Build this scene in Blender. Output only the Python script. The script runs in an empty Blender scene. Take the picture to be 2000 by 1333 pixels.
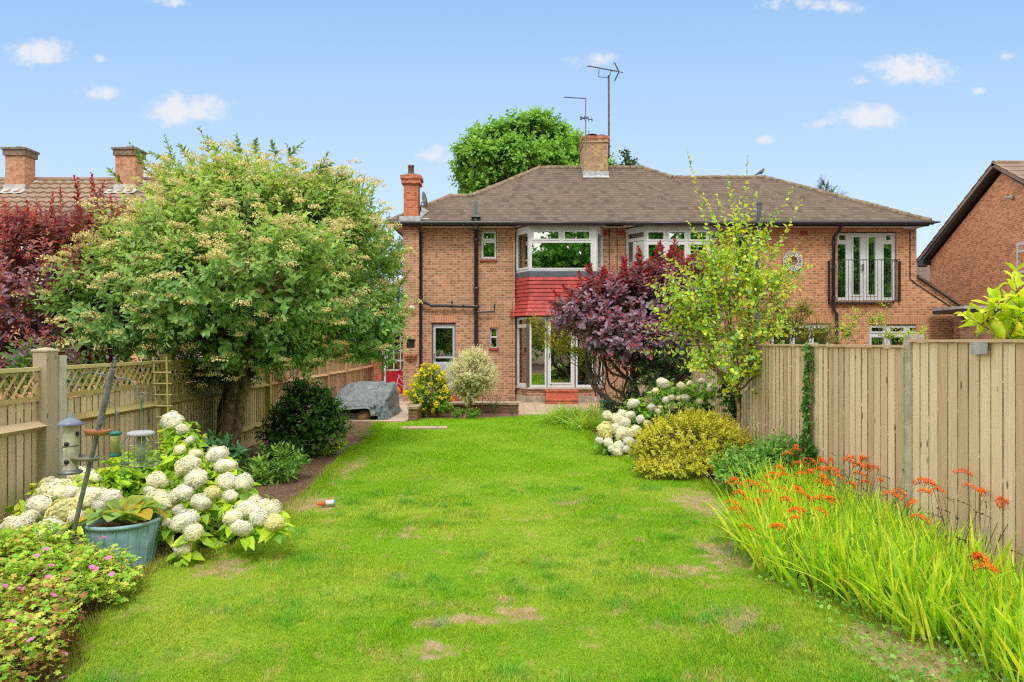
import bpy, math, random
import numpy as np
from mathutils import Vector, Matrix

# ---------------------------------------------------------------- camera, sky, sun
F = 1333.3; HY = 668.0; CZ = 1.75
SC = bpy.context.scene
COL = SC.collection
cam_d = bpy.data.cameras.new('camera'); cam = bpy.data.objects.new('camera', cam_d); COL.objects.link(cam)
cam_d.sensor_width = 36.0; cam_d.lens = 24.0; cam_d.clip_start = 0.05; cam_d.clip_end = 3000.0
cam.location = (0, 0, CZ); cam.rotation_euler = (math.radians(90), 0, 0)
cam_d.shift_y = (HY - 666.5) / 2000.0
SC.camera = cam
SC.view_settings.view_transform = 'Standard'; SC.view_settings.look = 'None'
SC.view_settings.gamma = 1.0; SC.view_settings.exposure = 1.36
SC.cycles.max_bounces = 8; SC.cycles.transparent_max_bounces = 16
SC.cycles.use_denoising = False; SC.cycles.use_adaptive_sampling = False; SC.cycles.filter_width = 1.2
SC.cycles.diffuse_bounces = 6; SC.cycles.glossy_bounces = 3; SC.cycles.transmission_bounces = 4

SUN_EL = math.radians(54); SUN_AZ = math.radians(181)      # compass-like: 0 = +Y, 90 = +X
sd = Vector((math.sin(SUN_AZ) * math.cos(SUN_EL), math.cos(SUN_AZ) * math.cos(SUN_EL), math.sin(SUN_EL)))
sun_d = bpy.data.lights.new('sun', 'SUN'); sun = bpy.data.objects.new('sun', sun_d); COL.objects.link(sun)
sun_d.energy = 0.85; sun_d.angle = math.radians(14.0); sun_d.color = (1.0, 0.965, 0.90)
sun.rotation_euler = (-sd).to_track_quat('-Z', 'Y').to_euler(); sun.location = (20, -20, 30)

class NT:
    """small helper to write node trees"""
    def __init__(s, tree):
        s.t = tree; tree.nodes.clear()
    def n(s, typ, **kw):
        nd = s.t.nodes.new(typ)
        for k, v in kw.items(): setattr(nd, k, v)
        return nd
    def put(s, nd, name, v):
        sock = nd.inputs[name]
        if isinstance(v, bpy.types.NodeSocket): s.t.links.new(v, sock)
        else:
            if hasattr(sock.default_value, '__len__') and not hasattr(v, '__len__'): v = (v,) * len(sock.default_value)
            if hasattr(v, '__len__') and len(sock.default_value) == 4 and len(v) == 3: v = tuple(v) + (1,)
            sock.default_value = v
    def math(s, op, a, b=None, c=None, clamp=False):
        nd = s.n('ShaderNodeMath', operation=op, use_clamp=clamp)
        s.put(nd, 0, a)
        if b is not None: s.put(nd, 1, b)
        if c is not None: s.put(nd, 2, c)
        return nd.outputs[0]
    def vmath(s, op, a, b=None):
        nd = s.n('ShaderNodeVectorMath', operation=op)
        s.put(nd, 0, a)
        if b is not None: s.put(nd, 1, b)
        return nd.outputs['Value'] if op in ('DOT_PRODUCT', 'LENGTH') else nd.outputs[0]
    def mix(s, f, a, b, blend='MIX'):
        nd = s.n('ShaderNodeMix', data_type='RGBA', blend_type=blend)
        s.put(nd, 'Factor', f)
        for i, v in ((6, a), (7, b)):
            s.put(nd, i, v)
        return nd.outputs[2]
    def noise(s, scale, detail=4, rough=.55, vec=None, dist=0.0, out=0):
        nd = s.n('ShaderNodeTexNoise'); s.put(nd, 'Scale', scale); s.put(nd, 'Detail', detail); s.put(nd, 'Roughness', rough); s.put(nd, 'Distortion', dist)
        if vec is not None: s.put(nd, 'Vector', vec)
        return nd.outputs[out]
    def rng(s, v, a, b, c=0.0, d=1.0, smooth=True):
        nd = s.n('ShaderNodeMapRange', interpolation_type='SMOOTHSTEP' if smooth else 'LINEAR')
        for k, x in (('Value', v), ('From Min', a), ('From Max', b), ('To Min', c), ('To Max', d)): s.put(nd, k, x)
        return nd.outputs[0]
    def sep(s, v):
        nd = s.n('ShaderNodeSeparateXYZ'); s.put(nd, 0, v); return nd.outputs
    def comb(s, x, y, z):
        nd = s.n('ShaderNodeCombineXYZ'); s.put(nd, 0, x); s.put(nd, 1, y); s.put(nd, 2, z); return nd.outputs[0]
    def coord(s, which='Object'):
        return s.n('ShaderNodeTexCoord').outputs[which]
    def geo(s, which='Position'):
        return s.n('ShaderNodeNewGeometry').outputs[which]
    def link(s, a, b): s.t.links.new(a, b)

world = bpy.data.worlds.new("World"); SC.world = world; world.use_nodes = True
w = NT(world.node_tree)
sky = w.n('ShaderNodeTexSky', sky_type='NISHITA', sun_disc=False)
sky.sun_elevation = SUN_EL; sky.sun_rotation = SUN_AZ
sky.altitude = 100; sky.air_density = 1.0; sky.dust_density = 1.4; sky.ozone_density = 1.6
d = w.coord('Generated')
sx, sy, sz = w.sep(d)
ysafe = w.math('MAXIMUM', sy, 0.05)
u = w.math('DIVIDE', sx, ysafe); v = w.math('DIVIDE', sz, ysafe)
uv = w.comb(u, v, 0)
n1 = w.noise(17, 7, .62, vec=uv, dist=.4); n2 = w.noise(60, 5, .65, vec=uv)
warp = w.noise(6, 3, .5, vec=uv, out=1)
uvw = w.vmath('ADD', uv, w.vmath('MULTIPLY', w.vmath('SUBTRACT', warp, (.5, .5, .5)), (.07, .045, 0)))
clouds = [(70, 102, 66, 28, 1), (195, 180, 44, 17, .9), (372, 208, 92, 31, 1), (330, 12, 55, 14, .6), (848, 302, 44, 20, .8),
          (1150, 115, 60, 18, .6), (1590, 8, 100, 18, .7), (1775, 143, 84, 28, 1.1), (1683, 167, 27, 13, .95), (1695, 234, 66, 25, 1.05),
          (1585, 246, 28, 9, .65), (1502, 275, 24, 13, .7), (1953, 105, 24, 10, .5), (285, 330, 40, 22, .8), (1905, 170, 16, 8, .35), (190, 112, 20, 9, .4)]
acc = None
for (cx, cy, rx, ry, st) in clouds:
    q = w.vmath('MULTIPLY', w.vmath('SUBTRACT', uvw, ((cx - 1000) / F, (HY - cy) / F, 0)), (F / rx, F / ry, 0))
    m = w.math('SUBTRACT', st, w.vmath('DOT_PRODUCT', q, q))
    acc = m if acc is None else w.math('MAXIMUM', acc, m)
cv = w.math('ADD', acc, w.math('MULTIPLY_ADD', n1, 3.6, -1.8))
cv = w.math('ADD', cv, w.math('MULTIPLY_ADD', n2, 3.2, -1.6))
cm = w.math('MULTIPLY', w.rng(cv, -.5, 1.35), w.math('GREATER_THAN', sy, 0.06))
bg = w.n('ShaderNodeBackground'); bg.inputs['Strength'].default_value = 0.15
tint = w.mix(1.0, sky.outputs[0], (0.70, 0.80, 0.92, 1), 'MULTIPLY')
veil = w.rng(v, 0.0, 0.7, 0.95, 0.25, False)                       # thin high haze near the horizon
grad = w.mix(w.rng(v, 0.10, 0.56, 0, 1, False), (1.80, 2.14, 2.50, 1), (.76, 1.40, 2.30, 1))
skyc = w.mix(.85, tint, grad)                                        # ahead: clear summer blue paling to the horizon
behind = w.math('MAXIMUM', w.math('MAXIMUM', w.rng(sy, .0, -.35), w.rng(sz, .56, .85)), w.rng(w.math('ABSOLUTE', u), .95, 1.9))
fill_mottle = w.noise(3.5, 5, .6, vec=d)
skyc = w.mix(behind, skyc, w.mix(w.rng(fill_mottle, .3, .7), (4.0, 3.75, 3.4, 1), (5.8, 5.4, 4.85, 1)))   # added fill: pale cloud outside the view, behind, overhead and to the sides
w.put(bg, 'Color', w.mix(w.math('MULTIPLY', cm, .95), skyc, (2.2, 2.25, 2.38, 1)))
wo = w.n('ShaderNodeOutputWorld'); w.link(bg.outputs[0], wo.inputs[0])

# ---------------------------------------------------------------- helpers
def P(px, py, Y):
    return np.array([(px - 1000) / F * Y, Y, CZ + (HY - py) / F * Y])
def lin(r, g, b, k=1.0):
    def f(c):
        c /= 255.0
        return c / 12.92 if c <= .04045 else ((c + .055) / 1.055) ** 2.4
    return np.array([f(r), f(g), f(b)]) * k
def wloc(o):
    l = Vector((0, 0, 0))
    while o is not None: l += o.location; o = o.parent
    return l
def tag(o, label=None, cat=None, group=None, kind=None):
    if label: o['label'] = label
    if cat: o['category'] = cat
    if group: o['group'] = group
    if kind: o['kind'] = kind
    return o
def thing(name, label, cat, loc, group=None):
    o = bpy.data.objects.new(name, None); COL.objects.link(o); o.location = tuple(float(x) for x in loc)
    o.empty_display_size = .1
    return tag(o, label, cat, group)

class MB:
    """collects solids; build() links them as one mesh object"""
    def __init__(s): s.v = []; s.f = []; s.sm = []
    def add(s, vs, fs, smooth=False):
        o = len(s.v); s.v += [tuple(float(c) for c in p) for p in vs]; s.f += [tuple(i + o for i in f) for f in fs]; s.sm += [smooth] * len(fs); return s
    def box(s, x0, x1, y0, y1, z0, z1):
        return s.add([(x0, y0, z0), (x1, y0, z0), (x1, y1, z0), (x0, y1, z0), (x0, y0, z1), (x1, y0, z1), (x1, y1, z1), (x0, y1, z1)],
                     [(0, 3, 2, 1), (4, 5, 6, 7), (0, 1, 5, 4), (1, 2, 6, 5), (2, 3, 7, 6), (3, 0, 4, 7)])
    def obox(s, O, U, V, W, a0, a1, b0, b1, c0, c1):
        O, U, V, W = map(np.array, (O, U, V, W))
        p = lambda a, b, c: O + U * a + V * b + W * c
        return s.add([p(a0, b0, c0), p(a1, b0, c0), p(a1, b1, c0), p(a0, b1, c0), p(a0, b0, c1), p(a1, b0, c1), p(a1, b1, c1), p(a0, b1, c1)],
                     [(0, 3, 2, 1), (4, 5, 6, 7), (0, 1, 5, 4), (1, 2, 6, 5), (2, 3, 7, 6), (3, 0, 4, 7)])
    def prism(s, poly, ext):
        n = len(poly); ext = np.array(ext)
        a = [np.array(p, float) for p in poly]; b = [p + ext for p in a]
        return s.add(a + b, [tuple(range(n - 1, -1, -1)), tuple(range(n, 2 * n))] + [(i, (i + 1) % n, n + (i + 1) % n, n + i) for i in range(n)])
    def tube(s, pts, r, seg=8, caps=True, smooth=True):
        pts = [np.array(p, float) for p in pts]; n = len(pts)
        rs = r if hasattr(r, '__len__') else [r] * n
        T = [pts[min(i + 1, n - 1)] - pts[max(i - 1, 0)] for i in range(n)]
        T = [t / (np.linalg.norm(t) + 1e-9) for t in T]
        ref = np.array([0, 0, 1.]) if abs(T[0][2]) < .9 else np.array([1., 0, 0])
        a = np.cross(T[0], ref); a /= np.linalg.norm(a)
        vs = []
        for i in range(n):
            a = a - T[i] * np.dot(a, T[i]); a /= (np.linalg.norm(a) + 1e-9); b = np.cross(T[i], a)
            for k in range(seg):
                t = 2 * math.pi * k / seg
                vs.append(pts[i] + (a * math.cos(t) + b * math.sin(t)) * rs[i])
        fs = [(i * seg + k, i * seg + (k + 1) % seg, (i + 1) * seg + (k + 1) % seg, (i + 1) * seg + k) for i in range(n - 1) for k in range(seg)]
        s.add(vs, fs, smooth)
        if caps: s.add([vs[k] for k in range(seg)], [tuple(range(seg - 1, -1, -1))]); s.add([vs[(n - 1) * seg + k] for k in range(seg)], [tuple(range(seg))])
        return s
    def lathe(s, c, prof, seg=20, axis=None, smooth=True, sq=(1, 1)):
        c = np.array(c, float); Z = np.array([0, 0, 1.]) if axis is None else np.array(axis, float) / np.linalg.norm(axis)
        ref = np.array([1., 0, 0]) if abs(Z[0]) < .9 else np.array([0, 1., 0])
        A = ref - Z * np.dot(ref, Z); A /= np.linalg.norm(A); B = np.cross(Z, A)
        vs = [c + Z * z + (A * math.cos(2 * math.pi * k / seg) * sq[0] + B * math.sin(2 * math.pi * k / seg) * sq[1]) * r for (r, z) in prof for k in range(seg)]
        fs = [(i * seg + k, i * seg + (k + 1) % seg, (i + 1) * seg + (k + 1) % seg, (i + 1) * seg + k) for i in range(len(prof) - 1) for k in range(seg)]
        return s.add(vs, fs, smooth)
    def build(s, name, mat, parent=None):
        me = bpy.data.meshes.new(name)
        off = wloc(parent) if parent else Vector((0, 0, 0))
        me.from_pydata([(x - off.x, y - off.y, z - off.z) for x, y, z in s.v], [], s.f)
        me.polygons.foreach_set('use_smooth', s.sm); me.update()
        me.materials.append(mat)
        o = bpy.data.objects.new(name, me); COL.objects.link(o)
        if parent: o.parent = parent
        return o

def holed(mb, O, U, W, u0, u1, z0, z1, holes, c0, c1):
    """a slab in plane (U, up), W its outward normal, with rectangular holes (u0,u1,z0,z1)"""
    us = sorted(set([u0, u1] + [max(u0, min(u1, h[i])) for h in holes for i in (0, 1)]))
    zs = sorted(set([z0, z1] + [max(z0, min(z1, h[i])) for h in holes for i in (2, 3)]))
    for j in range(len(zs) - 1):
        run = None
        for i in range(len(us) - 1):
            uc, zc = (us[i] + us[i + 1]) / 2, (zs[j] + zs[j + 1]) / 2
            inside = any(h[0] < uc < h[1] and h[2] < zc < h[3] for h in holes)
            if not inside:
                if run is None: run = us[i]
            if (inside or i == len(us) - 2) and run is not None:
                e = us[i] if inside else us[i + 1]
                mb.obox(O, U, (0, 0, 1), W, run, e, zs[j], zs[j + 1], c0, c1); run = None

class FM:
    """fast mesh of many small faces with a colour per vertex"""
    def __init__(s): s.v = []; s.c = []; s.l = []; s.ls = []; s.n = 0
    def add(s, verts, faces, cols):
        """verts (N,k,3), faces list of index tuples inside one item, cols (N,3)"""
        N, k = verts.shape[:2]
        s.v.append(verts.reshape(-1, 3)); s.c.append(np.repeat(cols, k, axis=0))
        base = (np.arange(N) * k)[:, None] + s.n
        fl = np.concatenate([base + np.array(f)[None, :] for f in faces], axis=1)
        s.l.append(fl.reshape(-1)); s.ls.append(np.tile(np.array([len(f) for f in faces]), N)); s.n += N * k
    def build(s, name, mat, parent=None):
        me = bpy.data.meshes.new(name)
        v = np.concatenate(s.v); off = np.array(wloc(parent)) if parent else np.zeros(3)
        v = (v - off).astype(np.float32); l = np.concatenate(s.l).astype(np.int32); ln = np.concatenate(s.ls)
        st = np.concatenate([[0], np.cumsum(ln)[:-1]]).astype(np.int32)
        me.vertices.add(len(v)); me.vertices.foreach_set('co', v.ravel())
        me.loops.add(len(l)); me.loops.foreach_set('vertex_index', l)
        me.polygons.add(len(ln)); me.polygons.foreach_set('loop_start', st)
        me.update(calc_edges=True)
        c = np.concatenate(s.c); c = np.concatenate([np.clip(c, 0, 3), np.ones((len(c), 1))], axis=1).astype(np.float32)
        at = me.color_attributes.new('Col', 'FLOAT_COLOR', 'POINT'); at.data.foreach_set('color', c.ravel())
        me.materials.append(mat)
        o = bpy.data.objects.new(name, me); COL.objects.link(o)
        if parent: o.parent = parent
        return o

def nrm(a): return a / (np.linalg.norm(a, axis=-1, keepdims=True) + 1e-9)

# ---------------------------------------------------------------- materials
MATS = {}
def mat(name, fn=None, color=None, rough=.6, metal=0.0, spec=.5, bump=0.0, bscale=60, var=.0, vscale=4):
    if name in MATS: return MATS[name]
    m = bpy.data.materials.new(name); m.use_nodes = True; t = NT(m.node_tree)
    out = t.n('ShaderNodeOutputMaterial')
    if fn: t.link(fn(t), out.inputs[0])
    else:
        b = t.n('ShaderNodeBsdfPrincipled')
        c = tuple(color) + (1,)
        if var:
            nz = t.noise(vscale, 5, .6, vec=t.coord())
            cc = t.mix(t.rng(nz, .3, .7), tuple(np.array(color) * (1 - var)) + (1,), tuple(np.minimum(np.array(color) * (1 + var), 1)) + (1,))
            t.put(b, 'Base Color', cc)
            t.put(b, 'Roughness', t.rng(t.noise(vscale * 3, 4, .6, vec=t.coord()), .3, .7, max(rough - .1, .03), min(rough + .1, 1)))
        else:
            t.put(b, 'Base Color', c); t.put(b, 'Roughness', rough)
        t.put(b, 'Metallic', metal); t.put(b, 'Specular IOR Level', spec)
        if bump:
            bp = t.n('ShaderNodeBump'); t.put(bp, 'Strength', bump); t.put(bp, 'Distance', .01)
            t.put(bp, 'Height', t.noise(bscale, 5, .6, vec=t.coord())); t.link(bp.outputs[0], b.inputs['Normal'])
        t.link(b.outputs[0], out.inputs[0])
    MATS[name] = m
    return m

def leaf_fn(trans=.35, rough=.45, sat=1.0):
    def fn(t):
        a = t.n('ShaderNodeAttribute', attribute_name='Col').outputs['Color']
        nz = t.noise(7, 3, .6, vec=t.geo())
        c = t.mix(1.0, a, t.mix(t.rng(nz, .3, .7), (.82, .84, .8, 1), (1.16, 1.14, 1.1, 1)), 'MULTIPLY')
        p = t.n('ShaderNodeBsdfPrincipled'); t.put(p, 'Base Color', c); t.put(p, 'Roughness', rough); t.put(p, 'Specular IOR Level', .35)
        tr = t.n('ShaderNodeBsdfTranslucent'); t.put(tr, 'Color', t.mix(1.0, c, (1.25, 1.2, .7, 1), 'MULTIPLY'))
        ms = t.n('ShaderNodeMixShader'); t.put(ms, 0, trans); t.link(p.outputs[0], ms.inputs[1]); t.link(tr.outputs[0], ms.inputs[2])
        return ms.outputs[0]
    return fn
LEAF = mat('leaf_tissue', leaf_fn(.42, .45))
PETAL = mat('petal_tissue', leaf_fn(.3, .7))
DULL = mat('dull_leaf_tissue', leaf_fn(.2, .6))

def brick_fn(c1, c2, mortar, bw=.215, rh=.07, ms=.006, weather=.25, offs=0.0):
    def fn(t):
        x, y, z = t.sep(t.geo())
        vec = t.comb(t.math('ADD', t.math('ADD', x, y), offs), z, 0)
        br = t.n('ShaderNodeTexBrick'); t.put(br, 'Vector', vec); t.put(br, 'Scale', 1.0); t.put(br, 'Mortar Size', ms); t.put(br, 'Mortar Smooth', .25)
        t.put(br, 'Brick Width', bw); t.put(br, 'Row Height', rh); t.put(br, 'Color1', tuple(c1) + (1,)); t.put(br, 'Color2', tuple(c2) + (1,)); t.put(br, 'Mortar', tuple(mortar) + (1,)); t.put(br, 'Bias', -.1)
        # second tone variation picked per brick, then weathering
        cell = t.vmath('FLOOR', t.vmath('DIVIDE', vec, (bw / 2, rh, 1)))
        wn = t.n('ShaderNodeTexWhiteNoise', noise_dimensions='3D'); t.put(wn, 'Vector', cell)
        bc = t.mix(t.math('MULTIPLY', t.math('SUBTRACT', 1, br.outputs['Fac']), .72), br.outputs['Color'],
                   t.mix(wn.outputs[0], tuple(np.array(c1) * .62) + (1,), tuple(np.minimum(np.array(c2) * 1.35, 1)) + (1,)), 'MIX')
        big = t.noise(1.1, 5, .6, vec=t.geo()); fine = t.noise(45, 4, .7, vec=t.geo())
        bc = t.mix(t.rng(big, .35, .75, 0, weather), bc, (.30, .25, .19, 1))
        bc = t.mix(t.rng(fine, .25, .75, 0, .30), bc, t.mix(1.0, bc, (.55, .52, .5, 1), 'MULTIPLY'))
        p = t.n('ShaderNodeBsdfPrincipled'); t.put(p, 'Base Color', bc); t.put(p, 'Roughness', .88); t.put(p, 'Specular IOR Level', .25)
        h = t.math('ADD', t.math('MULTIPLY', br.outputs['Fac'], -1.0), t.math('MULTIPLY', fine, .5))
        bp = t.n('ShaderNodeBump'); t.put(bp, 'Strength', .6); t.put(bp, 'Distance', .008); t.put(bp, 'Height', h); t.link(bp.outputs[0], p.inputs['Normal'])
        return p.outputs[0]
    return fn
BRICK = mat('brown_brick', brick_fn((.32, .148, .083), (.44, .222, .135), (.55, .43, .32), ms=.008))
BRICK_R = mat('orange_brick', brick_fn((.42, .165, .08), (.52, .24, .125), (.60, .45, .31), ms=.008, weather=.12))
BRICK_RED = mat('red_brick', brick_fn((.42, .10, .05), (.48, .15, .08), (.50, .34, .24), weather=.15))
BRICK_N = mat('russet_brick', brick_fn((.52, .20, .10), (.62, .27, .145), (.74, .56, .41), weather=.06))
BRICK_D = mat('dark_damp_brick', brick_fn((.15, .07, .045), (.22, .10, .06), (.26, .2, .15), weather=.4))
BRICK_Y = mat('sooty_yellow_brick', brick_fn((.34, .17, .09), (.42, .27, .13), (.50, .44, .33), weather=.6, bw=.215, rh=.072))
BRICK_C = mat('neighbour_chimney_brick', brick_fn((.52, .19, .09), (.48, .26, .15), (.45, .36, .28), weather=.5))

def soldier_fn(t):
    x, y, z = t.sep(t.geo())
    br = t.n('ShaderNodeTexBrick'); t.put(br, 'Vector', t.comb(x, z, 0)); t.put(br, 'Scale', 1.0); br.offset = 0.0
    t.put(br, 'Brick Width', .07); t.put(br, 'Row Height', 3.0); t.put(br, 'Mortar Size', .006); t.put(br, 'Color1', (.42, .17, .08, 1)); t.put(br, 'Color2', (.52, .25, .13, 1)); t.put(br, 'Mortar', (.56, .43, .31, 1))
    p = t.n('ShaderNodeBsdfPrincipled'); t.put(p, 'Base Color', t.mix(t.rng(t.noise(30, 4, .6, vec=t.geo()), .3, .7, 0, .3), br.outputs['Color'], (.25, .13, .08, 1))); t.put(p, 'Roughness', .9)
    return p.outputs[0]
SOLDIER = mat('soldier_course_brick', soldier_fn)

def tiles_fn(c1, c2, gap, gauge_z, wid, axis=0, moss=.3):
    def fn(t):
        x, y, z = t.sep(t.geo())
        N = t.sep(t.geo('Normal'))
        side = t.math('GREATER_THAN', t.math('ABSOLUTE', N[0]), t.math('ABSOLUTE', N[1]))
        hor = t.math('ADD', t.math('MULTIPLY', x, t.math('SUBTRACT', 1, side)), t.math('MULTIPLY', y, side))
        vec = t.comb(hor, z, 0)
        rowf = t.math('DIVIDE', t.math('ADD', z, t.math('MULTIPLY_ADD', t.noise(1.3, 3, .5, vec=t.geo()), .03, -.015)), gauge_z); saw = t.math('FRACT', rowf); row = t.math('FLOOR', rowf)
        hx = t.math('DIVIDE', t.math('ADD', hor, t.math('MULTIPLY', t.math('MODULO', row, 2.0), wid / 2)), wid)
        wn = t.n('ShaderNodeTexWhiteNoise'); t.put(wn, 'Vector', t.comb(t.math('FLOOR', hx), row, 0))
        c = t.mix(wn.outputs[0], tuple(c1) + (1,), tuple(c2) + (1,))
        c = t.mix(t.math('MULTIPLY', t.math('LESS_THAN', wn.outputs[0], .10), .3), c, tuple(np.array(c1) * .5) + (1,))
        c = t.mix(t.rng(saw, .0, .26, .72, 0), c, tuple(gap) + (1,))
        c = t.mix(t.rng(t.math('ABSOLUTE', t.math('SUBTRACT', t.math('FRACT', hx), .5)), .44, .5, 0, .3), c, tuple(gap) + (1,))
        sp = t.noise(16, 5, .7, vec=t.geo()); bigm = t.noise(.7, 4, .6, vec=t.geo())
        c = t.mix(t.math('MULTIPLY', t.rng(sp, .56, .66), t.rng(bigm, .45, .65, .12, moss + .3)), c, (.30, .24, .07, 1))
        c = t.mix(t.rng(t.noise(26, 3, .7, vec=t.vmath('ADD', t.geo(), (7, 3, 1))), .62, .70, 0, .6), c, (.36, .32, .25, 1))
        c = t.mix(t.rng(t.noise(20, 3, .7, vec=t.vmath('ADD', t.geo(), (1, 9, 4))), .60, .68, 0, .8), c, (.07, .055, .04, 1))
        p = t.n('ShaderNodeBsdfPrincipled'); t.put(p, 'Base Color', c); t.put(p, 'Roughness', .9); t.put(p, 'Specular IOR Level', .2)
        h = t.math('ADD', t.math('MULTIPLY', saw, -1.0), t.math('MULTIPLY', wn.outputs[0], .5))
        bp = t.n('ShaderNodeBump'); t.put(bp, 'Strength', .8); t.put(bp, 'Distance', .02); t.put(bp, 'Height', h); t.link(bp.outputs[0], p.inputs['Normal'])
        return p.outputs[0]
    return fn
TILES = mat('brown_plain_tiles', tiles_fn((.105, .08, .066), (.15, .115, .095), (.05, .038, .03), .105, .17))
TILES_N = mat('weathered_pantiles', tiles_fn((.25, .185, .145), (.30, .22, .17), (.10, .08, .06), 5, .3))
RIDGE = mat('mossy_ridge_tile', color=(.19, .145, .10), rough=.95, var=.45, vscale=9, bump=.8, bscale=25)
HUNG = mat('painted_red_hung_tile', color=(.36, .045, .04), rough=.65, var=.28, vscale=5, bump=.3, bscale=30)

def wood_fn(c1, c2, green, greenamt, board=.125, axis='Y'):
    def fn(t):
        g = t.geo(); x, y, z = t.sep(g)
        h = y if axis == 'Y' else x
        isl = t.geo('Random Per Island')
        cell = t.math('MULTIPLY', isl, 37.0)
        wn = t.n('ShaderNodeTexWhiteNoise', noise_dimensions='1D'); t.put(wn, 'W', cell)
        grain = t.noise(1.0, 6, .65, vec=t.comb(t.math('MULTIPLY', h, 60), t.math('MULTIPLY', z, 2.2), t.math('MULTIPLY', cell, 3.1)), dist=.6)
        c = t.mix(t.rng(grain, .3, .7), tuple(np.array(c1) * .8) + (1,), tuple(np.array(c2)) + (1,))
        c = t.mix(.6, c, t.mix(t.rng(wn.outputs[0], .2, .8), tuple(np.array(c1) * (.82, .72, .62)) + (1,), tuple(np.array(c2) * (1.12, 1.1, 1.1)) + (1,)))
        c = t.mix(t.math('MULTIPLY', t.math('LESS_THAN', isl, .22), .35), c, tuple(np.array(c1) * (.62, .6, .6)) + (1,))
        c = t.mix(t.rng(t.noise(1.6, 4, .6, vec=g), .4, .7, 0, greenamt), c, tuple(green) + (1,))
        vor = t.n('ShaderNodeTexVoronoi'); t.put(vor, 'Scale', 1.0); t.put(vor, 'Vector', t.comb(t.math('MULTIPLY', h, 8), t.math('MULTIPLY', z, 2.8), 0))
        c = t.mix(t.rng(vor.outputs['Distance'], .06, .12, .8, 0), c, (.10, .055, .03, 1))
        # rain streaks below the top edge and dirt splash by the ground
        st = t.noise(1.0, 4, .7, vec=t.comb(t.math('MULTIPLY', h, 30), t.math('MULTIPLY', z, .8), 0))
        c = t.mix(t.rng(st, .5, .75, 0, .3), c, (.14, .11, .075, 1))
        p = t.n('ShaderNodeBsdfPrincipled'); t.put(p, 'Base Color', c); t.put(p, 'Roughness', .85); t.put(p, 'Specular IOR Level', .25)
        bp = t.n('ShaderNodeBump'); t.put(bp, 'Strength', .5); t.put(bp, 'Distance', .006); t.put(bp, 'Height', grain); t.link(bp.outputs[0], p.inputs['Normal'])
        return p.outputs[0]
    return fn
WOOD_R = mat('tan_fence_board', wood_fn((.64, .48, .35), (.78, .63, .49), (.54, .48, .29), .25, board=.115))
WOOD_L = mat('greyed_fence_board', wood_fn((.54, .45, .32), (.70, .60, .45), (.46, .43, .2), .4, board=.1))
WOOD_G = mat('green_stained_timber', wood_fn((.42, .36, .17), (.56, .49, .26), (.38, .38, .1), .6, board=.3))
WOOD_F = mat('warm_fence_board', wood_fn((.50, .34, .21), (.60, .43, .27), (.4, .34, .16), .2, board=.12))
CONC = mat('pale_concrete_post', color=(.42, .41, .36), rough=.9, var=.2, vscale=8, bump=.4, bscale=90)
BARK = mat('brown_bark', color=(.17, .12, .08), rough=.95, var=.5, vscale=14, bump=1.0, bscale=30)
BARK_D = mat('dark_bark', color=(.06, .045, .035), rough=.95, var=.5, vscale=14, bump=1.0, bscale=30)
TWIG = mat('tan_twig_bark', color=(.26, .18, .11), rough=.9, var=.35, vscale=14, bump=.7, bscale=40)
WHITE = mat('white_window_plastic', color=(.56, .59, .625), rough=.32, var=.03, vscale=3)
LILAC = mat('pale_grey_door_plastic', color=(.40, .44, .50), rough=.35, var=.04, vscale=4)
BLUEGREY = mat('grey_blue_door_panel', color=(.30, .36, .46), rough=.4, var=.05)
BLACK = mat('black_gutter_plastic', color=(.018, .020, .026), rough=.35, var=.2, vscale=9)
PIPEG = mat('slate_grey_pipe', color=(.10, .12, .14), rough=.4, var=.2, vscale=8)
LEAD = mat('grey_lead_flashing', color=(.36, .38, .41), rough=.5, var=.25, vscale=8, bump=.4, bscale=20)
LEAD_D = mat('dark_lead_apron', color=(.09, .11, .135), rough=.5, var=.2, vscale=8, bump=.3, bscale=25)
SOFFIT = mat('cream_soffit_board', color=(.62, .58, .50), rough=.7, var=.08, vscale=3)
REDP = mat('brick_red_sill_paint', color=(.30, .04, .03), rough=.6, var=.2, vscale=9)
REDSTEP = mat('red_tile_step', color=(.46, .12, .07), rough=.65, var=.3, vscale=7, bump=.4, bscale=40)
BROWNP = mat('brown_painted_post', color=(.10, .055, .05), rough=.5, var=.15)
DARKR = mat('dark_red_painted_timber', color=(.12, .03, .025), rough=.6, var=.2)
ROOM = mat('dim_room_plaster', color=(.38, .36, .31), rough=.9, var=.1)
FLOORM = mat('dark_room_floor', color=(.12, .09, .06), rough=.6, var=.2)
CURT = mat('cream_curtain_cloth', color=(.42, .38, .28), rough=.9, var=.1, vscale=6)
CURTG = mat('pale_grey_green_curtain', color=(.27, .33, .30), rough=.9, var=.08, vscale=4)
BLIND = mat('white_blind_slat', color=(.72, .73, .72), rough=.6)
DKBL = mat('dark_teal_armchair_cloth', color=(.012, .05, .07), rough=.8, var=.4, vscale=25)
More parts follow.
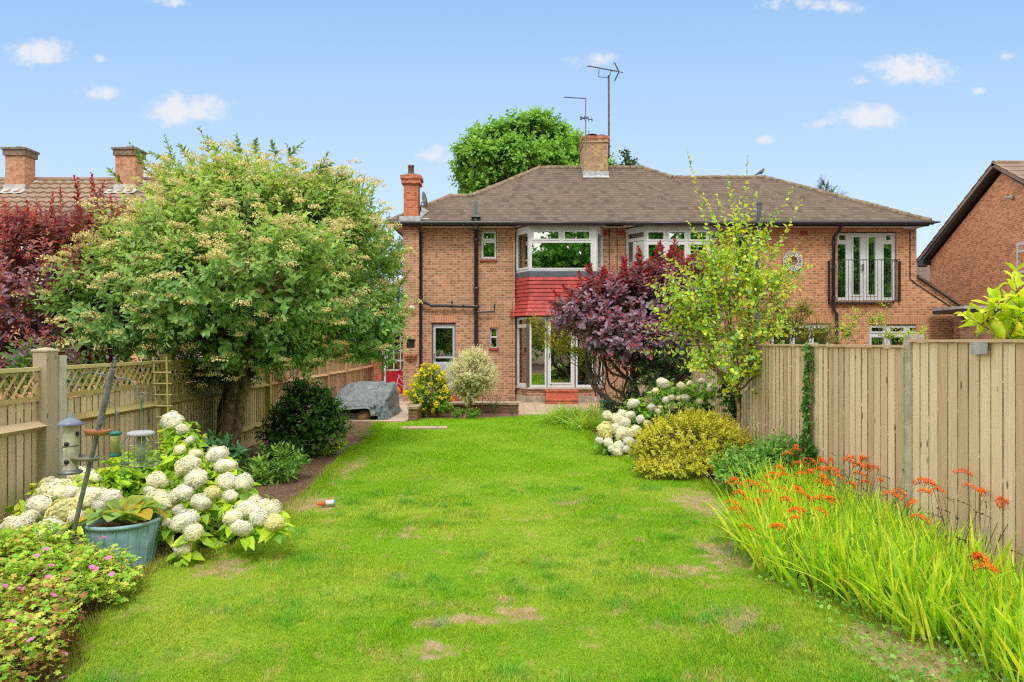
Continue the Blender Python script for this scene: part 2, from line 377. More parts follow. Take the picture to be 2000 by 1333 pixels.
def glass_fn(t):
    gl = t.n('ShaderNodeBsdfGlossy'); t.put(gl, 'Color', (.95, 1, .97, 1)); t.put(gl, 'Roughness', .015)
    bp = t.n('ShaderNodeBump'); t.put(bp, 'Strength', .04); t.put(bp, 'Distance', .02); t.put(bp, 'Height', t.noise(1.5, 2, .5, vec=t.geo())); t.link(bp.outputs[0], gl.inputs['Normal'])
    tr = t.n('ShaderNodeBsdfTransparent'); t.put(tr, 'Color', (.80, .86, .83, 1))
    ms = t.n('ShaderNodeMixShader'); t.put(ms, 0, .22)
    fr = t.n('ShaderNodeFresnel'); t.put(fr, 'IOR', 1.5)
    t.put(ms, 0, t.math('MULTIPLY_ADD', fr.outputs[0], 1.2, .33, clamp=True))
    t.link(tr.outputs[0], ms.inputs[1]); t.link(gl.outputs[0], ms.inputs[2])
    return ms.outputs[0]
GLASS = mat('window_glass', glass_fn)
IRON = mat('dark_railing_iron', color=(.03, .025, .028), rough=.5, metal=.3, var=.2)
STEEL = mat('weathered_grey_steel', color=(.17, .18, .20), rough=.5, metal=.5, var=.3, vscale=20)
ALU = mat('dull_aluminium', color=(.25, .25, .24), rough=.45, metal=.7, var=.3, vscale=12)
RUST = mat('rusty_mast_steel', color=(.15, .10, .07), rough=.8, metal=.3, var=.4, vscale=12)
# ---------------------------------------------------------------- ground, lawn, paving
def gh(x, y):
    return 0.22 * np.exp(-((x + 4.2) ** 2 / 1.2 + (y - 5.0) ** 2 / 2.6)) + 0.012 * np.sin(x * 1.7 + 1) * np.sin(y * 1.1) * ((x > -3.2) & (x < 3) & (y < 15))
def sheet(name, xs, ys, zoff, m, inside=None, kind='structure'):
    X, Yg = np.meshgrid(xs, ys); Z = gh(X, Yg) + zoff
    nx, ny = len(xs), len(ys)
    idx = np.arange(nx * ny).reshape(ny, nx)
    fs = np.stack([idx[:-1, :-1], idx[:-1, 1:], idx[1:, 1:], idx[1:, :-1]], axis=-1)
    if inside is not None:
        cx = (X[:-1, :-1] + X[1:, 1:]) / 2; cy = (Yg[:-1, :-1] + Yg[1:, 1:]) / 2
        fs = fs[inside(cx, cy)]
    fs = fs.reshape(-1, 4)
    me = bpy.data.meshes.new(name); me.from_pydata(np.stack([X, Yg, Z], -1).reshape(-1, 3).tolist(), [], fs.tolist())
    me.polygons.foreach_set('use_smooth', [True] * len(me.polygons)); me.update(); me.materials.append(m)
    o = bpy.data.objects.new(name, me); COL.objects.link(o); o['kind'] = kind
    return o
LAWN = [(-2.2, 2.2), (-2.31, 3.5), (-2.6, 4.38), (-2.72, 5.05), (-2.68, 5.5), (-2.35, 5.65), (-2.12, 6.36), (-2.3, 7.25), (-2.3, 8.13), (-2.42, 9.5), (-2.55, 11.0), (-2.46, 12.15),
        (-2.72, 13.6), (-2.8, 14.6), (-2.12, 15.0), (-2.1, 15.4), (-1.2, 15.55), (.1, 15.7), (.16, 16.25), (1.05, 16.25), (1.2, 15.3), (1.4, 14.4), (1.43, 11.6), (1.7, 9.8), (2.25, 8.6), (2.6, 8.0),
        (2.4, 7.03), (2.05, 5.95), (1.86, 5.1), (2.05, 4.56), (2.33, 4.1), (2.45, 3.7), (2.4, 3.4), (2.5, 2.2)]
LP = np.array(LAWN)
def inpoly(x, y, poly):
    x = np.asarray(x); y = np.asarray(y); c = np.zeros(x.shape, bool); n = len(poly)
    for i in range(n):
        x1, y1 = poly[i]; x2, y2 = poly[(i + 1) % n]
        if y1 == y2: continue
        t = (x2 - x1) * (y - y1) / (y2 - y1) + x1
        c ^= ((y1 > y) != (y2 > y)) & (x < t)
    return c
def wob(x, y): return x + .05 * np.sin(y * 7 + np.sin(y * 3) * 2), y + .05 * np.sin(x * 9)
def in_lawn(x, y): return inpoly(*wob(x, y), LP)

def soil_fn(t):
    g = t.geo(); a = t.noise(14, 6, .7, vec=g); b = t.noise(90, 4, .7, vec=g); cc = t.noise(.8, 3, .6, vec=g)
    c = t.mix(t.rng(a, .3, .7), (.10, .052, .032, 1), (.22, .13, .085, 1))
    c = t.mix(t.rng(b, .5, .7, 0, .8), c, (.34, .22, .15, 1))
    c = t.mix(t.rng(b, .28, .4, .7, 0), c, (.04, .025, .018, 1))
    c = t.mix(t.rng(cc, .55, .75, 0, .5), c, (.12, .13, .03, 1))
    p = t.n('ShaderNodeBsdfPrincipled'); t.put(p, 'Base Color', c); t.put(p, 'Roughness', .95)
    bp = t.n('ShaderNodeBump'); t.put(bp, 'Strength', 1.0); t.put(bp, 'Distance', .03); t.put(bp, 'Height', t.math('ADD', a, t.math('MULTIPLY', b, .5))); t.link(bp.outputs[0], p.inputs['Normal'])
    return p.outputs[0]
SOIL = mat('bark_mulch_soil', soil_fn)
def lawn_colour(t):
    """lawn tone that belongs to the place: lush, yellow and worn patches"""
    g = t.geo(); x, y, z = t.sep(g)
    g2 = t.comb(x, y, 0)
    a = t.noise(.55, 4, .6, vec=g2); b = t.noise(2.2, 5, .65, vec=t.vmath('ADD', g2, (5, 2, 0))); c3 = t.noise(7, 4, .65, vec=g2)
    c = t.mix(t.rng(a, .38, .62), (.235, .475, .014, 1), (.37, .53, .045, 1))
    c = t.mix(t.rng(b, .50, .70, 0, .5), c, (.13, .35, .03, 1))
    c = t.mix(t.rng(t.noise(3.1, 5, .7, vec=t.vmath('ADD', g2, (11, 7, 0))), .52, .70, 0, .75), c, (.56, .50, .16, 1))
    far = t.rng(y, 7.0, 10.0, 0, .55)
    c = t.mix(far, c, (.22, .50, .004, 1))
    # worn patches: (x, y, rx, ry, strength)
    acc = None
    for (px_, py_, rx, ry, st) in [(-.50, 4.2, .12, .08, 1.1), (-.24, 4.28, .22, .08, 1.1), (.06, 4.38, .18, .13, 1.1), (-.05, 4.62, .12, .06, 1), (-.46, 3.85, .16, .14, .8), (1.1, 6.0, .08, .08, .9),
                                   (-2.15, 7.3, .35, .5, .8), (-2.2, 9.4, .25, 1.0, .6), (2.05, 7.4, .35, .8, .8), (1.75, 5.6, .3, .5, .8), (2.2, 3.8, .35, .45, .9), (1.4, 4.2, .3, .25, .6), (-1.0, 6.2, .3, .3, .4), (.6, 7.3, .3, .25, .5), (-2.2, 5.2, .3, .3, .7), (1.3, 5.2, .5, .3, .5)]:
        q = t.vmath('MULTIPLY', t.vmath('SUBTRACT', g2, (px_, py_, 0)), (1 / rx, 1 / ry, 0))
        m = t.math('SUBTRACT', st, t.vmath('DOT_PRODUCT', q, q)); acc = m if acc is None else t.math('MAXIMUM', acc, m)
    worn = t.rng(t.math('ADD', acc, t.math('MULTIPLY_ADD', c3, 4.4, -2.2)), -.1, .9)
    return c, worn, c3
def lawn_fn(t):
    c, worn, c3 = lawn_colour(t)
    g = t.geo(); fine = t.noise(120, 3, .7, vec=g)
    c = t.mix(t.math('MULTIPLY', worn, .9), c, t.mix(t.rng(c3, .4, .6), (.44, .28, .15, 1), (.60, .46, .27, 1)))
    c = t.mix(t.rng(fine, .3, .6, .45, 0), c, (.07, .09, .015, 1))
    p = t.n('ShaderNodeBsdfPrincipled'); t.put(p, 'Base Color', c); t.put(p, 'Roughness', .9); t.put(p, 'Specular IOR Level', .2)
    bp = t.n('ShaderNodeBump'); t.put(bp, 'Strength', 1.0); t.put(bp, 'Distance', .02); t.put(bp, 'Height', t.math('ADD', fine, c3)); t.link(bp.outputs[0], p.inputs['Normal'])
    return p.outputs[0]
LAWNM = mat('lawn_turf', lawn_fn)
def blade_fn(t):
    c, worn, c3 = lawn_colour(t)
    c = t.mix(t.math('MULTIPLY', worn, .75), c, (.58, .46, .24, 1))
    a = t.n('ShaderNodeAttribute', attribute_name='Col').outputs['Color']
    c = t.mix(1.0, c, a, 'MULTIPLY')
    p = t.n('ShaderNodeBsdfPrincipled'); t.put(p, 'Base Color', c); t.put(p, 'Roughness', .5); t.put(p, 'Specular IOR Level', .12)
    tr = t.n('ShaderNodeBsdfTranslucent'); t.put(tr, 'Color', c)
    ms = t.n('ShaderNodeMixShader'); t.put(ms, 0, .35); t.link(p.outputs[0], ms.inputs[1]); t.link(tr.outputs[0], ms.inputs[2])
    return ms.outputs[0]
BLADE = mat('grass_blade', blade_fn)
def fieldg(t):
    g = t.geo(); c = t.mix(t.rng(t.noise(.5, 5, .6, vec=g), .3, .7), (.10, .18, .03, 1), (.16, .22, .05, 1))
    p = t.n('ShaderNodeBsdfPrincipled'); t.put(p, 'Base Color', c); t.put(p, 'Roughness', .95); return p.outputs[0]
xs = np.concatenate([[-400, -150, -60, -30, -15, -8, -6.5], np.arange(-6, 4.01, .25), [5, 8, 15, 30, 60, 150, 400]])
ys = np.concatenate([[-400, -150, -60, -20, -8, -2, 0], np.arange(1, 16.01, .25), [18, 20, 25, 40, 80, 200, 800]])
sheet('ground', xs, ys, 0.0, SOIL)
sheet('lawn', np.arange(-3.2, 3.0, .07), np.arange(2.2, 16.6, .07), .012, LAWNM, in_lawn)

def pave_fn(c1, c2, bw, rh, gap):
    def fn(t):
        g = t.geo(); x, y, z = t.sep(g)
        br = t.n('ShaderNodeTexBrick'); t.put(br, 'Vector', t.comb(x, y, 0)); t.put(br, 'Scale', 1.0); t.put(br, 'Brick Width', bw); t.put(br, 'Row Height', rh); t.put(br, 'Mortar Size', .012)
        t.put(br, 'Color1', tuple(c1) + (1,)); t.put(br, 'Color2', tuple(c2) + (1,)); t.put(br, 'Mortar', tuple(gap) + (1,))
        c = t.mix(t.rng(t.noise(3, 6, .65, vec=g), .35, .7, 0, .5), br.outputs['Color'], (.24, .19, .14, 1))
        c = t.mix(t.rng(t.noise(40, 4, .7, vec=g), .5, .75, 0, .5), c, (.14, .12, .09, 1))
        p = t.n('ShaderNodeBsdfPrincipled'); t.put(p, 'Base Color', c); t.put(p, 'Roughness', .88)
        bp = t.n('ShaderNodeBump'); t.put(bp, 'Strength', .4); t.put(bp, 'Distance', .01); t.put(bp, 'Height', t.noise(60, 4, .7, vec=g)); t.link(bp.outputs[0], p.inputs['Normal'])
        return p.outputs[0]
    return fn
PATIOM = mat('buff_paving_slabs', pave_fn((.47, .36, .26), (.52, .41, .30), .6, .45, (.2, .16, .1)))
PATHM = mat('pale_path_concrete', pave_fn((.50, .38, .29), (.53, .42, .33), 3.1, 2.7, (.3, .24, .18)))
def slab(name, poly, z0, z1, m, kind='structure'):
    mb = MB(); mb.prism([(x, y, z0) for x, y in poly], (0, 0, z1 - z0)); o = mb.build(name, m)
    if kind: o['kind'] = kind
    return o
slab('patio', [(-2.06, 16.9), (.16, 16.9), (.16, 16.15), (6.0, 16.15), (6.0, 19.9), (-2.06, 19.9)], -.1, .03, PATIOM)
slab('path', [(-4.3, 15.0), (-2.3, 14.8), (-2.3, 16.9), (-2.075, 16.93), (-2.075, 19.7), (-2.9, 19.7), (-2.9, 26), (-4.3, 26)], -.1, .026, PATHM)
tag(slab('stepping_slab', [(-2.2, 13.55), (-1.3, 13.62), (-1.32, 13.98), (-2.22, 13.9)], -.03, .03, PATIOM, None), 'pair of worn pink paving slabs set flush in the far edge of the lawn', 'paving slab')

# ---------------------------------------------------------------- the semi-detached house
HX = lambda px, Y=20.0: (px - 1000) / F * Y
HZ = lambda py, Y=20.0: CZ + (HY - py) / F * Y
house = thing('semi_detached_house', 'pair of brown brick semi-detached houses with a shared hipped tile roof, seen across the lawn', 'house', (2.5, 20, 0))
U = (1, 0, 0); W = (0, -1, 0); O20 = (0, 20, 0)
ZT = 5.08
mb = MB()
holes_L = [(HX(843), HX(890), .12, HZ(632)), (HX(957), HX(972), HZ(681), HZ(640)), (HX(939), HX(970), HZ(508), HZ(450))]
holed(mb, O20, U, W, -3.1, .09, 0, ZT, holes_L, -.25, 0)
mb.build('wall', BRICK, house)
mb = MB(); mb.box(2.65, 3.33, 20, 20.25, 0, ZT); mb.build('wall', BRICK, house)
mb = MB()
holes_R = [(HX(1432), HX(1470), HZ(540), HZ(455)), (HX(1635), HX(1751), HZ(589), HZ(453)), (HX(1697), HX(1810), .9, HZ(634)), (HX(1505), HX(1622), .3, HZ(632))]
holed(mb, O20, U, W, 5.93, 11.85, 0, ZT, holes_R, -.25, 0)
mb.prism([(11.85, 20, 0), (13.28, 20, 0), (13.28, 20, HZ(607)), (11.85, 20, HZ(543))], (0, .25, 0))
mb.prism([(13.28, 20.25, 0), (13.28, 27.3, 0), (13.28, 27.3, HZ(607)), (13.28, 20.25, HZ(607))], (-.25, 0, 0))
mb.box(11.6, 11.85, 20.25, 25.6, 0, ZT)
tag(mb.build('wall', BRICK_R, house), 'brighter orange brick rear wall of the right-hand house')
mb = MB(); mb.box(-3.1, -2.85, 20.25, 27.2, 0, ZT); mb.box(-3.1, 8.3, 27.2, 27.4, 0, ZT); mb.box(8.3, 11.85, 25.5, 25.7, 0, ZT)
mb.box(3.0, 3.25, 20.26, 27.1, 0, ZT)
mb.build('wall', BRICK, house)
# inside: floors, back partitions, ceiling
mb = MB(); mb.box(-2.84, 11.58, 20.26, 25.4, 2.55, 2.75); mb.box(-2.84, 11.58, 20.26, 25.4, 5.0, 5.07); mb.box(-2.8, 11.55, 24.6, 24.7, .1, 2.55); mb.box(-2.8, 11.55, 23.6, 23.7, 2.75, 5.0)
mb.box(0.3, 0.4, 20.3, 24.6, .1, 2.55); mb.box(-.1, 0.02, 20.3, 23.6, 2.75, 5.0); mb.box(7.3, 7.4, 20.3, 23.6, 2.75, 5.0)
mb.build('room_partition', ROOM, house)
mb = MB(); mb.box(-2.84, 11.58, 20.26, 25.4, 0, .42); mb.build('room_floor', FLOORM, house)
# chimney breast and left chimney
BX0, BX1 = -3.156, -2.697
mb = MB(); holed(mb, (0, 19.75, 0), U, W, BX0, BX1, 0, 5.12, [(HX(794, 19.75), HX(810, 19.75), HZ(680, 19.75), HZ(664, 19.75))], -.249, 0)
o = mb.build('chimney_breast', BRICK, house)
mb = MB(); mb.box(HX(794, 19.75), HX(810, 19.75), 19.8, 19.9, HZ(680, 19.75), HZ(664, 19.75)); mb.box(HX(793, 19.75), HX(811, 19.75), 19.73, 19.749, HZ(664.5, 19.75), HZ(663, 19.75)); mb.build('hatch', mat('black_hatch_plate', color=(.02, .025, .03), rough=.3), o)
mb = MB(); zc = HZ(693, 19.75)
for k, (a, b) in enumerate([(.00, .16), (.05, .12), (.10, .07)]): mb.box(-3.1 + a, -2.74 - a, 19.75 - b, 19.749, zc - .07 * k - .05, zc - .07 * k + .005)
tag(mb.build('corbel', BRICK_RED, o), 'stepped brick corbel low on the chimney breast')
mb = MB(); mb.box(-3.13, -2.71, 19.72, 20.13, 5.0, HZ(357, 19.72)); mb.box(-3.19, -2.65, 19.66, 20.19, HZ(359, 19.7), HZ(350, 19.7)); mb.box(-3.22, -2.62, 19.63, 20.22, HZ(350, 19.7), HZ(343, 19.7))
ch = tag(mb.build('chimney', BRICK_RED, house), 'slim red brick chimney at the left end of the roof')
mb = MB(); zt = HZ(343, 19.7); mb.prism([(-3.2, 19.65, zt), (-2.64, 19.65, zt), (-2.8, 19.8, zt + .08), (-3.02, 19.8, zt + .08)], (0, .5, 0)); mb.lathe((-2.95, 19.95, zt), [(.09, 0), (.085, .3), (.1, .31), (.1, .35), (.06, .35), (.06, .2)], 12); mb.build('chimney_pot', mat('sooty_clay_pot', color=(.16, .11, .08), rough=.9, var=.3, vscale=15), ch)
mb = MB(); mb.box(-3.22, -2.62, 19.50, 20.22, 5.16, 5.34); mb.add([(-2.68, 19.7, 5.3), (-2.4, 19.7, 5.30), (-2.4, 20.2, 5.58), (-2.68, 20.2, 5.75)], [(0, 1, 2, 3)]); mb.build('flashing', LEAD, ch)

# roof
M_ = .65; Y0 = 19.6; Z0 = 5.23
zf = lambda y: Z0 + M_ * (y - Y0)
mb = MB()
f = [(-3.5, 19.6), (-1.91, 21.23), (-1.25, 21.23), (.97, 23.45), (4.49, 23.45), (5.31, 22.63), (8.4, 22.63), (12.0, 19.6)]
mb.add([(x, y, zf(y)) for x, y in f], [tuple(range(len(f) - 1, -1, -1))])
R = lambda *p: mb.add(p, [tuple(range(len(p)))])
R((-3.5, 19.6, 5.23), (-1.91, 21.23, zf(21.23)), (-3.5, 22.86, 5.23))
R((-3.5, 22.86, 5.23), (-1.91, 21.23, zf(21.23)), (-1.25, 21.23, zf(21.23)), (-2.88, 22.86, 5.23))
R((-1.25, 21.23, zf(21.23)), (.97, 23.45, zf(23.45)), (-2.88, 27.3, 5.23), (-2.88, 22.86, 5.23))
R((-2.88, 27.3, 5.23), (.97, 23.45, zf(23.45)), (4.49, 23.45, zf(23.45)), (8.34, 27.3, 5.23))
R((4.49, 23.45, zf(23.45)), (8.34, 27.3, 5.23), (8.34, 25.66, 5.23), (5.31, 22.63, zf(22.63)))
R((5.31, 22.63, zf(22.63)), (8.4, 22.63, zf(22.63)), (12, 25.66, 5.23), (8.34, 25.66, 5.23))
R((8.4, 22.63, zf(22.63)), (12, 19.6, 5.23), (12, 25.66, 5.23))
# eave edge and the small roof pieces over the two bays
for x0, x1 in ((-3.5, 12.0),): mb.box(x0, x1, 19.585, 19.64, 5.19, 5.232)
for (a, b, c, e) in ((.12, .42, 2.46, 2.72), (3.2, 3.46, 5.85, 6.1)):
    mb.add([(a, 19.62, 5.248), (b, 19.2, 5.06), (c, 19.2, 5.06), (e, 19.62, 5.248)], [(0, 1, 2, 3)])
    mb.box(b, c, 19.19, 19.22, 5.02, 5.062)
roof = mb.build('roof', TILES, house)
# slope of the ground floor lean-to beside the right gable
mb = MB(); mb.prism([(11.86, 19.9, HZ(543) + .01), (13.45, 19.9, HZ(614)), (13.45, 19.9, HZ(614) + .07), (11.86, 19.9, HZ(543) + .08)], (0, 7, 0)); mb.build('lean_to_roof', TILES, house)
mb = MB(); rr = random.Random(3)
def ridge_line(p, q):
    p, q = Vector(p), Vector(q); n = max(1, int((q - p).length / .3))
    for i in range(n):
        a = p.lerp(q, i / n); b = p.lerp(q, (i + 1.04) / n); j = rr.uniform(-.008, .008)
        mb.tube([a + Vector((0, 0, j - .035)), b + Vector((0, 0, j - .03))], [.095, .105], 10)
rp = lambda x, y: (x, y, zf(y))
for p, q in (((-3.5, 19.6, 5.23), rp(-1.91, 21.23)), (rp(-1.91, 21.23), rp(-1.25, 21.23)), (rp(-1.25, 21.23), rp(.97, 23.45)), (rp(.97, 23.45), rp(4.49, 23.45)),
             (rp(4.49, 23.45), rp(5.31, 22.63)), (rp(5.31, 22.63), rp(8.4, 22.63)), (rp(8.4, 22.63), (12.0, 19.6, 5.23))): ridge_line(p, q)
mb.build('ridge_tile', RIDGE, roof)
# soffit, fascia, gutters
mb = MB(); mb.box(-3.45, 11.95, 19.66, 19.999, 5.085, 5.10); mb.box(-3.45, -3.11, 20.0, 22.8, 5.085, 5.10); mb.box(11.86, 11.95, 20.0, 25.6, 5.085, 5.10)
mb.build('soffit', SOFFIT, house)
for bx_ in ((-3.48, .15, 19.60, 19.655, 5.07, 5.185), (2.7, 3.2, 19.6, 19.655, 5.07, 5.185), (6.05, 11.98, 19.6, 19.655, 5.07, 5.185), (-3.48, -3.42, 19.66, 22.9, 5.07, 5.185)):
    mb = MB(); mb.box(*bx_); mb.build('fascia', BLACK, house)
mb = MB()
mb.tube([(-3.6, 19.53, 5.155), (.1, 19.53, 5.15)], .062, 10); mb.tube([(.1, 19.53, 5.15), (.42, 19.12, 5.07), (2.46, 19.12, 5.07), (2.76, 19.53, 5.15), (3.16, 19.53, 5.15), (3.46, 19.12, 5.07), (5.9, 19.12, 5.07), (6.15, 19.53, 5.15)], .062, 10)
mb.tube([(6.15, 19.53, 5.15), (12.05, 19.53, 5.16)], .065, 10)
for x in np.arange(-3.2, 12, .9): mb.box(x, x + .03, 19.45, 19.6, 5.075 if not (.3 < x < 2.6 or 3.3 < x < 6) else 5.08, 5.10)
mb.tube([(12.03, 19.53, 5.16), (12.3, 19.6, 5.19)], [.05, .02], 6)
mb.build('gutter', BLACK, house)

def window(name, parent, O, Uv, Wv, u0, u1, z0, z1, panes, frame=WHITE, sash=True, depth=.06, glass=True):
    """frame with panes, each (u0,u1,z0,z1,opening?)"""
    mb = MB(); holed(mb, O, Uv, Wv, u0, u1, z0, z1, [p[:4] for p in panes], -depth, 0)
    for p in panes:
        if len(p) > 4 and p[4]:
            a, b, c, d_ = p[:4]; s_ = .045
            holed(mb, O, Uv, Wv, a - s_, b + s_, c - s_, d_ + s_, [(a + .004, b - .004, c + .004, d_ - .004)], .001, .016)
    fr = mb.build(name, frame, parent)
    if glass:
        g = MB()
        for p in panes: g.obox(O, Uv, (0, 0, 1), Wv, p[0] - .01, p[1] + .01, p[2] - .01, p[3] + .01, -depth * .6, -depth * .6 + .004)
        g.build('pane', GLASS, fr)
    return fr
def curtain(parent, O, Uv, Wv, u0, u1, z0, z1, off, m, waves=18, name='curtain', amp=.03):
    Ov, Uv, Wv = map(np.array, (O, Uv, Wv)); n = max(8, int((u1 - u0) * 80)); vs = []
    for i in range(n + 1):
        s = u0 + (u1 - u0) * i / n; w_ = off + amp * math.sin(s * waves * 2.2) + amp * .5 * math.sin(s * waves * 5.1)
        for z in (z0, z1): vs.append(Ov + Uv * s + Wv * w_ + np.array([0, 0, z]))
    c = MB(); c.add(vs, [(2 * i, 2 * i + 2, 2 * i + 3, 2 * i + 1) for i in range(n)], True); return c.build(name, m, parent)

# left house flat windows and door
OW = (0, 20.07, 0)
wd = window('window', house, OW, U, W, HX(939) + .01, HX(970) - .01, HZ(508) + .02, HZ(450), [(HX(944.5), HX(965.5), HZ(466), HZ(455), 1), (HX(943.5), HX(966), HZ(502), HZ(474), 1)])
mb = MB(); mb.box(HX(937), HX(971), 19.95, 20.05, HZ(511), HZ(508)); mb.build('sill', REDP, wd)
curtain(wd, OW, U, W, HX(940), HX(969), HZ(506), HZ(454), -.5, mat('dim_bathroom_blind', color=(.30, .30, .28), rough=.9), 6, 'blind')
wd = window('window', house, OW, U, W, HX(957) + .01, HX(972) - .01, HZ(681) + .02, HZ(640), [(HX(959.5), HX(969.8), HZ(657), HZ(643)), (HX(959.5), HX(969.8), HZ(678), HZ(660))])
mb = MB(); mb.box(HX(954), HX(975), 19.94, 20.05, HZ(684), HZ(680)); mb.build('sill', REDP, wd)
curtain(wd, OW, U, W, HX(956), HX(973), HZ(680), HZ(641), -.15, mat('frosted_pane_backing', color=(.42, .40, .36), rough=.9), 6, 'blind')
dr = window('door', house, OW, U, W, HX(845), HX(889), .2, HZ(634), [(HX(850), HX(884), HZ(697), HZ(641), 1), (HX(850), HX(884), HZ(707.5), HZ(700.5))], LILAC)
mb = MB(); mb.box(HX(850), HX(884), 20.035, 20.075, HZ(760), HZ(711)); mb.build('door_panel', BLUEGREY, dr)
mb = MB(); mb.tube([(HX(847.5), 20.03, HZ(697)), (HX(847.5), 19.99, HZ(697)), (HX(847.5) + .12, 19.99, HZ(697))], .01, 6); mb.box(HX(846.8), HX(848.3), 20.03, 20.069, HZ(702), HZ(690)); mb.build('handle', STEEL, dr)
mb = MB(); mb.box(HX(843), HX(845) - .005, 20.0, 20.1, .12, HZ(632)); mb.box(HX(889) + .005, HX(890), 20.0, 20.1, .12, HZ(632)); mb.box(HX(843) - .02, HX(890) + .02, 19.99, 20.1, HZ(632), HZ(630)); mb.build('door_surround', DARKR, dr)
mb = MB(); mb.box(HX(845) - .1, HX(889) + .1, 19.65, 19.99, .03, .19); tag(mb.build('doorstep', REDP, dr), 'red painted brick step under the back door')
for a_, b_, c_, d_ in ((839, 893, 630, 616), (955, 975, 640, 627), (1699, 1809, 634, 618), (1505, 1622, 632, 616)):
    mb = MB(); mb.box(HX(a_), HX(b_), 19.991, 20.0, HZ(c_), HZ(d_)); mb.build('soldier_course', SOLDIER, house)
# pipes
mb = MB(); xp = HX(823); mb.tube([(xp, 19.52, 5.1), (xp, 19.75, 4.92), (xp, 19.90, 4.85), (xp, 19.92, .05)], .035, 10)
for z in (4.6, 3.0, 1.55, .9): mb.tube([(xp, 19.92, z), (xp, 19.92, z + .09)], .048, 10)
tag(mb.build('downpipe', BLACK, house), 'slim black rainwater pipe at the left corner')
mb = MB(); xs_ = HX(930.5); mb.tube([(xs_, 19.90, HZ(690)), (xs_, 19.90, 5.0), (xs_, 19.62, 5.05)], .062, 12); mb.tube([(xs_, 19.88, .05), (xs_, 19.88, HZ(690))], .062, 12)
for z in (HZ(690), HZ(600), HZ(565), HZ(470)): mb.lathe((xs_, 19.9, z), [(.07, -.05), (.088, -.04), (.088, .04), (.07, .05)], 12)
yb = 19.86
mb.tube([P(810, 587, 19.7), P(822, 588, 19.84), P(843, 597, yb), P(928, 599, yb)], .042, 10)
mb.tube([P(883, 598, yb), P(883, 588, yb)], .025, 8)
mb.tube([P(932, 610, yb), P(965, 609, yb), P(966, 594, yb)], .027, 8)
for px in (810, 843, 884, 905): mb.tube([P(px - 2, 597 if px > 830 else 587, yb), P(px + 2, 597.2 if px > 830 else 587.2, yb)], .052, 10)
tag(mb.build('soil_pipe', BLACK, house), 'wide black soil pipe with waste branches on the left house')
mb = MB(); mb.tube([(xs_, 19.62, 5.0), (xs_, 19.62, HZ(393, 19.62))], .05, 12); mb.lathe((xs_, 19.62, 5.32), [(.16, 0), (.06, .05)], 12); mb.build('vent_pipe', PIPEG, house)
mb = MB(); xr = HX(1485, 19.55); mb.tube([(xr, 19.62, HZ(393, 19.6)), (xr, 19.62, 5.1), (HX(1477), 19.86, 4.6), (HX(1477), 19.9, 1.0)], .07, 12); mb.lathe((xr, 19.62, HZ(397, 19.6)), [(.075, -.05), (.082, -.04), (.082, .05), (.075, .06)], 12)
tag(mb.build('vent_pipe', PIPEG, house), 'thick dark grey vent pipe rising past the gutter of the right house')
mb = MB(); xd = HX(1626); mb.tube([(HX(1629), 19.53, 5.12), (HX(1629), 19.7, 4.95), (xd, 19.92, 4.8), (xd, 19.92, HZ(606)), (HX(1632), 19.92, HZ(614)), (HX(1632), 19.92, .4)], .045, 10)
for z in (4.6, 3.9, 3.0, 2.75): mb.tube([(xd, 19.92, z), (xd, 19.92, z + .08)], .058, 10)
tag(mb.build('downpipe', BLACK, house), 'black downpipe beside the balcony doors')
mb = MB(); mb.tube([(HX(1777), 19.985, 5.0), (HX(1777), 19.985, HZ(545)), (HX(1786), 19.985, HZ(553)), (HX(1866), 19.985, HZ(606)), (HX(1872), 19.985, HZ(613)), (HX(1872), 19.985, .5)], .014, 6); mb.build('cable', BLACK, house)
mb = MB(); mb.tube([(HX(1190), 19.985, 5.07), (HX(1191), 19.985, 2.5)], .009, 5); mb.tube([(HX(1205), 19.985, 5.07), (HX(1206), 19.985, 2.5)], .009, 5); mb.build('cable', BLACK, house)
for bx_ in ((HX(1178), HX(1189), 19.98, 20.01, HZ(460), HZ(451)), (HX(1208), HX(1220), 19.98, 20.01, HZ(460), HZ(451)), (HX(1563), HX(1577), 19.985, 20.01, HZ(459), HZ(452))):
    mb = MB(); mb.box(*bx_); mb.build('air_brick', REDP, house)

# bays
def bay(tagtxt, xl0, xl1, xr1, xr0, ztop, zsill, layout_front, layout_side, ztile=None, floor2=False):
    yf = 19.35
    A, B, C_, D = (xl0, 20.0), (xl1, yf), (xr1, yf), (xr0, 20.0)
    return A, B, C_, D
def seg(a, b):
    a = np.array([a[0], a[1], 0.]); b = np.array([b[0], b[1], 0.]); U_ = b - a; L_ = np.linalg.norm(U_); U_ /= L_; W_ = np.array([U_[1], -U_[0], 0]); return a, U_, W_, L_
YF = 19.35
A, B, C_, D = (.10, 20.0), (.495, YF), (2.395, YF), (2.66, 20.0)
def bayplan(A, B, C_, D, off):
    a = (A[0] - off, A[1]); b = (B[0] - off * .6, B[1] - off); c = (C_[0] + off * .6, C_[1] - off); d_ = (D[0] + off, D[1]); return [a, b, c, d_]
def bayring(mb, A, B, C_, D, off0, off1, z0, z1):
    p0 = bayplan(A, B, C_, D, off0); p1 = bayplan(A, B, C_, D, off1)
    vs = [(x, y, z0) for x, y in p0] + [(x, y, z1) for x, y in p1]; mb.add(vs, [(i, i + 1, 5 + i, 4 + i) for i in range(3)] + [(3, 2, 1, 0), (4, 5, 6, 7)])
zu = lambda py: HZ(py, YF)
